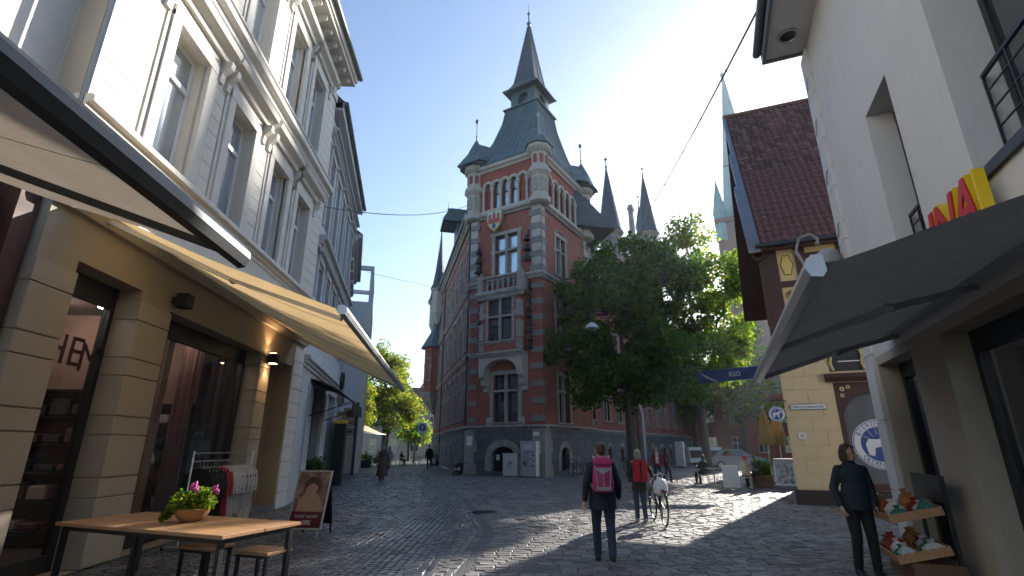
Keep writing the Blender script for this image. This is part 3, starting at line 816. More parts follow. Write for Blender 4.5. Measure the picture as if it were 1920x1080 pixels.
# --- long wing along the left street
nW = 8; pw = (LWL - 1.2) / nW
ops = []
rowsL = [(3.55, 3.3), (8.35, 3.2), (13.1, 2.9)]
for i in range(nW):
    xc = .7 + pw * (i + .5)
    for z0, h in rowsL: ops.append((xc - .62, xc + .62, z0, z0 + h))
FL.mb('wall', MB().facade(0, LWL, 2.9, 18.0, ops, .25), M['brick'])
FL.mb('base_wall', MB().facade(0, LWL + .1, 0, 2.7, [(.7 + pw * (i + .5) - .4, .7 + pw * (i + .5) + .4, .35, 1.95) for i in range(nW)], .35, -.1), M['granite'])
for i in range(nW):
    xc = .7 + pw * (i + .5)
    for z0, h in rowsL: stone_window(FL, xc, z0, 1.24, h, sur=.16, y=.14, gm='glass_pale', sill=True)
    arch_stones(FL, xc, .8, 1.6, .32, .2, 5, -.16, .1)
    window(FL, xc, .35, .8, 1.6, .2, 1, (), 'dark_frame', 'glass')
    for sx in (-1, 1): blk(FL, xc + sx * .5 - .1, xc + sx * .5 + .1, -.16, .1, .35, 1.6, 'stone')
    if i < nW:
        for z0 in (7.4, 12.1): blk(FL, xc + pw / 2 - .09, xc + pw / 2 + .09, -.07, .02, z0 - .9, z0 - .2, 'iron_anchor', unit(M['dark_metal'], 'iron_anchor'))
for z, h, o in ((2.68, .28, .26), (7.45, .3, .18), (12.28, .36, .22)): course(FL, 0, LWL, z, h, o, e1=.0)
course(FL, 0, LWL, 17.7, .6, .4, 'eaves_cornice')
arcs = MB().ring_y(0, 17.0, .22, .34, -.1, .05, 0, 180, 6).mesh('frieze_arch', M['sandstone_pale'])
for i in range(34): FL.put('frieze_arch', arcs, .5 + i * .7, 0, .0)
FL.mb('roof', MB().prism_x([(-.4, 18.28), (5.5, 24.0), (11.5, 18.28)], 0, LWL), M['slate'])
FL.mb('gutter', MB().prism_x([(-.56, 18.2), (-.42, 18.2), (-.4, 18.36), (-.58, 18.36)], 0, LWL - .1), M['zinc'])
FL.mb('drainpipe', MB().tube([(LWL - .35, -.16, .2), (LWL - .35, -.16, 17.6)], .06, 8), M['black'])
FL.mb('drainpipe', MB().tube([(8.2, -.16, .2), (8.2, -.16, 17.6)], .06, 8), M['black'])
# dormer hood with finial near the tower
FL.mb('dormer', MB().box(14.2, 16.2, -.2, 3, 18.2, 21.0), M['copper'])
FL.mb('dormer_hood', MB().prism_x([(-1.5, 21.0), (-1.5, 21.25), (-.9, 22.2), (3.2, 22.2), (3.2, 21.0)], 13.8, 16.6), M['copper'])
FL.mb('finial', MB().lathe([(.05, 0), (.05, .5), (.16, .6), (.05, .8), (.04, 1.4)], (15.2, -.9, 22.1), 8), M['copper'])
# far gable turret and oriel of that wing
for (tx, zb, zt) in ((3.4, 18.2, 26.0), (.4, 17.5, 24.0)):
    FL.mb('turret', MB().lathe([(.25, zb - 3.6), (.75, zb - 2.4), (.75, zb), (.95, zb + .2), (.95, zb + .4)], (tx, -.35, 0), 8, True, .5), M['sandstone_pale'])
    FL.mb('turret_roof', MB().lathe([(1.05, zb + .38), (.8, zb + .9), (.3, zb + 4), (.03, zt)], (tx, -.35, 0), 8, True, .5), M['slate'])
    FL.mb('finial', MB().lathe([(.04, 0), (.09, .1), (.03, .2), (.02, 1.6)], (tx, -.35, zt - .1), 6), M['verdigris'])
ORX = 1.6
orb = MB().loft([[(ORX - r * .2, 0, z), (ORX + r * .2, 0, z), (ORX + r * .75, -.1, z), (ORX + r, -.7 * r, z), (ORX + r * .6, -1.3 * r, z), (ORX - r * .6, -1.3 * r, z), (ORX - r, -.7 * r, z), (ORX - r * .75, -.1, z)] for r, z in ((.25, 5.0), (.7, 5.8), (1.15, 7.0), (1.2, 7.3))])
FL.mb('oriel_foot', orb, M['sandstone'])
FL.mb('oriel', MB().prism_z([(ORX - 1.05, 0), (ORX - 1.05, -.8), (ORX - .65, -1.4), (ORX + .65, -1.4), (ORX + 1.05, -.8), (ORX + 1.05, 0)], 7.3, 12.2), M['brick'])
FO = Fr(hall, FL.loc + FL.m @ Vector((ORX + .85, -1.1, 0)), R(ang) + R(56))
stone_window(FO, 0, 8.6, .55, 2.3, y=-.02, sur=.1, cols=1)
FL.mb('oriel_roof', MB().lathe([(1.7, 12.15), (1.55, 12.4), (.05, 15.0)], (ORX, -.3, 0), 8, True, .5), M['copper'])

# --- wing behind the tree
WS = 40.0
ops = []
xs_ = [9.6, 12.6, 15.4, 24.2, 27.4, 30.6, 33.8, 37.0]
for xc in xs_:
    for z0, h in ((3.7, 2.6), (8.3, 3.0)): ops.append((xc - .6, xc + .6, z0, z0 + h))
ops.append((18.3, 20.7, 0.0, 5.4))
Y0 = .9
FS.mb('wall', MB().facade(TD, WS, 2.9, 14.0, [o for o in ops if o[0] != 18.3] + [(18.3, 20.7, 2.9, 5.4)], .25, Y0).archfill(19.5, 2.4, 4.2, 1.15, 5.4, Y0, Y0 + .3), M['brick'])
FS.mb('base_wall', MB().facade(TD, WS, 0, 2.7, [(18.3, 20.7, 0, 2.7)] + [(xc - .35, xc + .35, .5, 1.8) for xc in xs_], .3, Y0 - .1), M['granite'])
FSW = Fr(hall, FS.loc + FS.m @ Vector((0, Y0, 0)), R(90))
for xc in xs_:
    for z0, h in ((3.7, 2.6), (8.3, 3.0)): stone_window(FSW, xc, z0, 1.2, h, sur=.18, y=.14)
    arch_stones(FSW, xc, .7, 1.5, .3, .2, 5, -.17, .1)
course(FSW, TD, 18.1, 2.68, .28, .26); course(FSW, 20.9, WS, 2.68, .28, .26); course(FSW, TD, WS, 7.4, .3, .18); course(FSW, TD, WS, 13.8, .5, .35, 'eaves_cornice')
arch_stones(FSW, 19.5, 2.4, 4.0, 1.35, .55, 9, -.35, .1, m='sandstone_pale')
for sx in (-1, 1):
    blk(FSW, 19.5 + sx * 1.5 - .3, 19.5 + sx * 1.5 + .3, -.35, .1, 0, 4.0, 'portal_pier', bsp); blk(FSW, 19.5 + sx * 1.55 - .25, 19.5 + sx * 1.55 + .25, -.3, .1, 5.6, 6.7, 'portal_pinnacle', bsp)
FSW.mb('portal_gable', MB().prism_y([(17.9, 5.7), (21.1, 5.7), (19.5, 7.4)][::-1], -.2, .05), M['sandstone_pale'])
FSW.mb('portal_recess', MB().box(18.3, 20.7, 1.2, 1.3, 0, 5.4), M['dark_frame'])
FSW.mb('roof', MB().prism_x([(-.4, 14.2), (4.5, 19.4), (9.4, 14.2)], TD, WS), M['slate'])
FSW.mb('end_wall', MB().prism_x([(0, 0), (9, 0), (9, 14.2), (4.5, 19.3), (0, 14.2)], WS - .3, WS - .02), M['brick'])
# stepped gable, spires and pinnacles above the wing
def spire(fr, x, y, r, zb, ze, zt, n=8, m='slate'):
    fr.mb('turret', MB().lathe([(r, zb), (r, ze - .4), (r * 1.25, ze - .2), (r * 1.25, ze)], (x, y, 0), n, True, .5), M['sandstone'])
    fr.mb('spire', MB().lathe([(r * 1.32, ze - .02), (r * 1.05, ze + .5), (r * .12, zt - .6), (.04, zt)], (x, y, 0), n, True, .5), M[m])
    fr.mb('finial', MB().lathe([(.05, 0), (.17, .15), (.05, .3), (.05, .9), (.2, 1.0), (.2, 1.05), (.04, 1.2), (.02, 1.7)], (x, y, zt - .2), 8), M['copper'])
spire(FSW, 17.0, .3, 1.05, 13, 22.0, 29.6)
spire(FSW, 30.6, .3, 1.15, 13, 27.0, 35.4)
spire(FSW, 37.0, 3.0, .55, 18, 31.0, 35.0)
FSW.mb('gable', MB().prism_y([(9.0, 14), (12.4, 14), (12.4, 16.6), (11.9, 16.6), (11.9, 17.6), (11.3, 17.6), (10.7, 19.6), (10.1, 17.6), (9.5, 17.6), (9.5, 16.6), (9.0, 16.6)][::-1], .0, .5).box(11.6, 12.8, .1, .6, 14, 20.8), M['sandstone'])
FSW.mb('finial', MB().lathe([(.2, 0), (.24, .4), (.1, .6), (.1, 1.4), (.22, 1.5), (.05, 1.8)], (12.2, .35, 20.8), 8), M['sandstone'])
FSW.mb('gable', MB().prism_y([(16.6, 14), (23.4, 14), (23.4, 17.0), (22.4, 17.0), (22.4, 19.0), (21.2, 19.0), (20.0, 22.4), (18.8, 19.0), (17.6, 19.0), (17.6, 17.0), (16.6, 17.0)][::-1], -.05, .5), M['brick'])
for x, z in ((17.1, 17), (22.9, 17), (18.2, 19), (21.8, 19)):
    FSW.mb('pinnacle', MB().lathe([(.25, 0), (.25, .8), (.32, .9), (.05, 2.2)], (x, .2, z), 4, True, .5), M['sandstone'])
FSW.mb('chimney', MB().box(33.2, 33.8, 2.8, 3.4, 16, 33.0).box(33.1, 33.9, 2.7, 3.5, 32.2, 32.6), M['sandstone'])

# --- bells of the carillon in upright columns on the tower front
bell = MB().lathe([(.05, .30), (.10, .29), (.13, .2), (.15, .08), (.20, 0), (.17, .005), (.02, .05)], n=12, caps=True).mesh('bell', M['bronze'], True)
def carillon(x, z0, n, step, label, s=1.0):
    p = TL + (Vector((A_.y, -A_.x)) * x) - A_ * .30
    t = thing('carillon', label, 'bells', (p.x, p.y, z0), R(-AZ), 'bell columns on the tower front')
    MB().box(-.03, .03, .14, .2, -.05, n * step + .1).obj('rail', M['black'], t)
    for i in range(n):
        o = link('bell', bell, t, (0, 0, i * step), (0, 0, 0), (s * (1.15 - .4 * i / n),) * 3)
        MB().box(-.015, .015, 0, .16, .3 * s, .33 * s).obj('hook', M['black'], t, (0, 0, i * step))
carillon(.78, 13.3, 3, .72, 'three dark bells in a column, leftmost on the upper tower front', 1.35)
carillon(4.72, 13.5, 3, .72, 'three dark bells in a column beside the upper tower window, toward the trees', 1.35)
carillon(.98, 7.6, 9, .5, 'long column of small dark bells on the street side of the bay window', .95)
carillon(4.86, 7.6, 9, .5, 'long column of small dark bells on the tree side of the bay window', .95)
# ================================================================== white townhouse with the shop, left of the street
LH = (-6.0, 5.9); LA = -4.1
town = thing('townhouse', 'white stucco townhouse with tall windows above the cream stone shop', 'building', (LH[0], LH[1], 0), R(90 - LA))
F1 = Fr(town); BL = 10.2
winx = [1.9, 4.1, 6.38, 8.3]; ww = 1.08
up = [(x - ww / 2, x + ww / 2, 6.4, 9.05) for x in winx] + [(x - ww / 2, x + ww / 2, 11.05, 13.6) for x in winx]
F1.mb('wall', MB().facade(0, BL, 4.95, 15.0, up, .32), M['white_wall'])
F1.mb('side_wall', MB().add([(0, 0, 0), (0, 9, 0), (0, 9, 15), (0, 0, 15)], [(0, 1, 2, 3)]), M['beige_wall']); F1.mb('side_wall', MB().add([(BL, 9, 0), (BL, 0, 0), (BL, 0, 15), (BL, 9, 15)], [(0, 1, 2, 3)]), M['beige_wall'])
F1.mb('back_wall', MB().add([(0, 9, 0), (BL, 9, 0), (BL, 9, 15), (0, 9, 15)], [(0, 1, 2, 3)]), M['beige_wall'])
# ashlar stones between the windows of both floors
blocked = [(x - .92, x + .92, a, b) for x in winx for a, b in ((6.3, 9.95), (10.4, 14.2))]
rects = [r for r in ashlar_rects(0.02, BL - .02, 6.45, 9.9, .8, .345, blocked) + ashlar_rects(.02, BL - .02, 10.95, 14.1, .8, .35, blocked) if r[1] - r[0] > .12]
blocks(F1, rects, M['white_stone'], -.035, .01, 'stone', .014, .004)
# base mouldings
F1.mb('frieze', MB().box(0, BL, -.03, .05, 4.95, 6.05), M['white_trim'])
def cornice(fr, x0, x1, z, h, out, name='cornice', m='white_trim', e0=0, e1=0):
    p = [(.06, z), (-out * .25, z), (-out * .3, z + h * .22), (-out * .55, z + h * .34), (-out * .62, z + h * .55), (-out, z + h * .62), (-out, z + h * .84), (-out * .9, z + h), (.06, z + h)]
    return fr.mb(name, MB().prism_x(p, x0 - e0, x1 + e1), M[m])
cornice(F1, 0, BL, 6.05, .3, .22, 'sill_cornice', e0=.1); cornice(F1, 0, BL, 9.95, .55, .34, 'floor_cornice', e0=.12)
cornice(F1, 0, BL, 10.72, .2, .16, 'sill_cornice'); F1.mb('parapet_band', MB().box(0, BL, -.06, .04, 10.5, 10.72), M['white_trim'])
sm = MB()
for s in (-1, 1):
    sm.box(s * (ww / 2 + .12) - .12, s * (ww / 2 + .12) + .12, -.09, .06, -.0, 2.75); sm.box(s * (ww / 2 + .30) - .05, s * (ww / 2 + .30) + .05, -.055, .06, -.0, 2.95)
sm.box(-ww / 2 - .24, ww / 2 + .24, -.1, .06, 2.65, 2.88); sm.box(-ww / 2 - .30, ww / 2 + .30, -.06, .06, 2.88, 3.1)
hood = sm.mesh('surround', M['white_trim'])
hd = MB().prism_x([(.05, 3.1), (-.14, 3.1), (-.18, 3.2), (-.34, 3.28), (-.38, 3.4), (-.1, 3.52), (.05, 3.52)], -ww / 2 - .52, ww / 2 + .52).mesh('window_hood', M['white_trim'])
cons = MB().prism_x([(.04, 2.55), (-.1, 2.6), (-.12, 2.8), (-.26, 2.95), (-.28, 3.1), (.04, 3.1)], -.07, .07).mesh('console', M['white_trim'])
apr = MB().box(-.5, .5, -.09, .03, -.62, -.12).box(-.4, .4, -.11, .0, -.54, -.2).mesh('apron_panel', M['white_trim'])
for x in winx:
    for zb, h in ((6.4, 2.65), (11.05, 2.55)):
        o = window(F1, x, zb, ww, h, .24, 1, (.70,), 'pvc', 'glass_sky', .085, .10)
        link('surround', hood, o, (0, -.24, -.03))
        link('hood', hd, o, (0, -.24, -.03))
        for s in (-1, 1): link('console', cons, o, (s * (ww / 2 + .42), -.24, -.03))
        if zb > 10: link('apron_panel', apr, o, (0, -.2, -.02))
# main cornice with scrolled brackets, roof edge
F1.mb('architrave', MB().box(0, BL, -.08, .05, 14.15, 14.4), M['white_trim'])
scr = MB(); scr.prism_x([(.02, 0), (-.14, .02), (-.22, .14), (-.2, .26), (-.4, .34), (-.62, .42), (-.66, .55), (.02, .55)], -.1, .1); scr.ell((0, -.2, .14), (.12, .12, .13), 8, 6); scr.ell((0, -.58, .45), (.11, .1, .11), 8, 6)
scm = scr.mesh('bracket', M['white_trim'], True)
for i in range(17): F1.put('bracket', scm, .35 + i * .59, -.02, 14.46, scale=(.8, .8, .85))
F1.mb('eaves_soffit', MB().box(0, BL, -.66, .1, 14.93, 15.06), M['white_trim'])
F1.mb('eaves_cornice', MB().prism_x([(-.6, 15.06), (-.72, 15.1), (-.78, 15.3), (-.7, 15.36), (0, 15.36), (0, 15.06)], -.02, BL + .02), M['white_trim'])
F1.mb('gutter', MB().tube([(-.05, -.84, 15.32), (BL + .06, -.84, 15.32)], .09, 10), M['zinc'], True)
F1.mb('roof', MB().prism_x([(-.8, 15.38), (4.5, 19.6), (10, 15.38)], -.05, BL + .05), M['slate'])
F1.mb('drainpipe', MB().tube([(-.07, -.05, 5.6), (-.07, -.05, 15.0)], .05, 8), M['zinc'], True)

# shop ground floor
shop_ops = [(.66, 2.08, 0, 4.15), (2.92, 7.0, 0, 4.02), (7.62, 9.3, 0, 4.0)]
F1.mb('shop_wall', MB().facade(0, BL, 0, 4.95, shop_ops, .5), M['shop_fascia'])
for (a, b) in ((0.0, .66), (2.08, 2.92), (7.0, 7.62)):
    zz = .0; hs = [.95, .28, .62, .28, .62, .28, .62, .32]; 
    for h in hs:
        F1.put('stone', unit(M['cream_wall'], 'stone', .02), (a + b) / 2, .22, zz + h / 2, scale=(b - a + .03, .52, h - .013)); zz += h
for h0, h1 in [(i * .42, i * .42 + .42) for i in range(11)]:
    F1.put('stone', unit(M['white_stone'], 'stone', .02), 9.76, .02, (h0 + h1) / 2, scale=(.86, .12, .405))
F1.mb('fascia_moulding', MB().prism_x([(.05, 4.75), (-.1, 4.75), (-.14, 4.85), (-.14, 4.97), (.05, 4.97)], 0, BL), M['cream_wall'])
# recessed side entrance
F1.mb('entrance_recess', MB().add([(7.62, .5, 0), (7.62, 1.3, 0), (7.62, 1.3, 4), (7.62, .5, 4)], [(0, 1, 2, 3)]).add([(9.3, 1.3, 0), (9.3, .5, 0), (9.3, .5, 4), (9.3, 1.3, 4)], [(0, 1, 2, 3)]).add([(7.62, 1.3, 0), (9.3, 1.3, 0), (9.3, 1.3, 4), (7.62, 1.3, 4)], [(0, 1, 2, 3)]), M['cream_wall'])
F1.mb('step', MB().box(7.62, 9.3, -.05, .9, 0, .14), M['granite_plain'])
dr = F1.mb('door', MB().box(7.95, 9.0, 1.2, 1.28, .14, 2.6).box(8.05, 8.9, 1.17, 1.2, .4, 1.2).box(8.05, 8.9, 1.17, 1.2, 1.35, 2.45), M['timber'])
# dark shop frames and clear panes
def shopfront(x0, x1, z1, splits, y, name):
    b = MB(); b.box(x0, x0 + .1, y - .06, y + .06, 0, z1); b.box(x1 - .1, x1, y - .06, y + .06, 0, z1); b.box(x0, x1, y - .055, y + .055, z1 - .34, z1); b.box(x0, x1, y - .055, y + .055, 0, .22)
    for s in splits: b.box(s - .07, s + .07, y - .05, y + .05, .22, z1 - .34)
    o = F1.mb(name, b, M['dark_frame']); e = [x0 + .1] + list(splits) + [x1 - .1]
    for i in range(len(e) - 1):
        link('pane', pane_mesh(M['shopglass']), o, ((e[i] + e[i + 1]) / 2, y, (.2 + z1 - .34) / 2), (0, 0, 0), (e[i + 1] - e[i], .012, z1 - .54))
    return o
shopfront(.66, 2.08, 4.15, (1.05,), .42, 'shop_door')
sf = shopfront(2.92, 7.0, 4.02, (3.55, 6.35), .42, 'shop_window')
M['poster_grey'] = flat('pale_sticker', (.55, .55, .56), .5)
F1.mb('sticker', MB().lathe([(.15, 0), (.15, .01)], n=24), M['poster_grey'])
st = bpy.data.objects['sticker']; st.rotation_euler = (math.pi / 2, 0, R(90 - LA) * 0); st.location = F1.m @ Vector((3.22, .355, 1.72))
F1.put('sticker', unit(M['poster_grey'], 'sticker'), 3.22, .352, 1.28, scale=(.26, .008, .34))
F1.put('sticker', unit(M['black'], 'sticker'), 3.22, .346, 1.25, scale=(.12, .008, .2))
text('HE', .62, flat('dark_red_lettering', (.05, .012, .018), .5), town, tuple(F1.m @ Vector((1.32, .40, 3.0))), (math.pi / 2, 0, 0)); text('M', .62, flat('dark_red_lettering_dim', (.05, .012, .018), .5), town, tuple(F1.m @ Vector((1.85, .40, 2.95))), (math.pi / 2, 0, 0))
# the room behind the glass
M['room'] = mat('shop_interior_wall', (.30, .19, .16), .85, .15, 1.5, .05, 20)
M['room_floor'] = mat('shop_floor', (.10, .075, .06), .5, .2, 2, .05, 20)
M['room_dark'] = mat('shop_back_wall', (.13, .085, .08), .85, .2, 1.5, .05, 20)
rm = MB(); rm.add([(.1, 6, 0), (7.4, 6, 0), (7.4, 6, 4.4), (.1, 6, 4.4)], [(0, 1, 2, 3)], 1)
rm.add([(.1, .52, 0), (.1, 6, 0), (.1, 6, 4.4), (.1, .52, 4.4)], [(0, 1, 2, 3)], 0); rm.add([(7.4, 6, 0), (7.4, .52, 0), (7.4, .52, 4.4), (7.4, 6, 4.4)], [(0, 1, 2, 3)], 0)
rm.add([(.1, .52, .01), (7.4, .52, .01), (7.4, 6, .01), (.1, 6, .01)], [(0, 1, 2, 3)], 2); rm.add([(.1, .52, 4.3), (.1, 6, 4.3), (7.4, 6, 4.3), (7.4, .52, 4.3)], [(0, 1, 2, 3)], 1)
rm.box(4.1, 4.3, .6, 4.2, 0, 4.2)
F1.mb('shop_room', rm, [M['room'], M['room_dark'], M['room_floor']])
lampm = MB().lathe([(.09, 0), (.11, .04), (.11, .1)], n=12).mesh('ceiling_spot', M['spot_glow'])
for (x, y) in ((1.0, 1.2), (1.6, 1.3), (1.5, 2.6), (1.9, 3.2), (3.4, 1.5), (5.0, 1.5), (6.2, 1.5), (5.2, 3.2)):
    F1.put('ceiling_spot', lampm, x, y, 4.18)
for (x, y) in ((1.4, 1.6), (3.4, 2.2), (5.2, 1.9), (6.6, 3.0)):
    ld = bpy.data.lights.new('shop_spot', 'POINT'); ld.energy = 3.2; ld.color = (1, .8, .66); ld.shadow_soft_size = .15
    lo = bpy.data.objects.new('shop_spot', ld); COL.objects.link(lo); lo.parent = town; lo.location = F1.m @ Vector((x, y, 3.95))
M['fold_a'] = mat('folded_dark_clothes', (.05, .04, .05), .85, .3, 8, .3, 30); M['fold_b'] = mat('folded_rose_clothes', (.17, .085, .08), .85, .3, 8, .3, 30); M['fold_c'] = mat('folded_pale_clothes', (.45, .40, .36), .85, .2, 8, .3, 30)
def shelf_unit(x, y, rz, label, w=1.5):
    t = thing('clothes_shelf', label, 'shelf', (0, 0, 0), 0, 'shelves inside the shop'); t.location = town.matrix_basis @ Vector((x, y, 0)); t.rotation_euler = (0, 0, R(90 - LA) + rz); r = random.Random(int(x * 10))
    for sx in (-w / 2, w / 2): MB().box(sx - .03, sx + .03, -.02, .4, 0, 2.7).obj('upright', M['black'], t)
    for k in range(6): MB().box(-w / 2 + .03, w / 2 - .03, 0, .4, .25 + k * .48, .29 + k * .48).obj('shelf', M['black'], t)
    for k in range(5):
        for j in range(4):
            h = r.uniform(.1, .34); MB().box(-w / 2 + .12 + j * w / 4.4, -w / 2 + .12 + j * w / 4.4 + w / 5.4, .04, .36, .292 + k * .48, .292 + k * .48 + h).obj('folded_clothes', M[r.choice(('fold_a', 'fold_a', 'fold_b', 'fold_c'))], t, bevel=.03)
shelf_unit(7.38, 2.3, R(90), 'black shelf with folded clothes deep in the shop window', 1.6); shelf_unit(4.08, 1.9, R(90), 'black shelf with folded clothes seen through the shop door', 1.7)
for x, y, w_, m_ in ((6.95, 1.05, .35, 'fold_a'), (6.6, 1.5, .25, 'fold_b'), (3.9, 1.2, .3, 'fold_a')):
    F1.mb('curtain', MB().loft([[(x + .05 * math.sin(k * 1.9) + w_ * (k / 11 - .5) * .2, y + w_ * (k / 11 - .5) * 2, z) for k in range(12)] + [(x + .03 + .05 * math.sin(k * 1.9) + w_ * (k / 11 - .5) * .2, y + w_ * (k / 11 - .5) * 2, z) for k in range(11, -1, -1)] for z in (.3, 4.2)]), M[m_])
# shop wall lamps, two boxy black ones; the far one is lit and washes the pillar
for x, z, lit in ((2.95, 4.22, False), (7.35, 3.9, True)):
    t = thing('wall_lamp', 'square black wall lamp at the %s' % ('pillar between door and shop window' if not lit else 'far shop pillar, glowing warm'), 'lamp', (0, 0, 0))
    t.location = Vector((LH[0], LH[1], 0)) + Matrix.Rotation(R(90 - LA), 3, 'Z') @ Vector((x, -.2, z)); t.rotation_euler = (0, 0, R(90 - LA))
    MB().box(-.11, .11, -.11, .11, -.13, .13).obj('housing', M['black'], t, bevel=.01); MB().box(-.05, .05, .11, .2, -.06, .06).obj('bracket', M['black'], t)
    if lit:
        for zz, rx in ((.135, 0), (-.135, math.pi)):
            MB().box(-.08, .08, -.08, .08, -.003, .003).obj('diffuser', M['lamp_glow'], t, (0, 0, zz))
            ld = bpy.data.lights.new('lamp_light', 'SPOT'); ld.energy = 22; ld.spot_size = R(95); ld.spot_blend = .6; ld.color = (1, .58, .28); ld.shadow_soft_size = .06
            lo = bpy.data.objects.new('lamp_light', ld); COL.objects.link(lo); lo.parent = t; lo.location = (0, 0.02, zz * 1.08); lo.rotation_euler = (math.pi if rx == 0 else 0, 0, 0)

# ================================================================== rough plastered neighbour at the near end
near = thing('plaster_house', 'rough white plastered house beside the townhouse, with a mossy ledge', 'building', (LH[0], LH[1], 0), R(90 - LA))
FN = Fr(near)
FN.mb('wall', MB().facade(-9, -.02, 6.3, 15.5, [], .2, .46), M['rough_plaster'])
FN.mb('ledge', MB().prism_x([(.5, 6.0), (.1, 6.02), (.06, 6.2), (.12, 6.3), (.5, 6.36)], -9, -.03), M['beige_wall'])
FN.mb('lower_wall', MB().box(-9, -.04, .4, .6, 0, 6.0), M['beige_wall'])
FN.mb('timber_post', MB().box(-.34, -.05, .1, .4, 2.9, 6.0).box(-.9, -.35, .3, .42, 3.4, 4.6), M['timber'])
FN.mb('shop_panel', MB().box(-1.8, -.36, .3, .4, .3, 2.9), M['grey_wall'])
pl = FN.mb('shop_window', MB().box(-4.2, -1.9, .3, .42, .3, 3.2).box(-4.1, -2.0, .26, .3, .4, .5), M['dark_frame'])
link('pane', pane_mesh(M['glass']), pl, (-3.05, .29, 1.8), (0, 0, 0), (2.0, .012, 2.5))
mo = MB(); r2 = random.Random(3)
for i in range(260):
    x = -r2.uniform(.05, 6) ; a = r2.uniform(0, 6.28); h = r2.uniform(.03, .14); yy = r2.uniform(.08, .4)
    mo.add([(x, yy, 6.25), (x + .012, yy + .01, 6.25), (x + math.cos(a) * h * .5, yy + math.sin(a) * h * .5, 6.28 + h)], [(0, 1, 2)])
stuff(FN.mb('moss', mo, M['leaf_auto']))

# ================================================================== second and third houses on the left
h2 = thing('gutter_house', 'pale grey stucco house with wide eaves standing next beyond the townhouse', 'building', (-6.8, 16.2, 0), R(90 + 11.5))
F2 = Fr(h2); B2 = 9.0
wx = [1.0, 2.75, 4.5, 6.25, 8.0]
ops = [(x - .45, x + .45, 5.6, 7.9) for x in wx] + [(x - .45, x + .45, 9.4, 12.2) for x in wx]
F2.mb('wall', MB().facade(0, B2, 4.2, 14.0, ops, .25), M['grey_wall'])
F2.mb('ground_wall', MB().facade(0, B2, 0, 4.2, [(2.6, 4.9, 0, 3.9), (6.3, 8.6, 0, 3.9)], .4), M['grey_stone'])
F2.mb('end_wall', MB().add([(B2, 0, 0), (B2, 8, 0), (B2, 8, 14), (B2, 0, 14)], [(0, 1, 2, 3)]), M['grey_wall'])
for x in wx:
    for zb, h in ((5.6, 2.3), (9.4, 2.8)):
        o = window(F2, x, zb, .9, h, .18, 2, (.68,), 'pvc', 'glass')
        b = MB(); b.box(-.62, -.45, -.07, .03, -.05, h + .1); b.box(.45, .62, -.07, .03, -.05, h + .1); b.box(-.66, .66, -.09, .03, h + .1, h + .3); b.prism_x([(.03, h + .3), (-.2, h + .38), (-.2, h + .46), (.03, h + .52)], -.72, .72)
        link('surround', b.mesh('surround', M['grey_stone']), o, (0, -.18, 0))
blocks(F2, [(a, b_, z, z + .42) for (a, b_) in ((0, .4), (1.6, 2.0), (2.0, 2.55), (5.0, 5.6), (5.65, 6.25), (8.7, 9.0)) for z in [i * .42 for i in range(9)]], M['grey_stone'], -.05, .02, 'stone', .015, .01)
cornice(F2, 0, B2, 8.35, .45, .34, 'floor_cornice', 'grey_stone'); cornice(F2, 0, B2, 4.2, .35, .25, 'floor_cornice', 'grey_stone')
den = unit(M['grey_stone'], 'dentil')
for i in range(35): F2.put('dentil', den, .2 + i * .25, -.16, 8.3, scale=(.11, .14, .14))
cornice(F2, 0, B2, 12.9, .3, .3, 'architrave', 'grey_stone')
F2.mb('eaves_soffit', MB().box(-.1, B2 + .1, -.32, .1, 13.9, 14.0), M['grey_stone'])
F2.mb('eaves_board', MB().box(-.1, B2 + .1, -.36, -.32, 13.85, 14.25), M['grey_stone'])
F2.mb('gutter', MB().tube([(-.1, -.45, 14.22), (B2 + .15, -.45, 14.22)], .09, 10), M['zinc'], True)
F2.mb('roof', MB().prism_x([(-.42, 14.26), (4.2, 18.4), (8.6, 14.26)], -.1, B2 + .12), M['slate'])
for k in range(2): F2.mb('entrance', MB().box((2.6, 6.3)[k], (4.9, 8.6)[k], .3, .36, 0, 3.9), M['dark_frame'])
# small black entrance canopy with a curved front
cnp = thing('door_canopy', 'small black fabric canopy with a round ornament over a dark doorway', 'awning', (0, 0, 0))
cnp.location = h2.matrix_basis @ Vector((3.7, 0, 0)); cnp.rotation_euler = h2.rotation_euler
bq = MB(); rings = []
for i in range(9):
    a = i / 8; rings.append([(-1.9, -1.5 * a, 3.95 - .75 * a ** 1.6), (1.9, -1.5 * a, 3.95 - .75 * a ** 1.6), (1.9, -1.5 * a, 3.99 - .75 * a ** 1.6), (-1.9, -1.5 * a, 3.99 - .75 * a ** 1.6)])
bq.loft(rings); bq.obj('fabric', M['awning_black'], cnp); MB().box(-1.9, 1.9, -1.53, -1.5, 2.85, 3.25).obj('valance', M['awning_black'], cnp)
MB().ring_y(0, 0, .26, .34, -.05, .05, 0, 360, 20).obj('ornament', M['black'], cnp, (-.4, -.9, 4.1))
MB().tube([(-1.7, -.02, 2.7), (-1.7, -1.45, 3.2)], .02, 6).obj('strut', M['black'], cnp); MB().tube([(1.7, -.02, 2.7), (1.7, -1.45, 3.2)], .02, 6).obj('strut', M['black'], cnp)

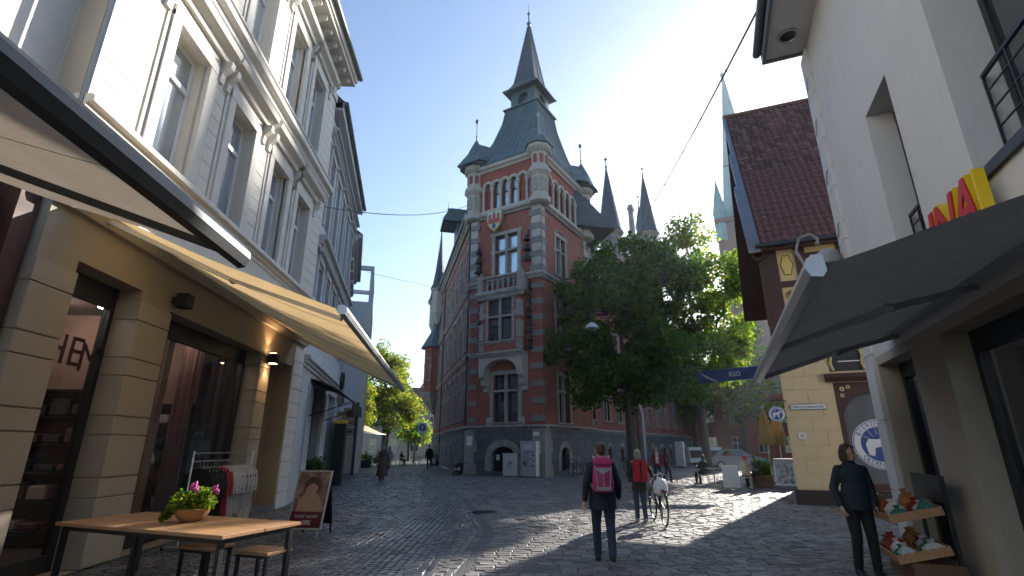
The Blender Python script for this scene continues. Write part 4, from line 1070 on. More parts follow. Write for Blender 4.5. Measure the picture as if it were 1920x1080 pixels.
h3 = thing('corner_house', 'narrow pale stucco house with ornate window trim farther down the street', 'building', (-8.75, 25.2, 0), R(90 + 17))
F3 = Fr(h3); B3 = 8.0
ops = [(x - .45, x + .45, z, z + 2.2) for x in (1.2, 3.2, 5.2, 7.0) for z in (5.2, 9.0)]
F3.mb('wall', MB().facade(0, B3, 0, 12.6, ops + [(1.5, 6.5, 0, 3.6)], .3), M['grey_stone'])
F3.mb('end_wall', MB().add([(B3, 0, 0), (B3, 8, 0), (B3, 8, 12.6), (B3, 0, 12.6)], [(0, 1, 2, 3)]), M['grey_wall'])
for x in (1.2, 3.2, 5.2, 7.0):
    for z in (5.2, 9.0):
        o = window(F3, x, z, .9, 2.2, .18, 2, (.68,), 'white_paint', 'glass')
        b = MB(); b.box(-.6, -.45, -.08, .03, -.05, 2.3); b.box(.45, .6, -.08, .03, -.05, 2.3); b.prism_x([(.03, 2.3), (-.2, 2.4), (-.25, 2.55), (.03, 2.65)], -.75, .75); link('surround', b.mesh('surround', M['grey_stone']), o, (0, -.18, 0))
cornice(F3, 0, B3, 4.1, .4, .35, 'floor_cornice', 'grey_stone'); cornice(F3, 0, B3, 12.2, .6, .6, 'eaves_cornice', 'grey_stone')
F3.mb('roof', MB().prism_x([(-.6, 12.8), (4, 16), (8, 12.8)], 0, B3), M['slate'])
F3.mb('shop_front', MB().box(1.5, 6.5, .3, .36, 0, 3.6), M['dark_frame'])

# modern white block with an open roof frame at the far end
mod = thing('modern_block', 'plain white modern block with an open concrete frame on its roof', 'building', (-17.2, 34.3, 0), R(15))
FM = Fr(mod)
FM.mb('wall', MB().box(0, 7.0, 0, 7, 4.0, 12.0), M['grey_wall'])
FM.mb('side_wall', MB().box(6.6, 7.03, -.05, 6.9, 0, 11.9), M['white_wall'])
FM.mb('ground_floor', MB().box(.3, 6.6, .4, 6.8, 0, 4.0), M['beige_wall'])
fr_ = MB()
for x in (.1, 3.4, 6.8): fr_.box(x - .12, x + .12, 0.05, .35, 12.0, 14.8); fr_.box(x - .12, x + .12, 6.6, 6.9, 12.0, 14.8); fr_.box(x - .12, x + .12, .36, 6.59, 14.5, 14.8)
fr_.box(-.02, 6.92, .03, .37, 14.55, 14.85); fr_.box(-.02, 6.92, 6.58, 6.92, 14.55, 14.85)
FM.mb('roof_frame', fr_, M['grey_stone'])

# ================================================================== awnings
def awning(name, label, w0, w1, b0, b1, fab, barm, group=None, arms=(.12, .88), sag=.06, barr=.07, val=0.0, cass=.12):
    """w0,w1 wall ends, b0,b1 front bar ends (world points)"""
    o = thing(name, label, 'awning', tuple(w0), 0, group); O = Vector(w0)
    w0, w1, b0, b1 = [Vector(p) - O for p in (w0, w1, b0, b1)]
    n, m = 48, 24; v = []; f = []; O2 = O * .37
    for j in range(m + 1):
        t_ = j / m
        for i in range(n + 1):
            u = i / n; p = w0.lerp(w1, u).lerp(b0.lerp(b1, u), t_)
            p.z += -sag * math.sin(math.pi * t_) * (.75 + .25 * math.sin(u * 9)) + .035 * math.sin(math.pi * t_) * mnoise.noise(Vector((u * 7, t_ * 2.0, O2.x + O2.y)))
            v.append(tuple(p))
    for j in range(m):
        for i in range(n): f.append((j * (n + 1) + i, j * (n + 1) + i + 1, (j + 1) * (n + 1) + i + 1, (j + 1) * (n + 1) + i))
    b = MB(); b.add(v, f); b.obj('fabric', fab, o, smooth=True)
    for q in range(1, int((w1 - w0).length / 1.15) if fab is not M['awning_grey'] else 1):
        u = q * 1.15 / (w1 - w0).length; MB().tube([Vector(v[j * (n + 1) + min(n, round(u * n))]) - Vector((0, 0, .004)) for j in range(m + 1)], .003, 4).obj('seam', fab, o)
    d = (b1 - b0).normalized(); out = ((b0 + b1) / 2 - (w0 + w1) / 2); out.z = 0; out -= d * out.dot(d); out.normalize()
    prof = [(-.02, barr), (.05, barr * 1.05), (.09, barr * .5), (.10, -barr * .2), (.07, -barr), (0, -barr * 1.15), (-.03, -barr * .6)]
    rg = []
    for e in (b0 - d * .04, b1 + d * .04): rg.append([tuple(e + out * px + Vector((0, 0, pz))) for px, pz in prof])
    MB().loft(rg).obj('front_bar', barm, o)
    MB().bar(w0 + Vector((0, 0, .02)) - out * .0, w1 + Vector((0, 0, .02)), cass * 1.3, cass * 1.2).obj('cassette', barm, o)
    for a in arms:
        s = w0.lerp(w1, a) + Vector((0, 0, -.10)); e = b0.lerp(b1, a) + Vector((0, 0, -.03)) - out * .05
        dr_ = 1 if a < .5 else -1
        k = s.lerp(e, .5) + d * dr_ * .55 + Vector((0, 0, -.02))
        MB().bar(s, k, .05, .07).bar(k, e, .05, .06).ell(k, (.06, .06, .06), 8, 6).obj('folding_arm', barm, o)
    return o
awning('awning', 'long beige shop awning with a pale front bar over the clothes rack', (-6.0, 6.35, 4.98), (-6.62, 15.3, 4.98), (-2.25, 6.35, 3.38), (-3.36, 15.5, 3.34), M['awning_beige'], M['alu'], 'left shop awnings', (.04, .93), .10, .06)
awning('awning', 'taupe awning with a dark front bar, nearest overhead at the corner of the street', (-6.1, -1.5, 4.7), (-6.4, 4.6, 4.7), (-2.25, -1.5, 3.46), (-2.66, 4.55, 3.44), M['awning_taupe'], M['dark_metal'], 'left shop awnings', (.55, .96), .05, .10)

# ================================================================== white building on the right
RC = (6.7, 9.4); RA = 21.5
wb = thing('white_shop_building', 'smooth white building with deep window recesses above the dark shop awning', 'building', (RC[0], RC[1], 0), R(-90 - RA))
F4 = Fr(wb); B4 = 16.0
dops = [(5.15, 8.0, 4.3, 8.6), (2.7, 3.75, 3.9, 6.75), (10, 13, 4.3, 8.6)]
F4.mb('wall', MB().facade(0, B4, 3.2, 10.2, dops, .75), M['render_white'])
lo_ = [(.55, 2.2, 0, 3.05), (3.3, 9.5, 0, 3.05)]
F4.mb('shop_wall', MB().facade(0, B4, 0, 3.2, lo_, .5), M['beige_wall'])
F4.mb('side_wall', MB().add([(0, 12, 0), (0, 0, 0), (0, 0, 10.2), (0, 12, 10.2)], [(0, 1, 2, 3)]), M['render_white'])
F4.mb('end_wall', MB().add([(B4, 0, 0), (B4, 12, 0), (B4, 12, 10.2), (B4, 0, 10.2)], [(0, 1, 2, 3)]), M['render_white'])
q4 = unit(M['render_white'], 'quoin', .012)
for i in range(9): F4.put('quoin', q4, .22, -.0, .4 + i * 1.14, scale=(.50, .14, 1.125))
o = window(F4, 3.22, 3.9, 1.04, 2.85, .40, 1, (), 'dark_frame', 'glass', .05, .06)
o = window(F4, 6.58, 4.3, 2.8, 4.3, .5, 3, (.5,), 'dark_frame', 'glass', .09, .1)
def rail(x0, x1, z0, z1, y, n):
    t = F4.put('railing', MB().box(x0, x1, y - .02, y + .02, z1 - .04, z1).box(x0, x1, y - .02, y + .02, z0, z0 + .03).mesh('railing', M['dark_metal']))
    for i in range(n): link('rail_bar', unit(M['dark_metal'], 'rail_bar'), t, (x0 + (x1 - x0) * i / (n - 1), y, (z0 + z1) / 2), (0, 0, 0), (.022, .022, z1 - z0 - .04))
    for k in (1, 2, 3, 4): link('rail_bar', unit(M['dark_metal'], 'rail_bar'), t, ((x0 + x1) / 2, y - .005, z0 + (z1 - z0) * k / 5), (0, 0, 0), (x1 - x0, .016, .016))
rail(5.18, 7.96, 4.4, 5.5, .30, 7); rail(2.75, 3.7, 4.0, 4.95, .22, 4)
F4.mb('sill', MB().box(5.1, 8.05, -.05, .5, 4.2, 4.31), M['dark_metal']); F4.mb('sill', MB().box(2.66, 3.8, -.04, .5, 3.82, 3.9), M['dark_metal'])
F4.mb('eaves_soffit', MB().box(.3, B4, -.82, .1, 10.15, 10.3), M['grey_wall'])
F4.mb('eaves_board', MB().box(.28, B4, -.88, -.82, 10.1, 10.42), M['zinc']); F4.mb('eaves_board', MB().box(.22, .28, -.88, 2, 10.1, 10.42), M['zinc'])
F4.mb('gutter', MB().tube([(.2, -.96, 10.42), (B4, -.96, 10.42)], .09, 8), M['zinc'], True)
F4.mb('roof', MB().prism_x([(-.9, 10.44), (5, 14.5), (12, 10.44)], .2, B4), M['slate'])
dl = F4.mb('downlight', MB().lathe([(.20, 0), (.20, -.05), (.17, -.05), (.16, -.02)], (.95, -.42, 10.15), 20), M['steel'], True)
link('lens', MB().lathe([(.155, -.03), (.155, -.025)], (.95, -.42, 10.15), 20).mesh('lens', M['glass']), dl)
for z in (4.6, 5.8, 7.0, 8.2, 9.3):
    F4.mb('cable_clip', MB().tube([(.5, -.02, z + .12), (.3, -.09, z + .12), (.12, -.09, z - .12)], .012, 5), M['steel'])
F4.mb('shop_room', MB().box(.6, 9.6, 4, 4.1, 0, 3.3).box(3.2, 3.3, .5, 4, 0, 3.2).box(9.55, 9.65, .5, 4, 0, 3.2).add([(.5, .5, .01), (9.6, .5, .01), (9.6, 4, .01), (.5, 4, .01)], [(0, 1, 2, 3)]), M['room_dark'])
F4.mb('door_frame', MB().box(.55, .68, .3, .42, 0, 3.05).box(2.08, 2.2, .3, .42, 0, 3.05).box(.68, 2.08, .3, .42, 2.8, 3.05).box(1.3, 1.38, .32, .4, 0, 2.8), M['dark_frame'])
o = F4.mb('shop_window', MB().box(3.3, 3.42, .3, .42, 0, 3.05).box(9.38, 9.5, .3, .42, 0, 3.05).box(3.42, 9.38, .3, .42, 2.8, 3.05).box(5.3, 5.4, .3, .42, 0, 2.8).box(7.3, 7.4, .3, .42, 0, 2.8), M['dark_frame'])
for a, b in ((3.42, 5.3), (5.4, 7.3), (7.4, 9.38)): link('pane', pane_mesh(M['shopglass']), o, ((a + b) / 2, .36, 1.4), (0, 0, 0), (b - a, .012, 2.8))
M['pink'] = flat('pink_poster', (.55, .03, .12), .5)
ps = F4.mb('poster', MB().prism_y([(x + 1.85, z + 1.75) for x, z in [(.16 * math.cos(a) * 1.1, .42 * math.sin(a)) for a in [2 * math.pi * i / 20 for i in range(20)]]], .27, .28), M['pink'])
text('SALE', .13, M['white_paint'], ps, (1.85, .262, 1.86)); text('-50%', .1, M['white_paint'], ps, (1.85, .262, 1.62))
awning('awning', 'charcoal shop awning with a grey metal front bar beside the white building', (3.92, 2.35, 3.42), (6.12, 7.95, 3.42), (2.13, 3.26, 2.86), (4.27, 8.70, 2.80), M['awning_grey'], M['alu'], None, (.5, .95), .05, .075, cass=.2)
M['zinc_pale'] = mat('dull_zinc', (.28, .28, .285), .6, .15, 3, .05, 30)
ew = thing('gooseneck_lamp', 'grey curled gooseneck lamp with a round head at the white building corner', 'lamp', (RC[0], RC[1], 5.15), R(-90 - RA))
pts = [(.05, -.1, .1), (.0, -.5, .05), (-.02, -.75, .12), (-.02, -.85, .4), (-.02, -.75, .68), (-.02, -.55, .74), (-.02, -.42, .62), (-.02, -.45, .5)]
MB().tube(pts, [.035, .035, .035, .035, .035, .035, .035, .05], 8).obj('neck', M['zinc_pale'], ew, smooth=True)
MB().lathe([(.04, -.1), (.2, -.06), (.24, .06), (.2, .18), (.08, .26)], (.0, -.32, .1), 12)  .obj('head', M['zinc_pale'], ew, smooth=True)
# red and yellow letters above the awning
sg = thing('letter_sign', 'red block letters with yellow sides fixed on the white wall above the awning', 'sign', (0, 0, 0))
sg.location = wb.matrix_basis @ Vector((5.02, -.10, 3.96)); sg.rotation_euler = wb.rotation_euler
M['sign_red'] = flat('sign_red', (.55, .01, .015), .4); M['sign_yellow'] = flat('sign_yellow', (.78, .52, .01), .45)
for i, ch in enumerate('INA'):
    x = (-.60, -.25, .24)[i]
    text(ch, .7, M['sign_yellow'], sg, (x, -.07, 0), (math.pi / 2, 0, 0), 'letter_side', .045, .25, bold=.03)
    text(ch, .7, M['sign_red'], sg, (x, -.13, 0), (math.pi / 2, 0, 0), 'letter_face', .006, .25, bold=.01)
MB().box(.53, .58, -.125, -.03, -.25, .27).obj('end_block', M['sign_yellow'], sg)

# ================================================================== half-timbered house
YH = (8.75, 16.5)
yh = thing('half_timbered_house', 'half-timbered house with weathered red pantiles over a pale yellow ground floor', 'building', (YH[0], YH[1], 0), R(-RA))
F5 = Fr(yh); B5, D5 = 8.0, 9.4
F5.mb('ground_wall', MB().facade(0, B5, .42, 5.2, [(1.45, 4.3, .42, 3.6)], .35), M['yellow_wall'])
F5.mb('plinth', MB().box(-.05, 1.45, -.06, .3, 0, .42).box(4.3, B5, -.06, .3, 0, .42).box(1.45, 4.3, -.05, .3, 0, .40), mat('dark_painted_plinth', (.03, .02, .018), .7, .4, 4, .4, 20, dirt=((.3, .28, .25), 5, .66, .8)))
F5.mb('side_wall', MB().add([(1.5, D5, 0), (.03, .02, 0), (.03, .02, 8.2), (.8, D5 / 2, 16.6), (1.5, D5, 8.2)], [(0, 1, 2, 3, 4)]), M['yellow_wall'])
F5.mb('end_wall', MB().add([(B5, 0, 0), (B5, D5, 0), (B5, D5, 8.2), (B5, D5 / 2, 16.6), (B5, 0, 8.2)], [(0, 1, 2, 3, 4)]), M['yellow_wall'])
blocks(F5, ashlar_rects(0, 1.42, .45, 5.1, .7, .42, []), M['yellow_wall'], -.018, .01, 'stone', .007, .006)
# upper timber floor, jettied
J = -.32
F5.mb('upper_wall', MB().box(-.02, B5, J + .06, .3, 5.35, 8.3), M['ochre'])
tb = unit(M['timber'], 'beam', .01)
def beam(x0, x1, z0, z1, d=.0): F5.put('beam', tb, (x0 + x1) / 2, J - d / 2 + .04, (z0 + z1) / 2, scale=(x1 - x0, .1 + d, z1 - z0))
beam(-.1, B5, 5.15, 5.5, .06); beam(-.1, B5, 8.12, 8.35, .04); beam(-.12, .45, 5.5, 8.12, .02)
for x in (1.0, 2.25, 3.5, 4.75, 6.0): beam(x, x + .3, 5.5, 8.12)
for k, x in enumerate((.45, 1.3, 2.55, 3.8)):
    x1 = (1.0, 2.25, 3.5, 4.75)[k]; beam(x, x1, 6.78, 6.98)
    if k: beam(x, x1, 7.72, 7.9)
def ornament(xc, zc, w, h, k):
    b = MB(); P = []
    for i in range(28):
        a = 2 * math.pi * i / 28; r_ = 1 + .10 * math.cos(6 * a); P.append((xc + w * r_ * math.cos(a), zc + h * r_ * math.sin(a)))
    o = F5.mb('painted_panel', MB().prism_y(P, J + .045, J + .056), M['yellow_paint'])
    b = MB()
    for i in range(28):
        p, q = P[i], P[(i + 1) % 28]; b.tube([(p[0], J + .045, p[1]), (q[0], J + .045, q[1])], .014, 4)
    link('outline', b.mesh('outline', M['brown_paint']), o)
ornament(.72, 7.55, .17, .36, 0)
for k in range(5):
    a = R(-60 + 30 * k + 90); ornament(.72 + .13 * math.cos(a), 6.42 + .13 * math.sin(a), .055, .1, 0)
ornament(1.78, 6.1, .3, .4, 0); ornament(1.78, 7.3, .3, .25, 0)
# carved corner bracket
F5.mb('corner_bracket', MB().prism_x([(0, 4.6), (-.1, 4.65), (-.16, 4.85), (J, 5.0), (J, 5.18), (0, 5.18)], .0, .3), M['sandstone_pale'])
F5.mb('eaves_bracket', MB().ring_y(-.12, 7.95, .12, .2, J - .2, J + .1, 0, 360, 14).box(-.35, .1, J - .15, J + .1, 8.1, 8.3), M['timber'])
# shop front of the tavern: dark timber, arched glass
F5.mb('lintel', MB().prism_x([(.1, 3.62), (-.12, 3.62), (-.2, 3.74), (-.22, 3.86), (.1, 3.9)], 1.25, 4.6), M['timber'])
F5.mb('transom_light', MB().box(1.45, 4.4, -.01, .06, 3.95, 4.95), M['dark_frame'])
tw = MB()
for i in range(14):
    a = i * .9; tw.ell((math.cos(a) * .02, math.sin(a) * .02, i * .06), (.05, .05, .045), 8, 4)
twm = tw.mesh('twisted_post', M['ochre'])
for x in (1.5, 2.35, 3.2): F5.put('twisted_post', twm, x, -.06, 4.0)
for z in (4.25, 4.6): F5.put('glazing_bar', unit(M['white_paint'], 'glazing_bar'), 2.0, -.03, z, scale=(.6, .03, .03))
o = F5.mb('tavern_window', MB().box(1.45, 1.6, .05, .22, .42, 3.6).box(4.15, 4.3, .05, .22, .42, 3.6).box(1.6, 4.15, .06, .2, .42, .62).archfill(2.4, 1.6, 2.5, .75, 3.6, .06, .2).box(3.2, 3.35, .05, .22, .62, 3.6).archfill(3.75, .8, 2.9, .5, 3.6, .06, .2), M['timber'])
M['tavern_glass'] = glassy('tavern_glass', (.09, .095, .10), .12, 1.5, .1)
link('pane', pane_mesh(M['tavern_glass']), o, (2.4, .15, 2.0), (0, 0, 0), (1.6, .012, 3.0)); link('pane', pane_mesh(M['tavern_glass']), o, (3.75, .15, 2.0), (0, 0, 0), (.8, .012, 3.0))
M['blue'] = flat('emblem_blue', (.025, .06, .22), .5); M['white_print'] = flat('white_print', (.62, .64, .66), .5)
def emblem(parent, c, r, y, s=1.0, ringtext=True):
    """round blue and white badge with a running animal and lettering round the rim"""
    x, z = c
    def disc(rr, yy, m, nm): 
        return link(nm, MB().lathe([(rr, -.002), (rr, .002)], n=36).mesh(nm, m), parent, (x, yy, z), (math.pi / 2, 0, 0))
    disc(r, y, M['white_print'], 'badge_rim'); disc(r * .97, y - .005 * s, M['blue'], 'badge_line'); disc(r * .94, y - .01 * s, M['white_print'], 'badge_band'); disc(r * .70, y - .015 * s, M['blue'], 'badge_field')
    if ringtext:
        for tx, a0, da, fl in (('BIERENSTALL', 150, -12, 0), ('OLDENBURG', 222, 10.5, 1)):
            for i, ch in enumerate(tx):
                a = R(a0 + da * i); text(ch, r * .26, M['blue'], parent, (x + r * .82 * math.cos(a), y - .016 * s, z + r * .82 * math.sin(a)), (math.pi / 2, (-(a - math.pi / 2)) if not fl else (-(a + math.pi / 2)), 0), 'badge_letter', .001)
    b = MB()
    P = [(-.5, -.45), (-.3, -.5), (-.22, -.15), (.05, -.1), (.12, -.5), (.3, -.5), (.28, -.05), (.4, .12), (.6, .2), (.55, .36), (.36, .42), (.2, .3), (-.1, .2), (-.42, .22), (-.56, .0)]
    b.prism_y([(x + px * r * .95, z + pz * r * .95) for px, pz in P][::-1], y - .026 * s, y - .018 * s)
    for a in (100, 125, 150, 60): b.bar((x + r * .38 * math.cos(R(a)), y - .02 * s, z + r * .38 * math.sin(R(a))), (x + r * .66 * math.cos(R(a)), y - .02 * s, z + r * .66 * math.sin(R(a))), .035 * r, .01)
    link('badge_animal', b.mesh('badge_animal', M['white_print']), parent)
emblem(o, (2.42, 1.75), .72, .13)
text('BIE', .34, M['blue'], o, (2.62, .135, 2.92))
text('RE', .34, M['blue'], o, (3.75, .135, 2.75))
F5.mb('carved_spandrel', MB().ring_y(1.68, 3.4, .03, .07, .02, .05, 0, 360, 8).ring_y(1.85, 3.46, .03, .06, .02, .05, 0, 360, 8).ring_y(1.66, 3.2, .03, .06, .02, .05, 0, 360, 8), M['ochre'])
# street name plate, small notice
sn = thing('street_sign', 'white street name plate with black border on the yellow wall', 'sign', (0, 0, 0)); sn.location = yh.matrix_basis @ Vector((.66, -.05, 2.88)); sn.rotation_euler = yh.rotation_euler
MB().box(-.50, .50, -.012, .012, -.085, .085).obj('plate', M['black'], sn); MB().box(-.488, .488, -.016, -.011, -.073, .073).obj('face', M['white_print'], sn)
text('Kleine Kirchenstraße', .112, M['black'], sn, (0, -.018, 0), name='lettering', extrude=.001, spacing=.92)
nt = thing('notice_plate', 'small square white notice with a red mark on the yellow wall', 'sign', (0, 0, 0)); nt.location = yh.matrix_basis @ Vector((.36, -.05, 2.0)); nt.rotation_euler = yh.rotation_euler
MB().box(-.1, .1, -.01, .01, -.1, .1).obj('plate', M['white_print'], nt); MB().box(-.045, .045, -.014, -.009, -.045, .045).obj('mark', flat('notice_red', (.5, .08, .08), .5), nt); MB().box(-.02, .02, -.018, -.013, -.02, .02).obj('mark', M['white_print'], nt)
# hanging tavern sign
hs = thing('tavern_sign', 'round blue and white badge hanging from an iron bracket at the house corner', 'sign', (0, 0, 0)); hs.location = yh.matrix_basis @ Vector((-.28, -.28, 2.66)); hs.rotation_euler = yh.rotation_euler
emblem(hs, (0, 0), .235, -.02, .6); MB().lathe([(.24, -.012), (.24, .012)], n=36).obj('disc', M['blue'], hs, (0, 0, 0), (math.pi / 2, 0, 0))
MB().tube([(.35, .25, .42), (-.55, -.02, .42)], .014, 6).tube([(-.1, .05, .42), (0, 0, .22)], .008, 5).tube([(.1, .1, .42), (.02, 0, .22)], .008, 5).ring_y(0.0, .48, .05, .075, .02, .04, 0, 360, 12).ring_y(.14, .47, .035, .055, .04, .06, 0, 360, 12).obj('bracket', M['black'], hs)

# roof: battens, tiles in rows, ridge
ez, ey, rz_, ry = 8.22, J - .42, 17.0, D5 / 2
slope = math.atan2(rz_ - ez, ry - ey); SL = math.hypot(rz_ - ez, ry - ey)
F5.mb('roof', MB().prism_x([(ey + .03, ez - .08), (ry, rz_ - .06), (2 * ry - ey, ez - .08), (2 * ry - ey, ez - .2), (ry, rz_ - .25), (ey + .03, ez - .2)], -.1, B5), M['timber'])
tl = MB(); n = 8; tv = []
TWd, TLn = .235, .40
for (yy, dz) in ((0, .0), (TLn, 0.012)):
    for k in range(n + 1):
        u = k / n; x = (u - .5) * (TWd + .03); z = .035 * math.sin(2 * math.pi * u - .6) + .025
        tv.append((x, yy, z + (0.03 if yy == 0 else 0)))
for k in range(n + 1): x, yy, z = tv[k]; tv.append((x, 0, z - .022))
tf = [(k, k + 1, n + 2 + k, n + 1 + k) for k in range(n)] + [(2 * n + 2 + k, 2 * n + 3 + k, k + 1, k) for k in range(n)]
tl.add(tv, tf); tme = tl.mesh('roof_tile', M['tile'])
rowsn = int(SL / .325); tiles = []
for j in range(rowsn):
    for i in range(int(4.7 / TWd)):
        s = .02 + j * .325
        tiles.append((-.02 + (i + .5) * TWd + rnd.gauss(0, .004), s + rnd.gauss(0, .006), rnd.gauss(0, .004), rnd.gauss(0, .012)))
cs, ss = math.cos(slope), math.sin(slope)
rest = MB()
for idx, (x, s, dz, a) in enumerate(tiles):
    loc = Vector((x, ey + s * cs - dz * ss, ez + s * ss + dz * cs)); rot = Euler((slope, a, 0))
    if idx < 300:
        o = F5.put('roof_tile', tme, loc.x, loc.y, loc.z); o.rotation_euler = (slope, a, F5.rz)
    else:
        m_ = rot.to_matrix(); rest.add([tuple(loc + m_ @ Vector(p)) for p in tv], tf)
stuff(F5.mb('roof_tiles', rest, M['tile']))
F5.mb('ridge', MB().tube([(-.12, ry, rz_ + .02), (B5, ry, rz_ + .02)], .13, 8), M['tile'])
F5.mb('gutter', MB().tube([(-.2, ey - .06, ez - .05), (B5, ey - .06, ez - .05)], .08, 8), M['dark_metal'], True)
# lead-clad verge stepping out toward the eaves
for k, (a, b, o_) in enumerate(((0, .36, .30), (.36, .62, .18), (.62, 1.0, .06))):
    p0, p1 = (ey + (ry - ey) * a, ez + (rz_ - ez) * a), (ey + (ry - ey) * b, ez + (rz_ - ez) * b)
    F5.mb('verge_board', MB().prism_x([(p0[0], p0[1] - .25), (p0[0] - .05, p0[1] + .12), (p1[0] - .05, p1[1] + .12), (p1[0], p1[1] - .25)], -.12 - o_, -.05), M['zinc'])
# ================================================================== trees
def branch_path(a, b, r, wob=.35, n=6):
    a, b = Vector(a), Vector(b); out = []
    for i in range(n + 1):
        t_ = i / n; p = a.lerp(b, t_); w = wob * math.sin(math.pi * t_)
        p += Vector((r.uniform(-w, w), r.uniform(-w, w), r.uniform(-w * .4, w * .9))); out.append(p)
    return out
def leaf_cloud(b, clumps, n, size, r, flatten=.8):
    for (c, rad, dens) in clumps:
        for i in range(int(n * dens)):
            d = Vector((r.gauss(0, 1), r.gauss(0, 1), r.gauss(0, 1) * flatten))
            if d.length < 1e-4: continue
            d = d.normalized() * rad * (r.random() ** .45) * Vector((1, 1, flatten)).length / 1.6
            p = c + d
            s = size * r.uniform(.6, 1.25)
            q = Euler((r.gauss(0, .7), r.gauss(0, .7) + .4, r.uniform(0, 6.28))).to_matrix()
            up = q @ Vector((0, 0, 1))
            v = [p + q @ Vector(k) * s for k in ((0, -.5, .06), (.34, -.08, 0), (.22, .34, -.02), (0, .58, -.12), (-.22, .34, -.02), (-.34, -.08, 0))]
            b.add([tuple(k) for k in v], [(0, 1, 2, 3), (0, 3, 4, 5)])
def tree(name, label, base, trunk_r, fork, lobes, leafm, seed, nclump=70, nleaf=380, size=.2, group=None, crad=(.7, 1.25), bare=0):
    """lobes: ellipsoids (centre, radii) relative to the base that fill the crown"""
    r = random.Random(seed); t = thing(name, label, 'tree', base, 0, group)
    lob = [(Vector(c), Vector(q)) for c, q in lobes]; vol = [q.x * q.y * q.z for c, q in lob]; cl = []
    for k in range(nclump):
        c, q = r.choices(lob, vol)[0]
        d = Vector((r.gauss(0, 1), r.gauss(0, 1), r.gauss(0, 1))).normalized() * (r.random() ** .36)
        cl.append((c + Vector((d.x * q.x, d.y * q.y, d.z * q.z)), r.uniform(*crad), r.uniform(.55, 1.2)))
    b = MB(); f = Vector(fork)
    tp = [Vector((0, 0, -.1)), Vector((.02, 0, .25)), f * .35 + Vector((.06, .03, 0)), f * .7, f]
    b.tube(tp, [trunk_r * 1.5, trunk_r * 1.1, trunk_r, trunk_r * .9, trunk_r * .8], 12)
    limbs = []
    for (c, q) in lob:
        e = c + Vector((0, 0, -q.z * .15)); pth = branch_path(f * r.uniform(.75, 1), e, r, .5, 7)
        b.tube(pth, [trunk_r * (.62 - .5 * i / 7) for i in range(8)], 8); limbs.append(pth)
    for (c, rad, d_) in cl:
        pts = [p for l in limbs for p in l[2:]]
        s = min(pts, key=lambda p: (p - c).length + (2 if p.z > c.z else 0))
        b.tube(branch_path(s, c, r, .25, 4), [trunk_r * .16, trunk_r * .12, trunk_r * .09, trunk_r * .06, trunk_r * .03], 5)
        for k in range(bare): b.tube(branch_path(c, c + Vector((r.gauss(0, .8), r.gauss(0, .8), r.uniform(.2, 1.1))), r, .1, 3), [.012, .01, .007, .004], 4)
    b.obj('trunk', M['bark'], t, smooth=True)
    lb = MB(); leaf_cloud(lb, cl, nleaf, size, r)
    me = bpy.data.meshes.new('crown'); me.from_pydata(lb.v, [], lb.f); me.materials.append(M[leafm]); link('crown', me, t)
    return t
tree('plane_tree', 'broad dark green tree beside the town hall tower', (7.3, 32.2, 0), .34, (.1, 0, 5.0),
     [((-1.0, -.3, 10.4), (3.2, 3.0, 3.2)), ((.4, 0, 12.8), (3.0, 2.8, 2.6)), ((-3.4, -.6, 7.6), (2.0, 2.0, 1.4)), ((1.6, -.5, 7.6), (3.4, 2.6, 2.0)), ((-1.0, 0, 6.6), (3.0, 2.4, 1.6)), ((3.0, .6, 12.6), (2.2, 2.6, 3.0)), ((-.8, -.5, 5.3), (3.0, 2.2, 1.2)), ((2.6, -.4, 5.4), (2.6, 2.2, 1.3))],
     'leaf_dark', 11, 185, 320, .25, None, (.55, 1.1), 1)
tree('maple_tree', 'sunlit yellow-green tree behind the blue street banner', (13.4, 36.5, 0), .3, (.0, 0, 5.2),
     [((-.8, 0, 12.6), (3.2, 3.0, 3.8)), ((.2, -.2, 16.8), (2.9, 2.6, 2.4)), ((2.6, -.4, 13.0), (2.2, 2.2, 2.6)), ((1.4, -.4, 9.0), (2.4, 2.2, 2.0)), ((-2.0, -.6, 8.6), (2.0, 2.0, 1.8)), ((3.2, 0, 10.2), (1.4, 1.5, 1.4)), ((-1.6, -.6, 6.4), (2.2, 1.8, 1.3)), ((1.0, -.3, 6.6), (1.8, 1.6, 1.1))],
     'leaf_mid', 23, 120, 230, .26, None, (.55, 1.1), 2)
bt = 'trees beyond the square'
tree('lime_tree', 'pale hazy tree behind the maple, by the tavern corner', (26.5, 60, 0), .35, (0, 0, 4.5), [((-1, 0, 9), (4.2, 4, 4)), ((2.5, 0, 8), (3.5, 3.5, 3.5)), ((0, 0, 13), (3.6, 3.4, 3.2))], 'leaf_mid', 31, 60, 220, .34, bt, (1.1, 1.8))
tree('lime_tree', 'low green tree in the shade past the parked car', (22.0, 63, 0), .3, (0, 0, 4.0), [((0, 0, 8), (4, 4, 3.2)), ((-2.5, 0, 6.5), (2.6, 2.6, 2.2))], 'leaf_dark', 37, 40, 220, .34, bt, (1.1, 1.7))
gl = 'yellow trees by the pavement cafe'
tree('ash_tree', 'tall yellow autumn tree above the cafe at the end of the street', (-15.2, 62, 0), .3, (0, 0, 4.0), [((0, 0, 9.0), (3.2, 3, 3.4)), ((-1.8, 0, 6.5), (3.0, 3, 2.6)), ((1.8, 0, 5.6), (2.4, 2.4, 2.2)), ((-.6, 0, 12), (2.2, 2.2, 1.8))], 'leaf_auto', 41, 75, 220, .32, gl, (.8, 1.5))
tree('ash_tree', 'smaller yellow tree nearest to the white modern block', (-15.9, 52, 0), .2, (0, 0, 3.2), [((0, 0, 6.0), (2.2, 2.2, 2.4)), ((.8, 0, 8.2), (1.6, 1.6, 1.6))], 'leaf_auto', 43, 36, 220, .28, gl, (.7, 1.2))
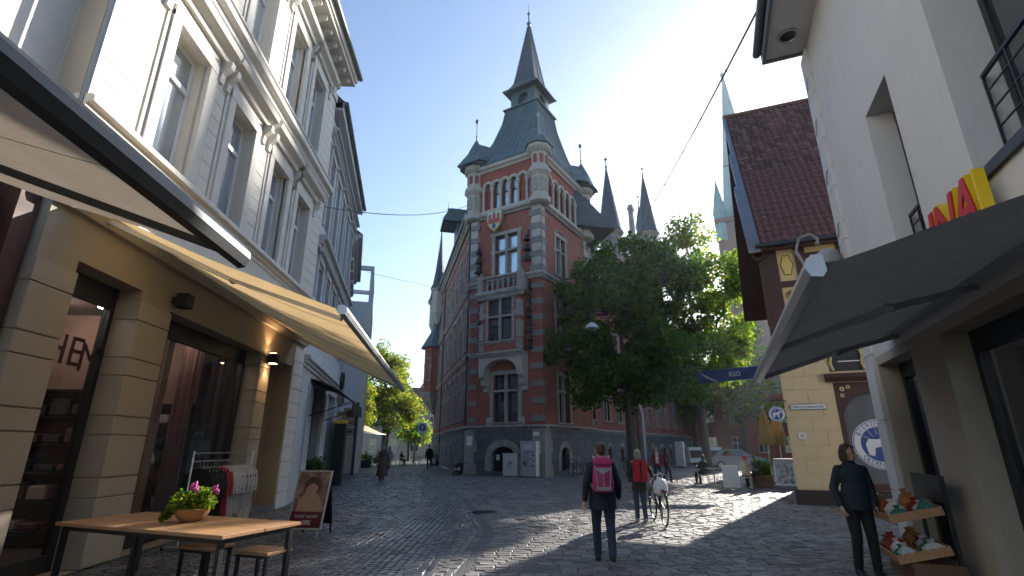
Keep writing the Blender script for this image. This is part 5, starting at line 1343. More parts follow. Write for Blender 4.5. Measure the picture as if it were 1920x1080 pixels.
tree('ash_tree', 'green-yellow tree at the far end of the street by the grey church', (-13.0, 66, 0), .18, (0, 0, 2.2), [((0, 0, 3.8), (1.9, 1.8, 1.5)), ((1.4, 0, 3.2), (1.3, 1.3, .9))], 'leaf_mid', 47, 26, 180, .28, gl, (.8, 1.3))
def palm(base, h, label, seed):
    r = random.Random(seed); t = thing('palm_tree', label, 'palm', base, 0, 'palms in front of the cafe')
    MB().tube([(0, 0, 0), (.05, 0, h * .5), (.12, 0, h)], [.11, .10, .09], 8).obj('trunk', M['bark'], t)
    b = MB()
    for k in range(16):
        a = k * 2.4 + r.uniform(-.2, .2); el = r.uniform(.1, 1.1); L = r.uniform(.7, 1.0); prev = Vector((.12, 0, h)); d = Vector((math.cos(a) * math.cos(el), math.sin(a) * math.cos(el), math.sin(el)))
        for s in range(5):
            nx = prev + d * L / 5; d.z -= .28; d.normalize(); w = .22 * (1 - abs(s - 2) / 4); sd = d.cross(Vector((0, 0, 1))).normalized() * w
            b.add([tuple(prev - sd), tuple(prev + sd), tuple(nx + sd * .8), tuple(nx - sd * .8)], [(0, 1, 2, 3)]); prev = nx
    b.obj('crown', M['leaf_mid'], t)
palm((-14.3, 45.5, 0), 3.6, 'leaning palm beside the dark signpost', 1)
palm((-12.0, 50, 0), 3.0, 'short palm farther along the cafe front', 2)
palm((-10.4, 56, 0), 2.8, 'small palm by the blue road sign', 3)

# ================================================================== far buildings
lc = thing('church_tower', 'pale green copper church spire rising behind the tiled roof', 'church', (47.3, 93, 0), R(-25))
FC = Fr(lc)
FC.mb('tower', MB().box(-5.2, 5.2, -5.2, 5.2, 0, 44.5).box(-5.6, 5.6, -5.6, 5.6, 43.6, 44.6), mat('church_brick', (.25, .16, .13), .85, .1, .3, .1, 5))
M['spire_copper'] = mat('pale_green_copper', (.30, .42, .42), .6, .12, .5, .1, 10)
FC.mb('spire', MB().lathe([(4.5, 44.5), (4.2, 46), (.25, 80.5), (.1, 81)], n=8, ph=.5), M['spire_copper'])
FC.mb('finial', MB().lathe([(.12, 80.5), (.5, 81), (.6, 81.5), (.2, 82), (.1, 82.2), (.06, 86)], n=8), M['spire_copper'])
for x in (-4.4, 4.4):
    for y in (-4.4, 4.4):
        FC.mb('corner_turret', MB().lathe([(1.2, 40), (1.2, 45.5), (1.35, 46), (.06, 53.5), (.02, 55)], (x, y, 0), 8), M['spire_copper'])
FC.mb('nave', MB().prism_x([(-9, 0), (9, 0), (9, 16), (0, 27), (-9, 16)], 5, 40), mat('church_nave', (.24, .16, .13), .85, .1, .3, .1, 5))
fc = thing('grey_church', 'grey stone church with a steep slate roof at the end of the street', 'church', (-15.3, 92, 0), R(8))
FG = Fr(fc)
FG.mb('wall', MB().box(-3.4, 6, 0, 14, 0, 8.5).prism_y([(-3.4, 8.5), (6, 8.5), (1.3, 15.4)][::-1], .05, .5), M['grey_stone'])
FG.mb('roof', MB().add([(-3.8, -.3, 8.2), (1.3, -.3, 15.9), (1.3, 14, 15.9), (-3.8, 14, 8.2)], [(0, 1, 2, 3)]).add([(6.4, -.3, 8.2), (6.4, 14, 8.2), (1.3, 14, 15.9), (1.3, -.3, 15.9)], [(0, 1, 2, 3)]), M['slate'])
for x in (-1.4, 1.3, 4.0):
    o = window(FG, x, 2.6, 1.2, 4.2, -.02, 2, (.6,), 'grey_stone', 'glass')
rb = thing('brick_row', 'dark red brick building in the shade behind the parked car', 'building', (17.5, 68, 0), R(-12))
FRB = Fr(rb)
ops = [(x - .6, x + .6, z, z + 1.9) for x in range(2, 26, 3) for z in (1.0, 4.6)]
FRB.mb('wall', MB().facade(0, 27, 0, 8, ops, .3), M['brick']); FRB.mb('roof', MB().prism_x([(-.4, 8), (5, 12.5), (10, 8)], 0, 27), M['tile'])
for x in range(2, 26, 3):
    for z in (1.0, 4.6): window(FRB, x, z, 1.2, 1.9, .15, 2, (.6,), 'white_paint', 'glass')
rh = thing('pale_house', 'small pale house with white windows glimpsed between the tree and the timber corner', 'building', (27.5, 50, 0), R(-30))
FRH = Fr(rh)
ops = [(x - .6, x + .6, z, z + 2) for x in (1.5, 4, 6.5) for z in (4.6, 8.4)]
FRH.mb('wall', MB().facade(0, 8, 0, 12, ops, .2), M['beige_wall']); FRH.mb('roof', MB().prism_x([(-.4, 12), (4, 16), (8, 12)], -.2, 8.2), M['tile'])
FRH.mb('side_wall', MB().add([(0, 8, 0), (0, 0, 0), (0, 0, 12), (0, 4, 16), (0, 8, 12)], [(0, 1, 2, 3, 4)]), M['beige_wall'])
for x in (1.5, 4, 6.5):
    for z in (4.6, 8.4): window(FRH, x, z, 1.2, 2, .1, 2, (.6,), 'white_paint', 'glass')
# street end at the left: low cafe house behind the trees
ce = thing('cafe_house', 'low light house behind the cafe trees at the end of the street', 'building', (-34, 74, 0), R(4))
FCE = Fr(ce); FCE.mb('wall', MB().facade(0, 22, 0, 7, [(x - .6, x + .6, 1, 2.8) for x in range(2, 22, 3)], .2), M['beige_wall']); FCE.mb('roof', MB().prism_x([(-.3, 7), (4, 10.5), (8, 7)], 0, 22), M['tile'])
for x in range(2, 22, 3): window(FCE, x, 1, 1.2, 1.8, .1, 2, (.6,), 'white_paint', 'glass')

# ================================================================== wires and hanging lamp
def wire(name, label, a, b, sag, r, knots=0):
    a, b = Vector(a), Vector(b); pts = []
    for i in range(17): t_ = i / 16; p = a.lerp(b, t_); p.z -= sag * 4 * t_ * (1 - t_); pts.append(p - a)
    t = thing(name, label, 'cable', tuple(a)); MB().tube(pts, r, 5).obj('strand', M['black'], t)
    for k in range(knots):
        p = pts[int((k + 1) * 16 / (knots + 1))]; MB().ell(p, (r * 1.7,) * 3, 6, 4).obj('clip', M['black'], t)
wire('cable', 'taut dark cable slanting down across the sky toward the treetop', (5.6, 8.6, 11.2), (9.2, 33, 16.9), .25, .026, 6)
wire('cable', 'thin cable from the grey house to the town hall roof corner', (-6.55, 15.9, 9.7), (-3.2, 34, 19.0), .55, .018, 2)
wire('cable', 'thin cable from the tower to the tiled roof across the square', (4.9, 36, 20.3), (9.6, 18.2, 13.0), .35, .018, 1)
wire('cable', 'thin lamp cable from the tower corner into the tree', (2.2, 31.2, 11.2), (9.5, 26, 9.8), .5, .01)
hl = thing('hanging_lamp', 'shallow grey dome street lamp hanging before the tree', 'street lamp', (3.95, 24.2, 7.25))
MB().lathe([(.06, .30), (.12, .26), (.24, .18), (.33, .04), (.345, 0), (.33, .01), (.2, .1), (.05, .14)], n=24).obj('shade', mat('pale_grey_enamel', (.45, .47, .5), .4, .06, 3, .02, 20), hl, smooth=True)
MB().lathe([(.14, -.02), (.16, .02), (.1, .06)], n=16).obj('diffuser', M['glass_pale'], hl, smooth=True); MB().tube([(0, 0, .28), (0, 0, .6)], .025, 6).obj('stem', M['black'], hl)
wire('cable', 'cable carrying the hanging dome lamp over the street', (-6.7, 22, 9.4), (3.95, 24.2, 7.85), .1, .008)
wire('cable', 'cable from the dome lamp to the timber house corner', (3.95, 24.2, 7.85), (9.4, 17.6, 9.2), .1, .008)
# blue street banner
bn = thing('street_banner', 'blue banner with pale lettering strung across the street under the trees', 'banner', (0, 0, 0))
b0, b1 = Vector((9.35, 25.5, 5.0)), Vector((13.3, 26.3, 5.45)); bn.location = b0; dv = b1 - b0; bn.rotation_euler = (0, 0, math.atan2(dv.y, dv.x)); Lb = Vector((dv.x, dv.y)).length
v = []; f = []
for i in range(17):
    x = Lb * i / 16; yw = .05 * math.sin(i * .9); z = dv.z * i / 16
    v += [(x, yw, z - .31), (x, yw * .6, z + .31), (x, yw + .008, z - .31), (x, yw * .6 + .008, z + .31)]
for i in range(16): a = i * 4; f += [(a, a + 4, a + 5, a + 1), (a + 2, a + 3, a + 7, a + 6)]
M['banner_blue'] = clothmat('blue_banner_cloth', (.02, .06, .21), .3)
MB().add(v, f).obj('cloth', M['banner_blue'], bn)
text('RSO', .34, M['white_print'], bn, (Lb * .52, -.07, dv.z * .46 + .02), (math.pi / 2, math.atan2(-dv.z, Lb), 0), spacing=1.1)
for k in range(3): MB().bar((.15 + k * .12, -.07, .22 - k * .1), (1.2, -.07, -.24), .012, .02).obj('stripe', M['white_print'], bn)
wire('cable', 'cable holding the blue banner toward the town hall', (9.35, 25.5, 5.2), (4.5, 30.5, 6.2), .1, .01)
wire('cable', 'cable holding the blue banner toward the tavern house', (13.3, 26.3, 5.65), (14.6, 24.5, 6.4), .05, .01)
# ================================================================== table, stools, flower pot
tb_ = thing('outdoor_table', 'long oak table on a black steel frame in front of the shop', 'table', (-4.22, 6.95, 0), R(-21))
for k, (a, b) in enumerate(((-.575, -.005), (.005, .575))):
    for j, (c, d) in enumerate(((-1.43, .62), (.63, 1.43))): MB().box(c, d, a, b, .725, .765).obj('plank', M['wood'], tb_, bevel=.004)
MB().box(-1.36, 1.36, -.52, -.47, .67, .723).box(-1.36, 1.36, .47, .52, .67, .723).box(-1.36, -1.31, -.47, .47, .67, .722).box(1.31, 1.36, -.47, .47, .67, .722).obj('frame', M['black'], tb_)
for x in (-1.335, 1.335, .0):
    for y in (-.495, .495): MB().box(x - .028, x + .028, y - .028, y + .028, 0, .669).obj('leg', M['black'], tb_)
def stool(x, y, label):
    t = thing('stool', label, 'stool', (x, y, 0), R(-21), 'stools at the oak table')
    MB().box(-.27, .27, -.2, .2, .43, .465).obj('seat', M['wood'], t, bevel=.004); MB().box(-.25, .25, -.18, -.14, .395, .429).box(-.25, .25, .14, .18, .395, .429).obj('frame', M['black'], t)
    for sx in (-.225, .225):
        for sy in (-.16, .16): MB().box(sx - .018, sx + .018, sy - .018, sy + .018, 0, .394).obj('leg', M['black'], t)
stool(-3.95, 7.2, 'wooden stool half under the oak table, nearer the clothes rack'); stool(-3.08, 6.9, 'wooden stool at the table end, nearer the poster board')
fp = thing('flower_pot', 'wicker bowl with pink cyclamen on the oak table', 'plant', (-4.1, 7.0, .766))
MB().lathe([(.10, 0), (.15, .03), (.19, .09), (.20, .15), (.185, .155), (.17, .1)], n=20).obj('bowl', woodmat('wicker', (.40, .21, .08), .7, 2, 3), fp, smooth=True)
r5 = random.Random(5); b = MB()
leaf_cloud(b, [(Vector((r5.gauss(0, .1), r5.gauss(0, .1), .22 + r5.uniform(-.02, .1))), .10, 1) for k in range(12)] + [(Vector((-.2 - .03 * k, -.05, .18 - .03 * k)), .06, .8) for k in range(5)], 60, .055, r5)
b.obj('foliage', M['leaf_mid'], fp)
M['pink_petal'] = flat('pink_petal', (.55, .10, .36), .6)
for (x, y, z) in ((.02, -.08, .36), (.26, -.02, .34), (-.05, .05, .38)):
    b = MB()
    for k in range(7): a = k * .9; b.ell((x + .03 * math.cos(a), y + .02 * math.sin(a), z + .012 * k), (.026, .014, .034), 6, 4, (r5.uniform(-.5, .5), 0, a))
    b.obj('blossom', M['pink_petal'], fp); MB().tube([(x * .4, y * .4, .15), (x, y, z)], .004, 4).obj('stalk', M['leaf_mid'], fp)

# ================================================================== clothes rack and garments
rk = thing('clothes_rack', 'chrome clothes rail standing before the shop window', 'clothes rack', (-5.75, 10.65, 0), R(90 - LA))
RL = 1.25
MB().tube([(-RL, 0, 1.42), (RL, 0, 1.42)], .014, 8).obj('rail', M['steel'], rk); MB().tube([(-RL, 0, 1.56), (RL, 0, 1.56)], .012, 8).obj('rail', M['steel'], rk)
for sx in (-RL, RL): MB().tube([(sx, 0, .06), (sx, 0, 1.6)], .016, 8).obj('post', M['steel'], rk); MB().tube([(sx, -.25, .05), (sx, .25, .05)], .016, 8).obj('foot', M['steel'], rk)
wheel = MB().lathe([(.035, -.012), (.035, .012)], n=12).mesh('caster', M['black'])
for sx in (-RL, RL):
    for sy in (-.24, .24): link('caster', wheel, rk, (sx, sy, .036), (math.pi / 2, 0, math.pi / 2))
def printmat():
    t = NT('white_cloth_with_red_print'); v = t.tex(); vo = t.new('ShaderNodeTexVoronoi'); vo.inputs['Scale'].default_value = 11; t.link(v, vo.inputs['Vector'])
    f = t.ramp(vo.outputs['Distance'], [(.26, (1, 1, 1)), (.34, (0, 0, 0))]); n = t.ramp(t.noise(v, 40, 2), [(.45, (0, 0, 0)), (.5, (1, 1, 1))])
    t.link(t.mix(t.math('MULTIPLY', f, n), (.55, .53, .52), (.16, .04, .05)), t.b.inputs['Base Color']); t.b.inputs['Roughness'].default_value = .85; return t.m
M['cloth_black'] = mat('black_cloth', (.012, .012, .014), .85, .2, 6, .2, 30); M['cloth_red'] = mat('red_cloth', (.40, .03, .045), .85, .2, 6, .2, 30)
M['cloth_white'] = mat('white_lace_cloth', (.58, .56, .55), .85, .12, 20, .4, 60); M['cloth_print'] = printmat()
def garment_mesh(m, seed, L):
    r = random.Random(seed); b = MB(); rings = []
    prof = [(0, .05), (-.04, .17), (-.12, .215), (-.3, .20), (-.5, .21), (-L, .25)]
    for z, hw in prof:
        ring = []
        for k in range(16):
            a = 2 * math.pi * k / 16; fold = 1 + .25 * math.sin(k * 2.7 + seed) * min(1, -z * 1.6)
            ring.append((.028 * math.sin(a) * fold * (1.2 if z < -.3 else .8), hw * math.cos(a), z + .0))
        rings.append(ring)
    b.loft(rings)
    for s in (-1, 1): b.tube([(0, s * .2, -.1), (.01, s * .255, -.3), (.0, s * .26, -.52)], [.05, .045, .04], 8)
    return b.mesh('cloth', m, True)
hang = MB().tube([(0, -.19, -.06), (0, 0, .02), (0, .19, -.06)], .006, 5).tube([(0, 0, .02), (0, 0, .08), (0, .025, .105), (0, 0, .125)], .004, 5).mesh('hanger', M['steel'])
seq = [('cloth_black', 'black top')] * 5 + [('cloth_red', 'red top')] * 2 + [('cloth_white', 'white lace top')] * 3 + [('cloth_print', 'printed white top')] * 6
order = {}
for i, (m, nm) in enumerate(seq):
    x = -.95 + i * .127; k = order.get(nm, 0); order[nm] = k + 1
    ordn = ('first', 'second', 'third', 'fourth', 'fifth', 'sixth')[k]
    g = thing('blouse', '%s on the rail, %s of its kind from the near end' % (nm, ordn), 'clothes', (0, 0, 0), 0, 'tops on the clothes rail')
    g.location = rk.matrix_basis @ Vector((x, 0, 1.30)); g.rotation_euler = (0, 0, R(90 - LA) + rnd.gauss(0, .06))
    link('hanger', hang, g); link('cloth', garment_mesh(M[m], i, rnd.uniform(.80, .95)), g)
# dress form inside the window
df = thing('dress_form', 'pale bust form with dark clothes behind the shop glass', 'mannequin', (0, 0, 0)); df.location = town.matrix_basis @ Vector((4.75, .95, 0)); df.rotation_euler = town.rotation_euler
MB().loft([[(rx * math.cos(2 * math.pi * k / 14), ry * math.sin(2 * math.pi * k / 14), z) for k in range(14)] for rx, ry, z in ((.16, .12, .95), (.13, .10, 1.15), (.17, .12, 1.38), (.18, .10, 1.48), (.12, .07, 1.56), (.06, .05, 1.6), (.05, .045, 1.7), (.02, .02, 1.72))]).obj('bust', mat('pale_bust', (.62, .5, .42), .6, .05, 3, .02, 20), df, smooth=True)
MB().loft([[(rx * math.cos(2 * math.pi * k / 14), ry * math.sin(2 * math.pi * k / 14), z) for k in range(14)] for rx, ry, z in ((.3, .24, .35), (.22, .17, .8), (.175, .135, 1.0), (.145, .115, 1.15), (.185, .135, 1.36))]).obj('dress', M['cloth_black'], df, smooth=True)
MB().tube([(0, 0, 0), (0, 0, 1.0)], .02, 8).lathe([(.2, 0), (.2, .02), (.03, .04)], n=16).obj('stand', M['black'], df)

# ================================================================== poster board
pb = thing('poster_board', 'folding pavement sign with a brown fashion poster and maroon sale band', 'sign', (-4.05, 10.85, 0), R(-8))
def leanpt(x, z, y=0): return (x, y - .0 + .30 * (z / 1.2) - .3, z)
def posterm():
    t = NT('poster_print'); v = t.tex(); sp = t.new('ShaderNodeSeparateXYZ'); t.link(v, sp.inputs[0])
    n = t.noise(v, 5, 5, .55); c = t.ramp(n, [(.3, (.10, .055, .045)), (.5, (.24, .15, .125)), (.62, (.36, .25, .21)), (.75, (.55, .45, .40))]); t.link(c, t.b.inputs['Base Color']); t.b.inputs['Roughness'].default_value = .25; return t.m
lean = R(14)
def tilted(b, name, m, parent, loc, sgn=1, bevel=0): return b.obj(name, m, parent, loc, (-lean * sgn, 0, 0), bevel=bevel)
front = MB().box(-.36, -.335, -.02, .02, .14, 1.24).box(.335, .36, -.02, .02, .14, 1.24).box(-.335, .335, -.02, .02, .14, .165).box(-.335, .335, -.02, .02, 1.215, 1.24)
tilted(front, 'frame', M['alu'], pb, (0, -.15, 0)); p_ = tilted(MB().box(-.335, .335, -.006, .006, .165, 1.215), 'poster', posterm(), pb, (0, -.15, 0))
M['maroon'] = flat('maroon_print', (.12, .012, .03), .3); M['tan_print'] = flat('tan_print', (.42, .27, .20), .4); M['brown_print'] = flat('dark_brown_print', (.07, .035, .025), .4)
link('band', MB().box(-.333, .333, -.008, -.0065, .167, .46).mesh('band', M['maroon']), p_)
text('SHOP NOW!', .085, M['white_print'], p_, (0, -.0095, .37), extrude=.0005); text('-20%', .11, M['white_print'], p_, (0, -.0095, .26), extrude=.0005, bold=.003)
fig = MB().prism_y([(-.26, .46), (-.24, .66), (-.12, .8), (-.16, .92), (-.08, 1.06), (.06, 1.06), (.13, .93), (.1, .82), (.22, .7), (.3, .55), (.28, .46)][::-1], -.0085, -.007); link('figure', fig.mesh('figure', M['tan_print']), p_)
link('figure_hair', MB().prism_y([(-.16, .82), (-.18, 1.0), (-.08, 1.12), (.08, 1.12), (.17, 1.0), (.15, .86), (.1, .95), (.0, 1.0), (-.1, .94)][::-1], -.0100, -.0088).mesh('figure_hair', M['brown_print']), p_)
for sx in (-.3, .3): tilted(MB().box(sx - .014, sx + .014, -.014, .014, 0, .15), 'leg', M['alu'], pb, (0, -.15, 0)); tilted(MB().box(sx - .014, sx + .014, -.014, .014, 0, 1.2), 'leg', M['black'], pb, (0, .43, 0), -1)
tilted(MB().box(-.335, .335, -.006, .006, .2, 1.2), 'back_panel', M['black'], pb, (0, .43, 0), -1)

# ================================================================== goods stand on the right
def goods():
    st = thing('display_stand', 'wooden two-tier display stand under the charcoal awning', 'display stand', (5.35, 7.35, 0), R(-90 - RA))
    MB().box(-.5, .55, -.22, .32, .06, .3).obj('base', woodmat('dark_wood', (.16, .09, .05), .6, 0), st)
    for sx in (-.48, .52): MB().box(sx - .02, sx + .02, .26, .3, 0, 1.25).obj('post', M['black'], st)
    MB().box(-.5, .55, .24, .3, 1.0, 1.32).obj('back_board', M['black'], st)
    out = st.matrix_basis
    for k, (zz, tilt) in enumerate(((.34, .25), (.80, .22))):
        t = thing('goods_tray', ('lower' if k == 0 else 'upper') + ' tray of wrapped gifts on the display stand', 'tray', (0, 0, 0)); t.location = out @ Vector((0, -.05, zz)); t.rotation_euler = (tilt, 0, R(-90 - RA))
        MB().box(-.5, .5, -.3, .3, 0, .02).box(-.5, -.485, -.3, .3, .02, .1).box(.485, .5, -.3, .3, .02, .1).box(-.485, .485, -.3, -.285, .02, .1).box(-.485, .485, .285, .3, .02, .1).obj('box', M['wood'], t)
        r = random.Random(60 + k); nm = [('brown paper parcel', (.28, .15, .07)), ('clear cellophane bag', (.45, .47, .5)), ('green wrapped packet', (.04, .16, .13)), ('white packet', (.5, .5, .5)), ('dark red packet', (.22, .02, .03)), ('orange packet', (.4, .16, .04))]
        for i in range(12):
            n_, c_ = nm[(i * 5 + k) % 6]; cxx, cyy = -.4 + (i % 6) * .16, -.15 + (i // 6) * .3
            key = 'goods_' + n_
            if key not in M: M[key] = mat(n_.replace(' ', '_'), c_, .25, .3, 12, .6, 25)
            b = MB(); w, d, h = r.uniform(.055, .075), r.uniform(.08, .12), r.uniform(.1, .2)
            b.loft([[(cxx + sx * w * f, cyy + sy * d * f, z) for sx, sy in ((-1, -1), (1, -1), (1, 1), (-1, 1))] for f, z in ((.85, .022), (1, .05), (.95, .02 + h * .7), (.5, .02 + h), (.25, .03 + h * 1.05), (.4, .05 + h * 1.2))])
            g = b.obj('gift_packet', M[key]); g.location = t.location; g.rotation_euler = t.rotation_euler
            tag(g, '%s in the %s tray, %s row, place %s from the street corner' % (n_, ('lower', 'upper')[k], ('front', 'back')[i // 6], ('one', 'two', 'three', 'four', 'five', 'six')[i % 6]), 'packet', 'packets on the display stand')
goods()

# ================================================================== cafe by the tavern
M['rattan'] = mat('pale_metal_chair', (.42, .40, .37), .5, .15, 8, .1, 40); M['dark_wood'] = woodmat('dark_chair_wood', (.12, .045, .03), .5, 2)
def chair_proto(m):
    t = thing('cafe_chair', '', 'chair')
    MB().box(-.21, .21, -.21, .21, .43, .46).obj('seat', m, t)
    for sx in (-.19, .19):
        MB().tube([(sx, -.2, .43), (sx * 1.08, -.22, 0)], .013, 6).obj('leg', m, t); MB().tube([(sx, .2, .43), (sx * 1.08, .26, 0)], .013, 6).obj('leg', m, t); MB().tube([(sx, .2, .44), (sx * .95, .25, .86)], .013, 6).obj('post', m, t)
    for k in range(4): MB().tube([(-.18, .225 + .008 * k, .55 + k * .09), (0, .25 + .008 * k, .55 + k * .09), (.18, .225 + .008 * k, .55 + k * .09)], .015, 5).obj('slat', m, t)
    return t
def table_round(loc, label, grp):
    t = thing('cafe_table', label, 'table', loc, 0, grp); MB().lathe([(.34, .715), (.35, .72), (.35, .74)], n=20).obj('top', M['rattan'], t); MB().tube([(0, 0, .02), (0, 0, .72)], .025, 8).obj('column', M['steel'], t); MB().lathe([(.22, 0), (.22, .02), (.03, .04)], n=16).obj('foot', M['steel'], t)
def chairs(m, lst, grp):
    proto = chair_proto(m)
    for i, (x, y, a, lab) in enumerate(lst):
        o = proto if i == 0 else copy_tree(proto); o.location = (x, y, 0); o.rotation_euler = (0, 0, R(a)); o['label'] = lab; o['group'] = grp
table_round((10.35, 23.2, 0), 'small round cafe table in front of the person in the red cap', 'cafe tables by the tavern'); table_round((9.3, 24.6, 0), 'small round cafe table by the dark-clothed guest', 'cafe tables by the tavern')
chairs(M['rattan'], [(9.95, 22.7, 150, 'pale cafe chair under the person in the red cap'), (9.25, 23.0, 190, 'pale cafe chair, empty, left of the person in the red cap'), (10.8, 23.6, -60, 'pale cafe chair across from the red cap, by the planter'), (8.95, 25.0, 60, 'pale cafe chair under the dark-clothed guest'), (10.9, 24.6, 20, 'pale cafe chair at the back, toward the closed parasols')], 'cafe chairs by the tavern')
def aboard(loc, rz, label, w, h, face, framem, foot=False):
    t = thing('pavement_sign', label, 'sign', loc, rz, 'boards outside the cafe')
    for s, nm in ((1, 'front_panel'), (-1, 'back_panel')):
        o = MB().box(-w / 2, w / 2, -.015, .015, .1, h).obj(nm, framem, t, (0, -.16 * s, 0), (-R(9) * s, 0, 0))
        if s == 1: link('face', MB().box(-w / 2 + .04, w / 2 - .04, -.02, -.0155, .15, h - .05).mesh('face', face), o)
    if foot: MB().box(-w / 2 - .05, w / 2 + .05, -.3, .25, 0, .1).obj('foot', M['zinc'], t)
    return t
def greyposter():
    t = NT('grey_print'); n = t.noise(t.tex(), 6, 5); t.link(t.ramp(n, [(.35, (.05, .05, .05)), (.5, (.3, .3, .31)), (.65, (.55, .55, .56))]), t.b.inputs['Base Color']); t.b.inputs['Roughness'].default_value = .4; return t.m
aboard((11.75, 23.0, 0), R(-30), 'framed grey picture board on a foot, leaning by the yellow wall', .78, 1.2, greyposter(), M['alu'], True)
aboard((9.0, 22.0, 0), R(-18), 'white menu board standing in the sun before the cafe tables', .62, .95, M['white_print'], M['white_paint'])
pn = thing('planter', 'wooden planter with tall green grass between the cafe and the picture board', 'planter', (11.0, 23.4, 0), R(-20))
for k in range(4): MB().box(-.36, .36, -.26, .26, .02 + k * .12, .13 + k * .12).obj('plank', woodmat('planter_wood', (.20, .10, .05), .7, 0), pn)
r6 = random.Random(9); b = MB()
for i in range(420):
    x, y, h, a = r6.uniform(-.3, .3), r6.uniform(-.2, .2), r6.uniform(.4, .85), r6.uniform(0, 6.28); dx, dy = math.cos(a) * h * .28, math.sin(a) * h * .28; sx, sy = -math.sin(a) * .008, math.cos(a) * .008
    b.add([(x - sx, y - sy, .48), (x + sx, y + sy, .48), (x + dx * .4 + sx, y + dy * .4 + sy, .48 + h * .6), (x + dx, y + dy, .48 + h), (x + dx * .4 - sx, y + dy * .4 - sy, .48 + h * .6)], [(0, 1, 2, 3, 4)])
b.obj('grass', M['leaf_mid'], pn)
M['parasol_cloth'] = clothmat('ochre_parasol_cloth', (.42, .28, .09), .3)
for i, (x, y, lab) in enumerate(((12.55, 25.8, 'closed ochre parasol nearer the blue banner'), (13.35, 26.2, 'closed ochre parasol nearer the tavern corner'))):
    t = thing('parasol', lab, 'parasol', (x, y, 0), 0, 'closed parasols at the cafe')
    MB().tube([(0, 0, 0), (0, 0, 3.55)], .03, 8).obj('pole', M['steel'], t); MB().box(-.3, .3, -.3, .3, 0, .08).obj('base', M['granite_plain'], t)
    rg = []
    for z, rr in ((1.75, .34), (1.85, .36), (2.3, .28), (2.9, .18), (3.4, .06), (3.5, .03)): rg.append([(rr * (1 + .3 * math.cos(4 * 2 * math.pi * k / 24)) * math.cos(2 * math.pi * k / 24), rr * (1 + .3 * math.cos(4 * 2 * math.pi * k / 24)) * math.sin(2 * math.pi * k / 24), z) for k in range(24)])
    MB().loft(rg).obj('cloth', M['parasol_cloth'], t, smooth=True); MB().lathe([(.03, 3.48), (.07, 3.56), (.02, 3.66)], n=8).obj('finial', M['white_print'], t)

# ================================================================== parked car and market van
def car(loc, rz, label, col):
    t = thing('parked_car', label, 'car', loc, rz); pm = flat('car_paint', col, .25, .4)
    prof = [(-2.1, .35), (-2.15, .6), (-2.1, .85), (-1.75, .98), (-1.3, 1.38), (-.7, 1.5), (.3, 1.48), (1.0, 1.05), (1.75, .9), (2.1, .72), (2.15, .45), (2.1, .3)]
    rg = []
    for y, ins in ((-.84, .12), (-.86, .0), (-.7, -.0), (.7, 0), (.86, 0), (.84, .12)):
        rg.append([(x * (1 - ins * .05), y * (1 if z < 1.0 else .82), z if abs(y) < .85 else min(z, 1.45)) for x, z in prof])
    MB().loft(rg).obj('body', pm, t, smooth=True)
    for s in (-1, 1):
        for P in ([(-1.22, 1.02), (-.95, 1.36), (-.3, 1.42), (-.3, 1.02)], [(-.22, 1.02), (-.22, 1.42), (.25, 1.40), (.85, 1.04)]): MB().add([(x, s * (.868 if z < 1.1 else .735), z) for x, z in P], [(0, 1, 2, 3)]).obj('side_window', M['glass'], t)
        MB().box(2.0, 2.12, s * .6 - .16, s * .6 + .16, .62, .76).obj('headlight', M['glass_pale'], t)
        MB().box(.75, .95, s * .95 - .08, s * .95 + .08, 1.0, 1.12).obj('mirror', pm, t)
        for x in (-1.3, 1.35):
            w = MB().lathe([(.2, -.1), (.31, -.1), (.32, -.05), (.32, .05), (.31, .1), (.2, .1)], n=20).obj('wheel', M['black'], t, (x, s * .78, .32), (math.pi / 2, 0, 0)); link('rim', MB().lathe([(.2, -.105), (.2, .105)], n=16).mesh('rim', M['steel']), w)
    MB().add([(.36, -.66, 1.45), (.36, .66, 1.45), (1.02, .74, 1.06), (1.02, -.74, 1.06)], [(0, 1, 2, 3)]).obj('windscreen', M['glass'], t, (.02, 0, .02))
car((17.6, 41.5, 0), R(-14), 'silver-blue car parked beyond the cafe parasols', (.36, .41, .46))
vn = thing('market_stall', 'white market trailer with a raised flap behind the tree trunk', 'stall', (17.6, 48, 0), R(-8))
MB().box(-1.9, 1.9, 0, 1.9, .45, .95).obj('counter', M['white_paint'], vn); MB().box(-1.9, 1.9, 0, 1.9, 1.9, 2.3).obj('roof_box', M['white_paint'], vn); MB().box(-1.9, 1.9, 1.8, 1.9, .95, 1.9).obj('back', M['dark_wood'], vn); MB().box(-1.9, -1.8, 0, 1.8, .95, 1.9).obj('side', M['white_paint'], vn); MB().box(1.8, 1.9, 0, 1.8, .95, 1.9).obj('side', M['white_paint'], vn)
for x in (-1.2, 1.2): MB().lathe([(.28, -.1), (.28, .1)], n=16).obj('wheel', M['black'], vn, (x, .2, .28), (math.pi / 2, 0, 0))
vn.scale = (.75, .75, .72)
kb = thing('white_cabinet', 'plain white cabinet standing against the town hall end', 'cabinet', (14.4, 45.2, 0), R(-30)); MB().box(-.35, .35, -.3, .3, .1, 2.1).obj('body', M['white_paint'], kb, bevel=.03); MB().box(-.3, .3, -.25, .25, 0, .1).obj('plinth', M['granite_plain'], kb)
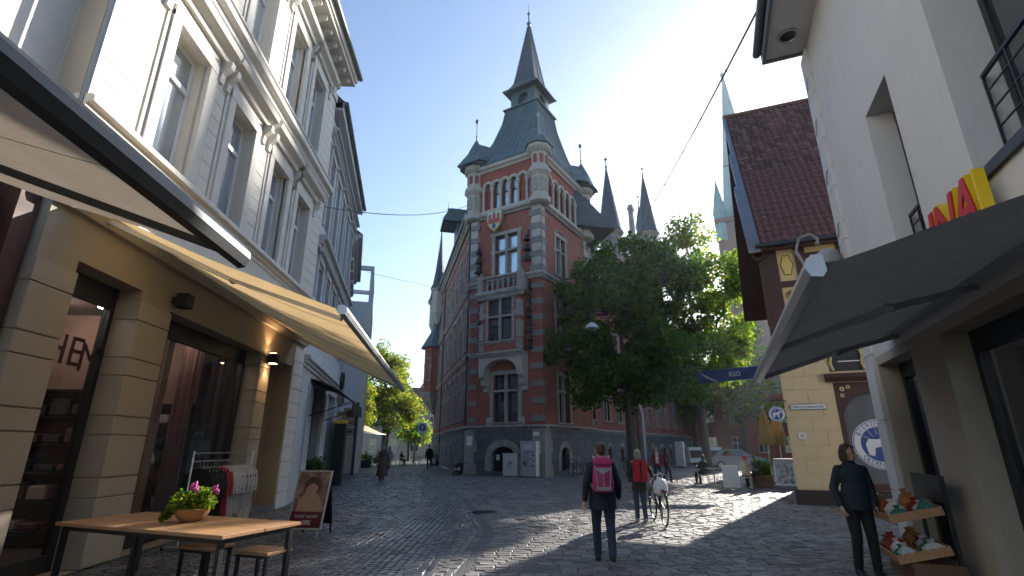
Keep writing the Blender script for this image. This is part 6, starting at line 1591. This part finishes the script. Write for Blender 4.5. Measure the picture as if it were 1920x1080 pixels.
# kerbside cabinets in front of the tower
for x, w, h, lab, m_ in ((3.72, .95, 1.25, 'low grey utility cabinet with a round mark before the tower', 'grey_stone'), (4.98, 1.05, 1.95, 'tall grey cabinet with posters before the tower corner', 'alu')):
    t = thing('utility_cabinet', lab, 'cabinet', (0, 0, 0), R(-AZ), 'cabinets before the tower'); t.location = hall.matrix_basis @ Vector((x, -.62, 0))
    MB().box(-w / 2, w / 2, -.22, .22, .06, h).obj('body', M[m_], t, bevel=.015); MB().box(-w / 2 - .03, w / 2 + .03, -.25, .25, h, h + .06).obj('lid', M[m_], t); MB().box(-w / 2 + .04, w / 2 - .04, -.18, .18, 0, .06).obj('plinth', M['granite_plain'], t)
    if h > 1.5:
        MB().box(-.36, .40, -.235, -.222, .55, 1.45).obj('poster', greyposter(), t); MB().box(-.3, .3, -.235, -.222, 1.52, 1.85).obj('poster', M['poster_grey'], t); text('INFO', .16, M['dark_frame'], t, (0, -.24, 1.68), extrude=.001) if False else None
    else: MB().lathe([(.2, -.004), (.2, .004)], n=20).obj('mark', greyposter(), t, (.02, -.225, .72), (math.pi / 2, 0, 0))

# ================================================================== left street furniture
cb_ = thing('display_box', 'tall black display box with a yellow top edge by the dark doorway', 'display box', (-8.1, 24.6, 0), R(10)); MB().box(-.26, .26, -.3, .3, 0, 2.72).obj('body', M['black'], cb_, bevel=.01); MB().box(-.28, .28, -.32, .32, 2.72, 2.86).obj('top_band', M['sign_yellow'], cb_)
sp2 = thing('signpost', 'dark blue post with small brown and gold direction boards', 'signpost', (-9.9, 33, 0)); MB().tube([(0, 0, 0), (0, 0, 4.4)], .09, 10).obj('post', flat('dark_blue_paint', (.012, .016, .04), .5), sp2)
for z, h, m_ in ((3.7, .7, 'brown_paint'), (3.1, .3, 'sign_yellow'), (2.6, .4, 'blue')):
    o = MB().box(-.85, -.1, -.02, .02, z - h / 2, z + h / 2).obj('board', M['brown_paint'] if m_ != 'blue' else M['blue'], sp2)
    link('trim', MB().box(-.78, -.16, -.026, -.021, z - h / 2 + .05, z + h / 2 - .05).mesh('trim', M['yellow_paint']), o); link('inset', MB().box(-.72, -.2, -.031, -.0265, z - h / 2 + .1, z + h / 2 - .1).mesh('inset', M['brown_paint']), o)
rs = thing('road_sign', 'blue pedestrian zone sign on a grey post at the far corner of the wing', 'road sign', (-8.6, 50, 0)); MB().tube([(0, 0, 0), (0, 0, 4.1)], .04, 8).obj('post', M['steel'], rs); MB().box(-.42, .42, -.06, -.045, 2.9, 3.9).obj('plate', M['white_print'], rs)
MB().lathe([(.34, -.005), (.34, .005)], n=28).obj('disc', M['blue'], rs, (0, -.07, 3.45), (math.pi / 2, 0, 0)); MB().ell((0, -.078, 3.62), (.045, .008, .05), 8, 6).prism_y([(-.1, 3.28), (-.05, 3.56), (.05, 3.56), (.1, 3.28), (.03, 3.34), (0, 3.42), (-.03, 3.34)], -.085, -.076).obj('symbol', M['white_print'], rs)
# cafe at the end of the street
fa = awning('awning', 'cream cafe awning at the end of the street under the yellow trees', (-18.5, 46, 4.6), (-16.9, 54, 4.6), (-13.6, 46.5, 2.9), (-13.2, 54, 2.9), clothmat('cream_awning_canvas', (.66, .56, .40), .35), M['alu'], None, (), .05, .05)
ch2 = []
rr_ = random.Random(77); words = ['first', 'second', 'third', 'fourth', 'fifth', 'sixth', 'seventh', 'eighth', 'ninth', 'tenth', 'eleventh', 'twelfth', 'thirteenth', 'fourteenth']
for i in range(14): ch2.append((-14.2 + i * .46, 47.0 + (i % 3) * .9 + i * .2, rr_.uniform(-40, 220), 'reddish chair at the far cafe, %s from its awning' % words[i]))
chairs(M['dark_wood'], ch2, 'chairs of the far cafe')
for i in range(4): table_round((-13.6 + i * 1.6, 48.2 + i * .6, 0), 'small round table at the far cafe, %s from its awning' % words[i], 'tables of the far cafe')
for i, (x, y) in enumerate(((-14.8, 44.5), (-12.6, 45.4), (-6.9, 49.5))):
    t = thing('box_planter', ['dark box planter by the leaning palm', 'dark box planter among the far cafe chairs', 'dark box planter near the road sign'][i], 'planter', (x, y, 0), 0, 'planters of the far cafe'); MB().box(-.6, .6, -.3, .3, 0, .6).obj('box', M['black'], t)
    b = MB(); leaf_cloud(b, [(Vector((dx, 0, .8)), .35, 1) for dx in (-.4, 0, .4)], 120, .12, rr_); b.obj('foliage', M['leaf_dark'], t)
for i, (x, y) in enumerate(((-7.35, 19.6), (-7.55, 20.8))):
    t = thing('potted_shrub', ['dark leafy shrub in a pot under the black canopy', 'dark leafy shrub in a pot beside the black column'][i], 'plant', (x, y, 0), 0, 'pots at the dark doorway'); MB().lathe([(.16, 0), (.22, .3), (.24, .38), (.2, .38)], n=14).obj('pot', M['black'], t)
    b = MB(); leaf_cloud(b, [(Vector((rr_.gauss(0, .12), rr_.gauss(0, .12), .6 + .12 * k)), .28, 1) for k in range(5)], 120, .09, rr_); b.obj('foliage', M['leaf_dark'], t)

# ================================================================== bicycles
def bicycle(loc, rz, label, col, group, near=False):
    t = thing('bicycle', label, 'bicycle', loc, rz, group); fm = flat('bicycle_paint', col, .35)
    R1 = .345; WB = 1.08
    for x in (0, WB):
        b = MB(); rings = []
        for k in range(28):
            a = 2 * math.pi * k / 28; c = Vector((x + R1 * math.cos(a), 0, R1 + R1 * math.sin(a))); n_ = Vector((math.cos(a), 0, math.sin(a)))
            rings.append([tuple(c + n_ * .02 * math.cos(2 * math.pi * j / 6) + Vector((0, .02 * math.sin(2 * math.pi * j / 6), 0))) for j in range(6)])
        rings.append(rings[0]); b.loft(rings, False); w = b.obj('wheel', M['black'], t)
        sp_ = MB(); 
        for k in range(14): a = 2 * math.pi * k / 14; sp_.tube([(x, .02 * (-1) ** k, R1), (x + R1 * .96 * math.cos(a), 0, R1 + R1 * .96 * math.sin(a))], .003, 3)
        sp_.lathe([(.03, -.04), (.03, .04)], n=8) if False else None
        link('spokes', sp_.mesh('spokes', M['steel']), w)
        fb = MB(); fb.tube([(x + (R1 + .05) * math.cos(a), 0, R1 + (R1 + .05) * math.sin(a)) for a in [R(20 + 16 * k) for k in range(11)]], .022, 6); fb.obj('mudguard', fm, t)
    bb, sd, hd_, hb = (.45, 0, .28), (.30, 0, .82), (.92, 0, .86), (.88, 0, 1.0)
    f = MB(); f.tube([bb, sd], .017, 6); f.tube([bb, (.95, 0, .72)], .02, 6); f.tube([(.36, 0, .62), (.93, 0, .80)], .018, 6); f.tube([(0, .05, R1), bb], .012, 5); f.tube([(0, -.05, R1), bb], .012, 5); f.tube([(0, .05, R1), (.33, 0, .72)], .01, 5); f.tube([(0, -.05, R1), (.33, 0, .72)], .01, 5); f.tube([hd_, (.96, 0, .66)], .022, 6); f.tube([(.97, .045, .68), (WB, .05, R1)], .012, 5); f.tube([(.97, -.045, .68), (WB, -.05, R1)], .012, 5); f.tube([hd_, hb], .015, 6); f.obj('frame', fm, t)
    MB().tube([(.72, -.29, 1.02), (.84, -.2, 1.04), (.89, 0, 1.0), (.84, .2, 1.04), (.72, .29, 1.02)], .012, 6).obj('handlebar', M['steel'], t)
    MB().tube([sd, (.28, 0, .93)], .013, 6).obj('seat_post', M['steel'], t); MB().loft([[(x, y, .95 + z) for x, y, z in ((.10, -w_, 0), (.10, w_, 0), (.10, w_, .04), (.10, -w_, .04))] if False else [(xx, -w_, .94), (xx, w_, .94), (xx, w_ * .8, .985), (xx, -w_ * .8, .985)] for xx, w_ in ((.14, .09), (.2, .1), (.3, .05), (.42, .02))]).obj('saddle', M['black'], t)
    MB().box(-.18, .26, -.07, .07, .715, .735).tube([(-.1, .06, .72), (0, .06, R1)], .007, 4).tube([(-.1, -.06, .72), (0, -.06, R1)], .007, 4).obj('rack', M['black'], t)
    MB().lathe([(.09, -.006), (.09, .006)], (0, 0, 0), 16).obj('chainring', M['steel'], t, (.45, -.05, .28), (math.pi / 2, 0, 0)); MB().tube([(.45, -.06, .28), (.45, -.07, .12)], .01, 5).box(.40, .5, -.14, -.07, .1, .12).tube([(.45, .06, .28), (.45, .07, .44)], .01, 5).box(.40, .5, .07, .14, .43, .45).obj('pedals', M['black'], t)
    MB().box(-.2, -.18, -.03, .03, .66, .72).obj('rear_light', flat('red_reflector', (.5, .01, .01), .3), t); MB().lathe([(.05, 0), (.055, .05)], n=10).obj('headlamp', M['steel'], t, (.98, 0, .84), (0, math.pi / 2, 0))
    return t
bicycle((3.42, 12.25, 0), R(88), 'black bicycle pushed by the woman with the red backpack', (.02, .02, .022), None)
bw_ = hall.matrix_basis @ Vector((TW, 0, 0))
for i, (s, o_, lab, c_) in enumerate(((1.7, .9, 'dark bicycle leaning by the tower side, nearest the corner', (.02, .02, .03)), (3.6, 1.0, 'dark bicycle with a red light by the tower side, farther along', (.03, .02, .02)), (9.5, 1.5, 'bicycle parked near the big tree trunk', (.05, .05, .06)), (25.5, 2.2, 'bicycle parked beyond the portal', (.06, .06, .07)), (27.0, 2.4, 'second bicycle parked beyond the portal', (.03, .04, .06)))):
    p = hall.matrix_basis @ Vector((TW + o_, s, 0)); bicycle(tuple(p), R(90 - AZ), lab, c_, 'bicycles parked along the town hall')
# ================================================================== people
SK = {'hip': .92}
def remesh(b, vox, mats, name, region=None, smooth=6):
    me = bpy.data.meshes.new(name); me.from_pydata(b.v, [], b.f)
    bm = bmesh.new(); bm.from_mesh(me); bmesh.ops.recalc_face_normals(bm, faces=bm.faces); bm.to_mesh(me); bm.free()
    o = bpy.data.objects.new(name, me); COL.objects.link(o)
    m1 = o.modifiers.new('r', 'REMESH'); m1.mode = 'VOXEL'; m1.voxel_size = vox; m1.use_smooth_shade = True
    m2 = o.modifiers.new('s', 'SMOOTH'); m2.factor = .5; m2.iterations = smooth
    PENDING.append((o, mats, region)); return o
PENDING = []
def flush():
    dg = bpy.context.evaluated_depsgraph_get()
    for o, mats, region in PENDING:
        me = bpy.data.meshes.new_from_object(o.evaluated_get(dg)); o.modifiers.clear(); o.data = me; me.materials.clear()
        for m in mats: me.materials.append(m)
        me.polygons.foreach_set('use_smooth', [True] * len(me.polygons))
        if region: me.polygons.foreach_set('material_index', [region(p.center) for p in me.polygons])
    PENDING.clear()
def cap(b, p, q, r0, r1, n=10):
    b.tube([p, q], [r0, r1], n); b.ell(p, (r0,) * 3, n, 6); b.ell(q, (r1,) * 3, n, 6)
def lerp(a, b, t_): return tuple(a[i] + (b[i] - a[i]) * t_ for i in range(3))
def person(label, loc, rz, m, pose=None, H=1.75, vox=.014, group=None, coat=.0, hairlen=0, headturn=0, girth=1.0, fingers=True, hat=None, shoes='black', coatm=None):
    """m: dict with trousers, jacket, hair; local x to the person's right, y forward"""
    t = thing('person', label, 'person', loc, rz, group); k = H / 1.75; g = girth
    J = dict(hipL=(-.09, 0, .92), hipR=(.09, 0, .92), kneeL=(-.10, .03, .50), kneeR=(.10, .03, .50), ankL=(-.10, 0, .09), ankR=(.10, 0, .09), shL=(-.165, 0, 1.385), shR=(.165, 0, 1.385),
             elL=(-.25, -.03, 1.13), elR=(.25, -.03, 1.13), wrL=(-.255, .06, .89), wrR=(.255, .06, .89), head=(0, .015, 1.615), neck=(0, 0, 1.48), chest=(0, .0, 1.30), belly=(0, .01, 1.08), pelv=(0, 0, .95))
    if pose: J.update(pose)
    J = {a: tuple(v * k for v in p) for a, p in J.items()}
    b = MB()
    for s in 'LR':
        cap(b, J['hip' + s], J['knee' + s], .10 * k * g, .074 * k); cap(b, J['knee' + s], J['ank' + s], .073 * k, .058 * k)
        cap(b, J['sh' + s], J['el' + s], .055 * k, .043 * k); cap(b, J['el' + s], J['wr' + s], .042 * k, .029 * k)
        a, w = Vector(J['el' + s]), Vector(J['wr' + s]); d = (w - a).normalized(); sd = -1 if s == 'L' else 1
        side = Vector((1, 0, 0)) if abs(d.x) < .8 else Vector((0, 1, 0)); fw = d.cross(side).normalized(); side = fw.cross(d).normalized()
        pc = w + d * .055 * k; b.ell(pc, (.024 * k, .042 * k, .055 * k), 8, 6, d.to_track_quat('Z', 'Y').to_euler())
        pal = d.to_track_quat('Z', 'Y').to_matrix(); ay = pal @ Vector((0, 1, 0)); ax = pal @ Vector((1, 0, 0))
        if fingers:
            for fi, (off, L) in enumerate(((-.03, .075), (-.01, .085), (.011, .08), (.031, .062))):
                p0 = w + d * .085 * k + ay * off * k; p1 = p0 + (d * .6 + ax * .25) .normalized() * L * .55 * k; p2 = p1 + (d * .5 + ax * .7).normalized() * L * .5 * k
                b.tube([p0, p1, p2], [.0095 * k, .009 * k, .0075 * k], 6)
            th0 = w + d * .035 * k - ay * .035 * k; b.tube([th0, th0 + (d * .5 - ay * .6 + ax * .2).normalized() * .04 * k, th0 + (d * .9 - ay * .5 + ax * .3).normalized() * .07 * k], [.013 * k, .011 * k, .009 * k], 6)
    b.ell(J['pelv'], (.165 * k * g, .115 * k * g, .14 * k), 14, 8); b.ell(J['belly'], (.145 * k * g, .11 * k * g, .17 * k), 14, 8); b.ell(J['chest'], (.175 * k, .12 * k, .19 * k), 14, 8)
    b.tube([J['shL'], J['shR']], [.06 * k, .06 * k], 10); cap(b, J['neck'], lerp(J['neck'], J['head'], .6), .055 * k, .05 * k)
    hm = Matrix.Rotation(headturn, 3, 'Z'); hc = Vector(J['head'])
    def hp(x, y, z): return tuple(hc + (hm @ Vector((x, y, z))) * k)
    b.ell(hp(0, 0, .02), (.076 * k, .095 * k, .105 * k), 14, 10); b.ell(hp(0, .03, -.06), (.055 * k, .062 * k, .06 * k), 12, 8)
    b.tube([hp(0, .09, .02), hp(0, .118, -.025), hp(0, .095, -.035)], [.009 * k, .015 * k, .01 * k], 6)
    for s in (-1, 1): b.ell(hp(s * .078, -.005, -.01), (.012 * k, .022 * k, .032 * k), 8, 6)
    hz = J['neck'][2] - .02 * k; waist = J['pelv'][2] + .03 * k
    wl_, wr_ = Vector(J['wrL']), Vector(J['wrR'])
    def reg(c):
        v = Vector(c)
        if v.z > hz or (((v - wl_).length < .155 * k or (v - wr_).length < .155 * k) and ('sit' in (pose or {}) or abs(v.x) > .178 * k * g)): return 0
        return 1 if v.z < waist else 2
    if 'sit' in (pose or {}): pass
    o = remesh(b, vox if fingers else vox, [M['skin'], m['trousers'], m['jacket']], 'body', reg, 4); o.parent = t
    # jacket
    b = MB(); e = .015 * k
    for s in 'LR':
        cap(b, J['sh' + s], J['el' + s], .052 * k + e * .8, .045 * k + e); cap(b, J['el' + s], lerp(J['el' + s], J['wr' + s], .93), .043 * k + e, .034 * k + e * .8)
    b.ell(J['chest'], (.185 * k * g, .135 * k * g, .2 * k), 14, 8); b.ell(J['belly'], (.18 * k * g, .14 * k * g, .22 * k), 14, 8); b.tube([J['shL'], J['shR']], [.064 * k, .064 * k], 10)
    pz = J['pelv']; rg = []
    low = coat * k if coat else .80 * k
    for z, rx, ry in ((J['belly'][2], .18, .14), (pz[2], .195, .15), (low, .20 + (.05 if coat and coat < .5 else 0), .16 + (.06 if coat and coat < .5 else 0))): rg.append([(pz[0] + rx * g * k * math.cos(2 * math.pi * q / 16), pz[1] + ry * g * k * math.sin(2 * math.pi * q / 16), z) for q in range(16)])
    if 'sit' not in (pose or {}): b.loft(rg)
    b.tube([J['neck'], lerp(J['neck'], J['head'], .25)], [.085 * k, .066 * k], 10)
    o = remesh(b, vox, [coatm or m['jacket']], 'jacket', None, 4); o.parent = t
    # shoes
    for s in 'LR':
        a = J['ank' + s]; fwd = -1 if 'back' in str((pose or {}).get('toe' + s, '')) else 1
        bs_ = MB(); bs_.loft([[(a[0] + sx * w_ * k, a[1] + y * k, a[2] + z * k) for sx, z in ((-1, -.085), (1, -.085), (.85, hh), (-.85, hh))] for y, w_, hh in ((-.075, .034, -.02), (-.03, .043, .02), (.06, .045, -.01), (.13, .046, -.045), (.175, .03, -.06))]); bs_.obj('shoe', M[shoes] if isinstance(shoes, str) else shoes, t, bevel=.012)
    # hair
    b = MB(); b.ell(hp(0, -.018, .045), (.086 * k, .098 * k, .092 * k), 16, 10); b.ell(hp(0, -.045, .0), (.082 * k, .068 * k, .085 * k), 12, 8)
    if hairlen:
        b.ell(hp(0, -.05, -.06), (.08 * k, .05 * k, (.06 + hairlen) * k), 12, 8)
        for s in (-1, 1): b.ell(hp(s * .072, -.01, -.035), (.022 * k, .05 * k, .08 * k), 10, 6)
        b.ell(hp(0, .04, .082), (.066 * k, .042 * k, .03 * k), 10, 6)
    o = remesh(b, vox * .8, [hat or m['hair']], 'hair' if not hat else 'cap', None, 2); o.parent = t
    # eyes and mouth
    for s in (-1, 1): MB().ell(hp(s * .031, .088, .012), (.012 * k, .006 * k, .007 * k), 8, 6).obj('eye', M['hair_dark'], t)
    MB().ell(hp(0, .086, -.068), (.022 * k, .007 * k, .006 * k), 8, 6).obj('mouth', M['lip'], t)
    return t
M['lip'] = flat('lips', (.30, .10, .09), .5)
def cl(name, c, rough=.8):
    t = NT(name); v = t.tex(); t.link(t.ramp(t.noise(v, 5, 6), [(.3, dk(c, .7)), (.7, dk(c, 1.35))]), t.b.inputs['Base Color']); t.b.inputs['Roughness'].default_value = rough
    clothbump(t, v); return t.m
M['denim'] = cl('blue_denim', (.022, .035, .065)); M['denim2'] = cl('faded_denim', (.035, .055, .095)); M['navy'] = cl('navy_jacket', (.010, .012, .020)); M['olive'] = cl('dark_olive_jacket', (.022, .022, .018)); M['petrol'] = cl('petrol_blue_jumper', (.010, .022, .036)); M['dkcloth'] = cl('black_trousers', (.008, .008, .010)); M['browncoat'] = cl('brown_coat', (.075, .045, .032)); M['redcloth'] = cl('red_jacket', (.16, .012, .016)); M['maroonc'] = cl('dark_red_jacket', (.09, .012, .014)); M['beigec'] = cl('beige_jacket', (.34, .28, .21)); M['cap_red'] = cl('red_cap', (.40, .02, .03)); M['paleblue'] = cl('pale_print_dress', (.30, .31, .36)); M['shirtw'] = cl('white_shirt', (.5, .5, .52))
walk = dict(kneeL=(-.10, .13, .52), ankL=(-.09, .16, .09), kneeR=(.10, -.02, .50), ankR=(.09, -.24, .15), elL=(-.25, -.10, 1.13), wrL=(-.28, -.10, .88), elR=(.25, .0, 1.12), wrR=(.27, .14, .90))
person('walker in a dark jacket and jeans carrying a pink backpack, seen from behind', (1.42, 8.5, 0), R(-4), dict(trousers=M['denim'], jacket=M['navy'], hair=M['hair_brown']), walk, 1.755, .0085, None, .74, 0, R(18), 1.08)
pk = thing('backpack', 'pink hiking backpack with grey straps on the walker', 'backpack', (1.42, 8.5, 0), R(-4))
M['pinkbag'] = mat('pink_nylon', (.40, .022, .12), .55, .18, 9, .3, 30); M['greybag'] = mat('grey_webbing', (.28, .27, .28), .7, .15, 12, .2, 40)
b = MB(); rg = []
for z, hx, hy in ((1.0, .12, .05), (1.03, .155, .085), (1.14, .165, .10), (1.3, .15, .095), (1.42, .13, .08), (1.46, .1, .05)): rg.append([(hx * math.copysign(abs(math.cos(a)) ** .6, math.cos(a)), -.235 + hy * math.copysign(abs(math.sin(a)) ** .6, math.sin(a)), z) for a in [2 * math.pi * q / 20 for q in range(20)]])
b.loft(rg).obj('bag', M['pinkbag'], pk, smooth=True)
MB().loft([[(x * s_, -.25 + y * s_, z) for x, y in ((-.14, -.09), (.14, -.09), (.14, .1), (-.14, .1))] for s_, z in ((1, 1.40), (1.04, 1.44), (.95, 1.50), (.6, 1.525))]).obj('lid', M['pinkbag'], pk, bevel=.015)
MB().add([(-.13, -.335, 1.36), (.13, -.335, 1.36), (0, -.35, 1.26)], [(0, 1, 2)]).obj('flap_patch', M['greybag'], pk)
for x0, x1, z0, z1 in ((0, 0, 1.27, 1.03), (-.12, -.09, 1.40, 1.05), (.12, .09, 1.40, 1.05)): MB().bar((x0, -.348, z0), (x1, -.335, z1), .02, .008, (0, 1, 0)).obj('strap', M['greybag'], pk)
MB().box(-.11, .11, -.35, -.33, 1.035, 1.09).obj('lower_pocket', M['greybag'], pk, bevel=.01)
for s in (-1, 1): MB().tube([(s * .10, -.16, 1.44), (s * .12, -.04, 1.53), (s * .13, .10, 1.47), (s * .15, .13, 1.3), (s * .17, -.02, 1.12), (s * .14, -.17, 1.05)], .018, 6).obj('shoulder_strap', M['greybag'], pk)

wpose = dict(kneeL=(-.09, .06, .50), ankL=(-.09, .04, .10), kneeR=(.09, .03, .50), ankR=(.09, -.08, .10), elR=(.33, .14, 1.22), wrR=(.42, .36, 1.06), elL=(-.23, .02, 1.13), wrL=(-.2, .14, .95))
person('woman in a dark jacket and jeans with a red backpack pushing a bicycle', (3.02, 12.75, 0), R(-2), dict(trousers=M['denim2'], jacket=M['olive'], hair=M['hair_grey']), wpose, 1.62, .010, None, .74, .05, 0, .98, True, None, 'greybag')
rp = thing('backpack', 'red roll-top backpack with a black strap on the woman with the bicycle', 'backpack', (3.02, 12.75, 0), R(-2))
M['redbag'] = mat('red_tarpaulin', (.38, .012, .02), .4, .15, 8, .15, 30)
MB().box(-.16, .16, -.30, -.14, .90, 1.34).obj('bag', M['redbag'], rp, bevel=.025); MB().box(-.165, .165, -.29, -.15, 1.345, 1.38).obj('roll_top', M['redbag'], rp, bevel=.012); MB().box(-.02, .02, -.306, -.301, .92, 1.34).obj('strap', M['black'], rp)
pbg = thing('carrier_bag', 'white plastic carrier bag hanging at the bicycle rack', 'bag', (3.40, 12.3, .62))
MB().loft([[(hx * math.cos(a) * (1 + .12 * math.sin(3 * a)), hy * math.sin(a), z) for a in [2 * math.pi * q / 16 for q in range(16)]] for z, hx, hy in ((0, .08, .06), (.05, .15, .11), (.2, .17, .12), (.3, .12, .09), (.36, .06, .03))]).obj('bag', mat('white_plastic', (.60, .60, .62), .35, .1, 10, .5, 20), pbg, smooth=True)
for s in (-1, 1): MB().tube([(s * .05, 0, .34), (s * .06, 0, .44), (0, 0, .5)], .008, 5).obj('handle', M['white_print'], pbg)

lpose = dict(kneeL=(-.10, .05, .50), ankL=(-.11, .0, .09), kneeR=(.09, .04, .50), ankR=(.10, -.06, .09), elL=(-.235, -.04, 1.12), wrL=(-.20, .10, .90), elR=(.245, -.06, 1.12), wrR=(.235, .08, .90))
person('woman in a dark blue jumper and black trousers looking toward the shop', (4.86, 7.66, 0), R(168), dict(trousers=M['dkcloth'], jacket=M['petrol'], hair=M['hair_brown']), lpose, 1.72, .0085, None, .84, .03, R(48), 1.0)

person('grey-haired person in a long brown coat with a shoulder bag walking up the street', (-6.7, 27.5, 0), R(8), dict(trousers=M['browncoat'], jacket=M['browncoat'], hair=M['hair_grey']), walk, 1.78, .018, None, .24, .02, 0, 1.15, False)
hb = thing('shoulder_bag', 'brown bag on the side of the person in the long coat', 'bag', (-7.05, 27.4, .85)); MB().box(-.08, .08, -.17, .17, 0, .3).obj('bag', M['browncoat'], hb, bevel=.03); MB().tube([(0, -.14, .28), (.12, 0, .72), (0, .14, .28)], .012, 5).obj('strap', M['black'], hb)
person('pedestrian in a pale patterned dress far up the street', (-9.4, 40.5, 0), R(5), dict(trousers=M['denim2'], jacket=M['paleblue'], hair=M['hair_dark']), walk, 1.7, .025, None, .6, .03, 0, 1.0, False)
person('man in black with a white carrier bag beside the wing', (-6.5, 41.5, 0), R(10), dict(trousers=M['denim'], jacket=M['dkcloth'], hair=M['hair_dark']), walk, 1.85, .02, None, .74, 0, 0, 1.1, False)
MB_ = thing('carrier_bag', 'small white bag held by the man in black', 'bag', (-6.1, 41.4, .45)); MB().box(-.12, .12, -.06, .06, 0, .34).obj('bag', M['white_print'], MB_, bevel=.03); MB().tube([(-.06, 0, .33), (0, 0, .46), (.06, 0, .33)], .01, 5).obj('handle', M['white_print'], MB_)
person('man in a red jacket and pale shirt walking toward the camera', (7.15, 26.2, 0), R(175), dict(trousers=M['denim'], jacket=M['shirtw'], hair=M['hair_grey']), walk, 1.68, .018, None, .8, 0, 0, 1.08, False, coatm=M['redcloth'])
link('shirt_front', MB().box(-.07, .07, .148, .158, .9, 1.42).mesh('shirt_front', M['shirtw'], bevel=.01), bpy.data.objects['person.006'] if 'person.006' in bpy.data.objects else None)
person('companion in a dark red jacket beside the man in red', (7.75, 26.6, 0), R(-120), dict(trousers=M['denim'], jacket=M['maroonc'], hair=M['hair_dark']), walk, 1.64, .018, None, .8, .02, 0, 1.08, False)
sit = dict(sit=(0, 0, 0), pelv=(0, 0, .52), hipL=(-.09, .02, .50), hipR=(.09, .02, .50), kneeL=(-.12, .42, .50), kneeR=(.12, .42, .50), ankL=(-.12, .42, .09), ankR=(.12, .40, .09), belly=(0, .02, .66), chest=(0, .03, .88), shL=(-.185, .03, 1.0), shR=(.185, .03, 1.0), neck=(0, .04, 1.06), head=(0, .06, 1.2), elL=(-.24, .12, .76), elR=(.24, .12, .76), wrL=(-.16, .36, .74), wrR=(.16, .36, .74))
person('seated guest in a red cap and beige jacket at the cafe table', (9.98, 22.75, 0), R(-40), dict(trousers=M['dkcloth'], jacket=M['beigec'], hair=M['hair_dark']), sit, 1.75, .018, None, 0, 0, 0, 1.0, False, M['cap_red'])
person('seated guest in dark clothes with long dark hair, left of the red cap', (9.0, 24.9, 0), R(30), dict(trousers=M['dkcloth'], jacket=M['dkcloth'], hair=M['hair_dark']), sit, 1.75, .018, None, 0, .12, 0, 1.15, False)
person('seated guest across the cafe table, half hidden by the red cap', (10.75, 23.55, 0), R(110), dict(trousers=M['dkcloth'], jacket=M['denim'], hair=M['hair_brown']), sit, 1.7, .018, None, 0, .02, 0, 1.0, False)
gsit = dict(sit=(0, 0, 0), pelv=(0, 0, .16), hipL=(-.09, .02, .15), hipR=(.09, .02, .15), kneeL=(-.12, .34, .42), kneeR=(.12, .34, .42), ankL=(-.12, .5, .09), ankR=(.12, .5, .09), belly=(0, .0, .32), chest=(0, .04, .52), shL=(-.185, .05, .64), shR=(.185, .05, .64), neck=(0, .07, .70), head=(0, .11, .83), elL=(-.26, .16, .44), elR=(.26, .16, .44), wrL=(-.12, .36, .42), wrR=(.12, .36, .42))
person('person in dark clothes sitting on the ground at the foot of the tower', (-3.25, 33.0, 0), R(160), dict(trousers=M['dkcloth'], jacket=M['dkcloth'], hair=M['hair_dark']), gsit, 1.75, .02, None, 0, .02, 0, 1.1, False)
for i, (x, y, jm, lab) in enumerate(((-13.3, 48.3, 'redcloth', 'guest in red sitting at the far cafe'), (-12.2, 49.4, 'shirtw', 'guest in white sitting at the far cafe'), (-10.6, 50.5, 'maroonc', 'guest in dark red sitting at the far cafe near the palm'))):
    person(lab, (x, y, 0), R(60 + 90 * i), dict(trousers=M['dkcloth'], jacket=M[jm], hair=M['hair_dark']), sit, 1.72, .03, 'guests of the far cafe', 0, .02, 0, 1.0, False)
flush()
# lettering becomes mesh
bpy.context.view_layer.update()
dg = bpy.context.evaluated_depsgraph_get()
for o in [o for o in SC.objects if o.type == 'FONT']:
    me = bpy.data.meshes.new_from_object(o.evaluated_get(dg)); nm = o.name; par, loc, rot = o.parent, o.location.copy(), o.rotation_euler.copy()
    bpy.data.objects.remove(o); link(nm, me, par, loc, rot)

# ================================================================== thin haze over the whole place
hz_m = bpy.data.materials.new('thin_haze'); hz_m.use_nodes = True
hn = hz_m.node_tree.nodes; hn.clear(); ho = hn.new('ShaderNodeOutputMaterial'); hv = hn.new('ShaderNodeVolumePrincipled')
hv.inputs['Color'].default_value = (.80, .90, 1, 1); hv.inputs['Density'].default_value = .0004; hv.inputs['Anisotropy'].default_value = .55
hz_m.node_tree.links.new(hv.outputs[0], ho.inputs['Volume'])
haze = MB().box(-225, 225, -45, 265, -1.2, 88.5).obj('haze', hz_m)
haze['kind'] = 'stuff'; haze['label'] = 'thin bluish haze in the air over the square'
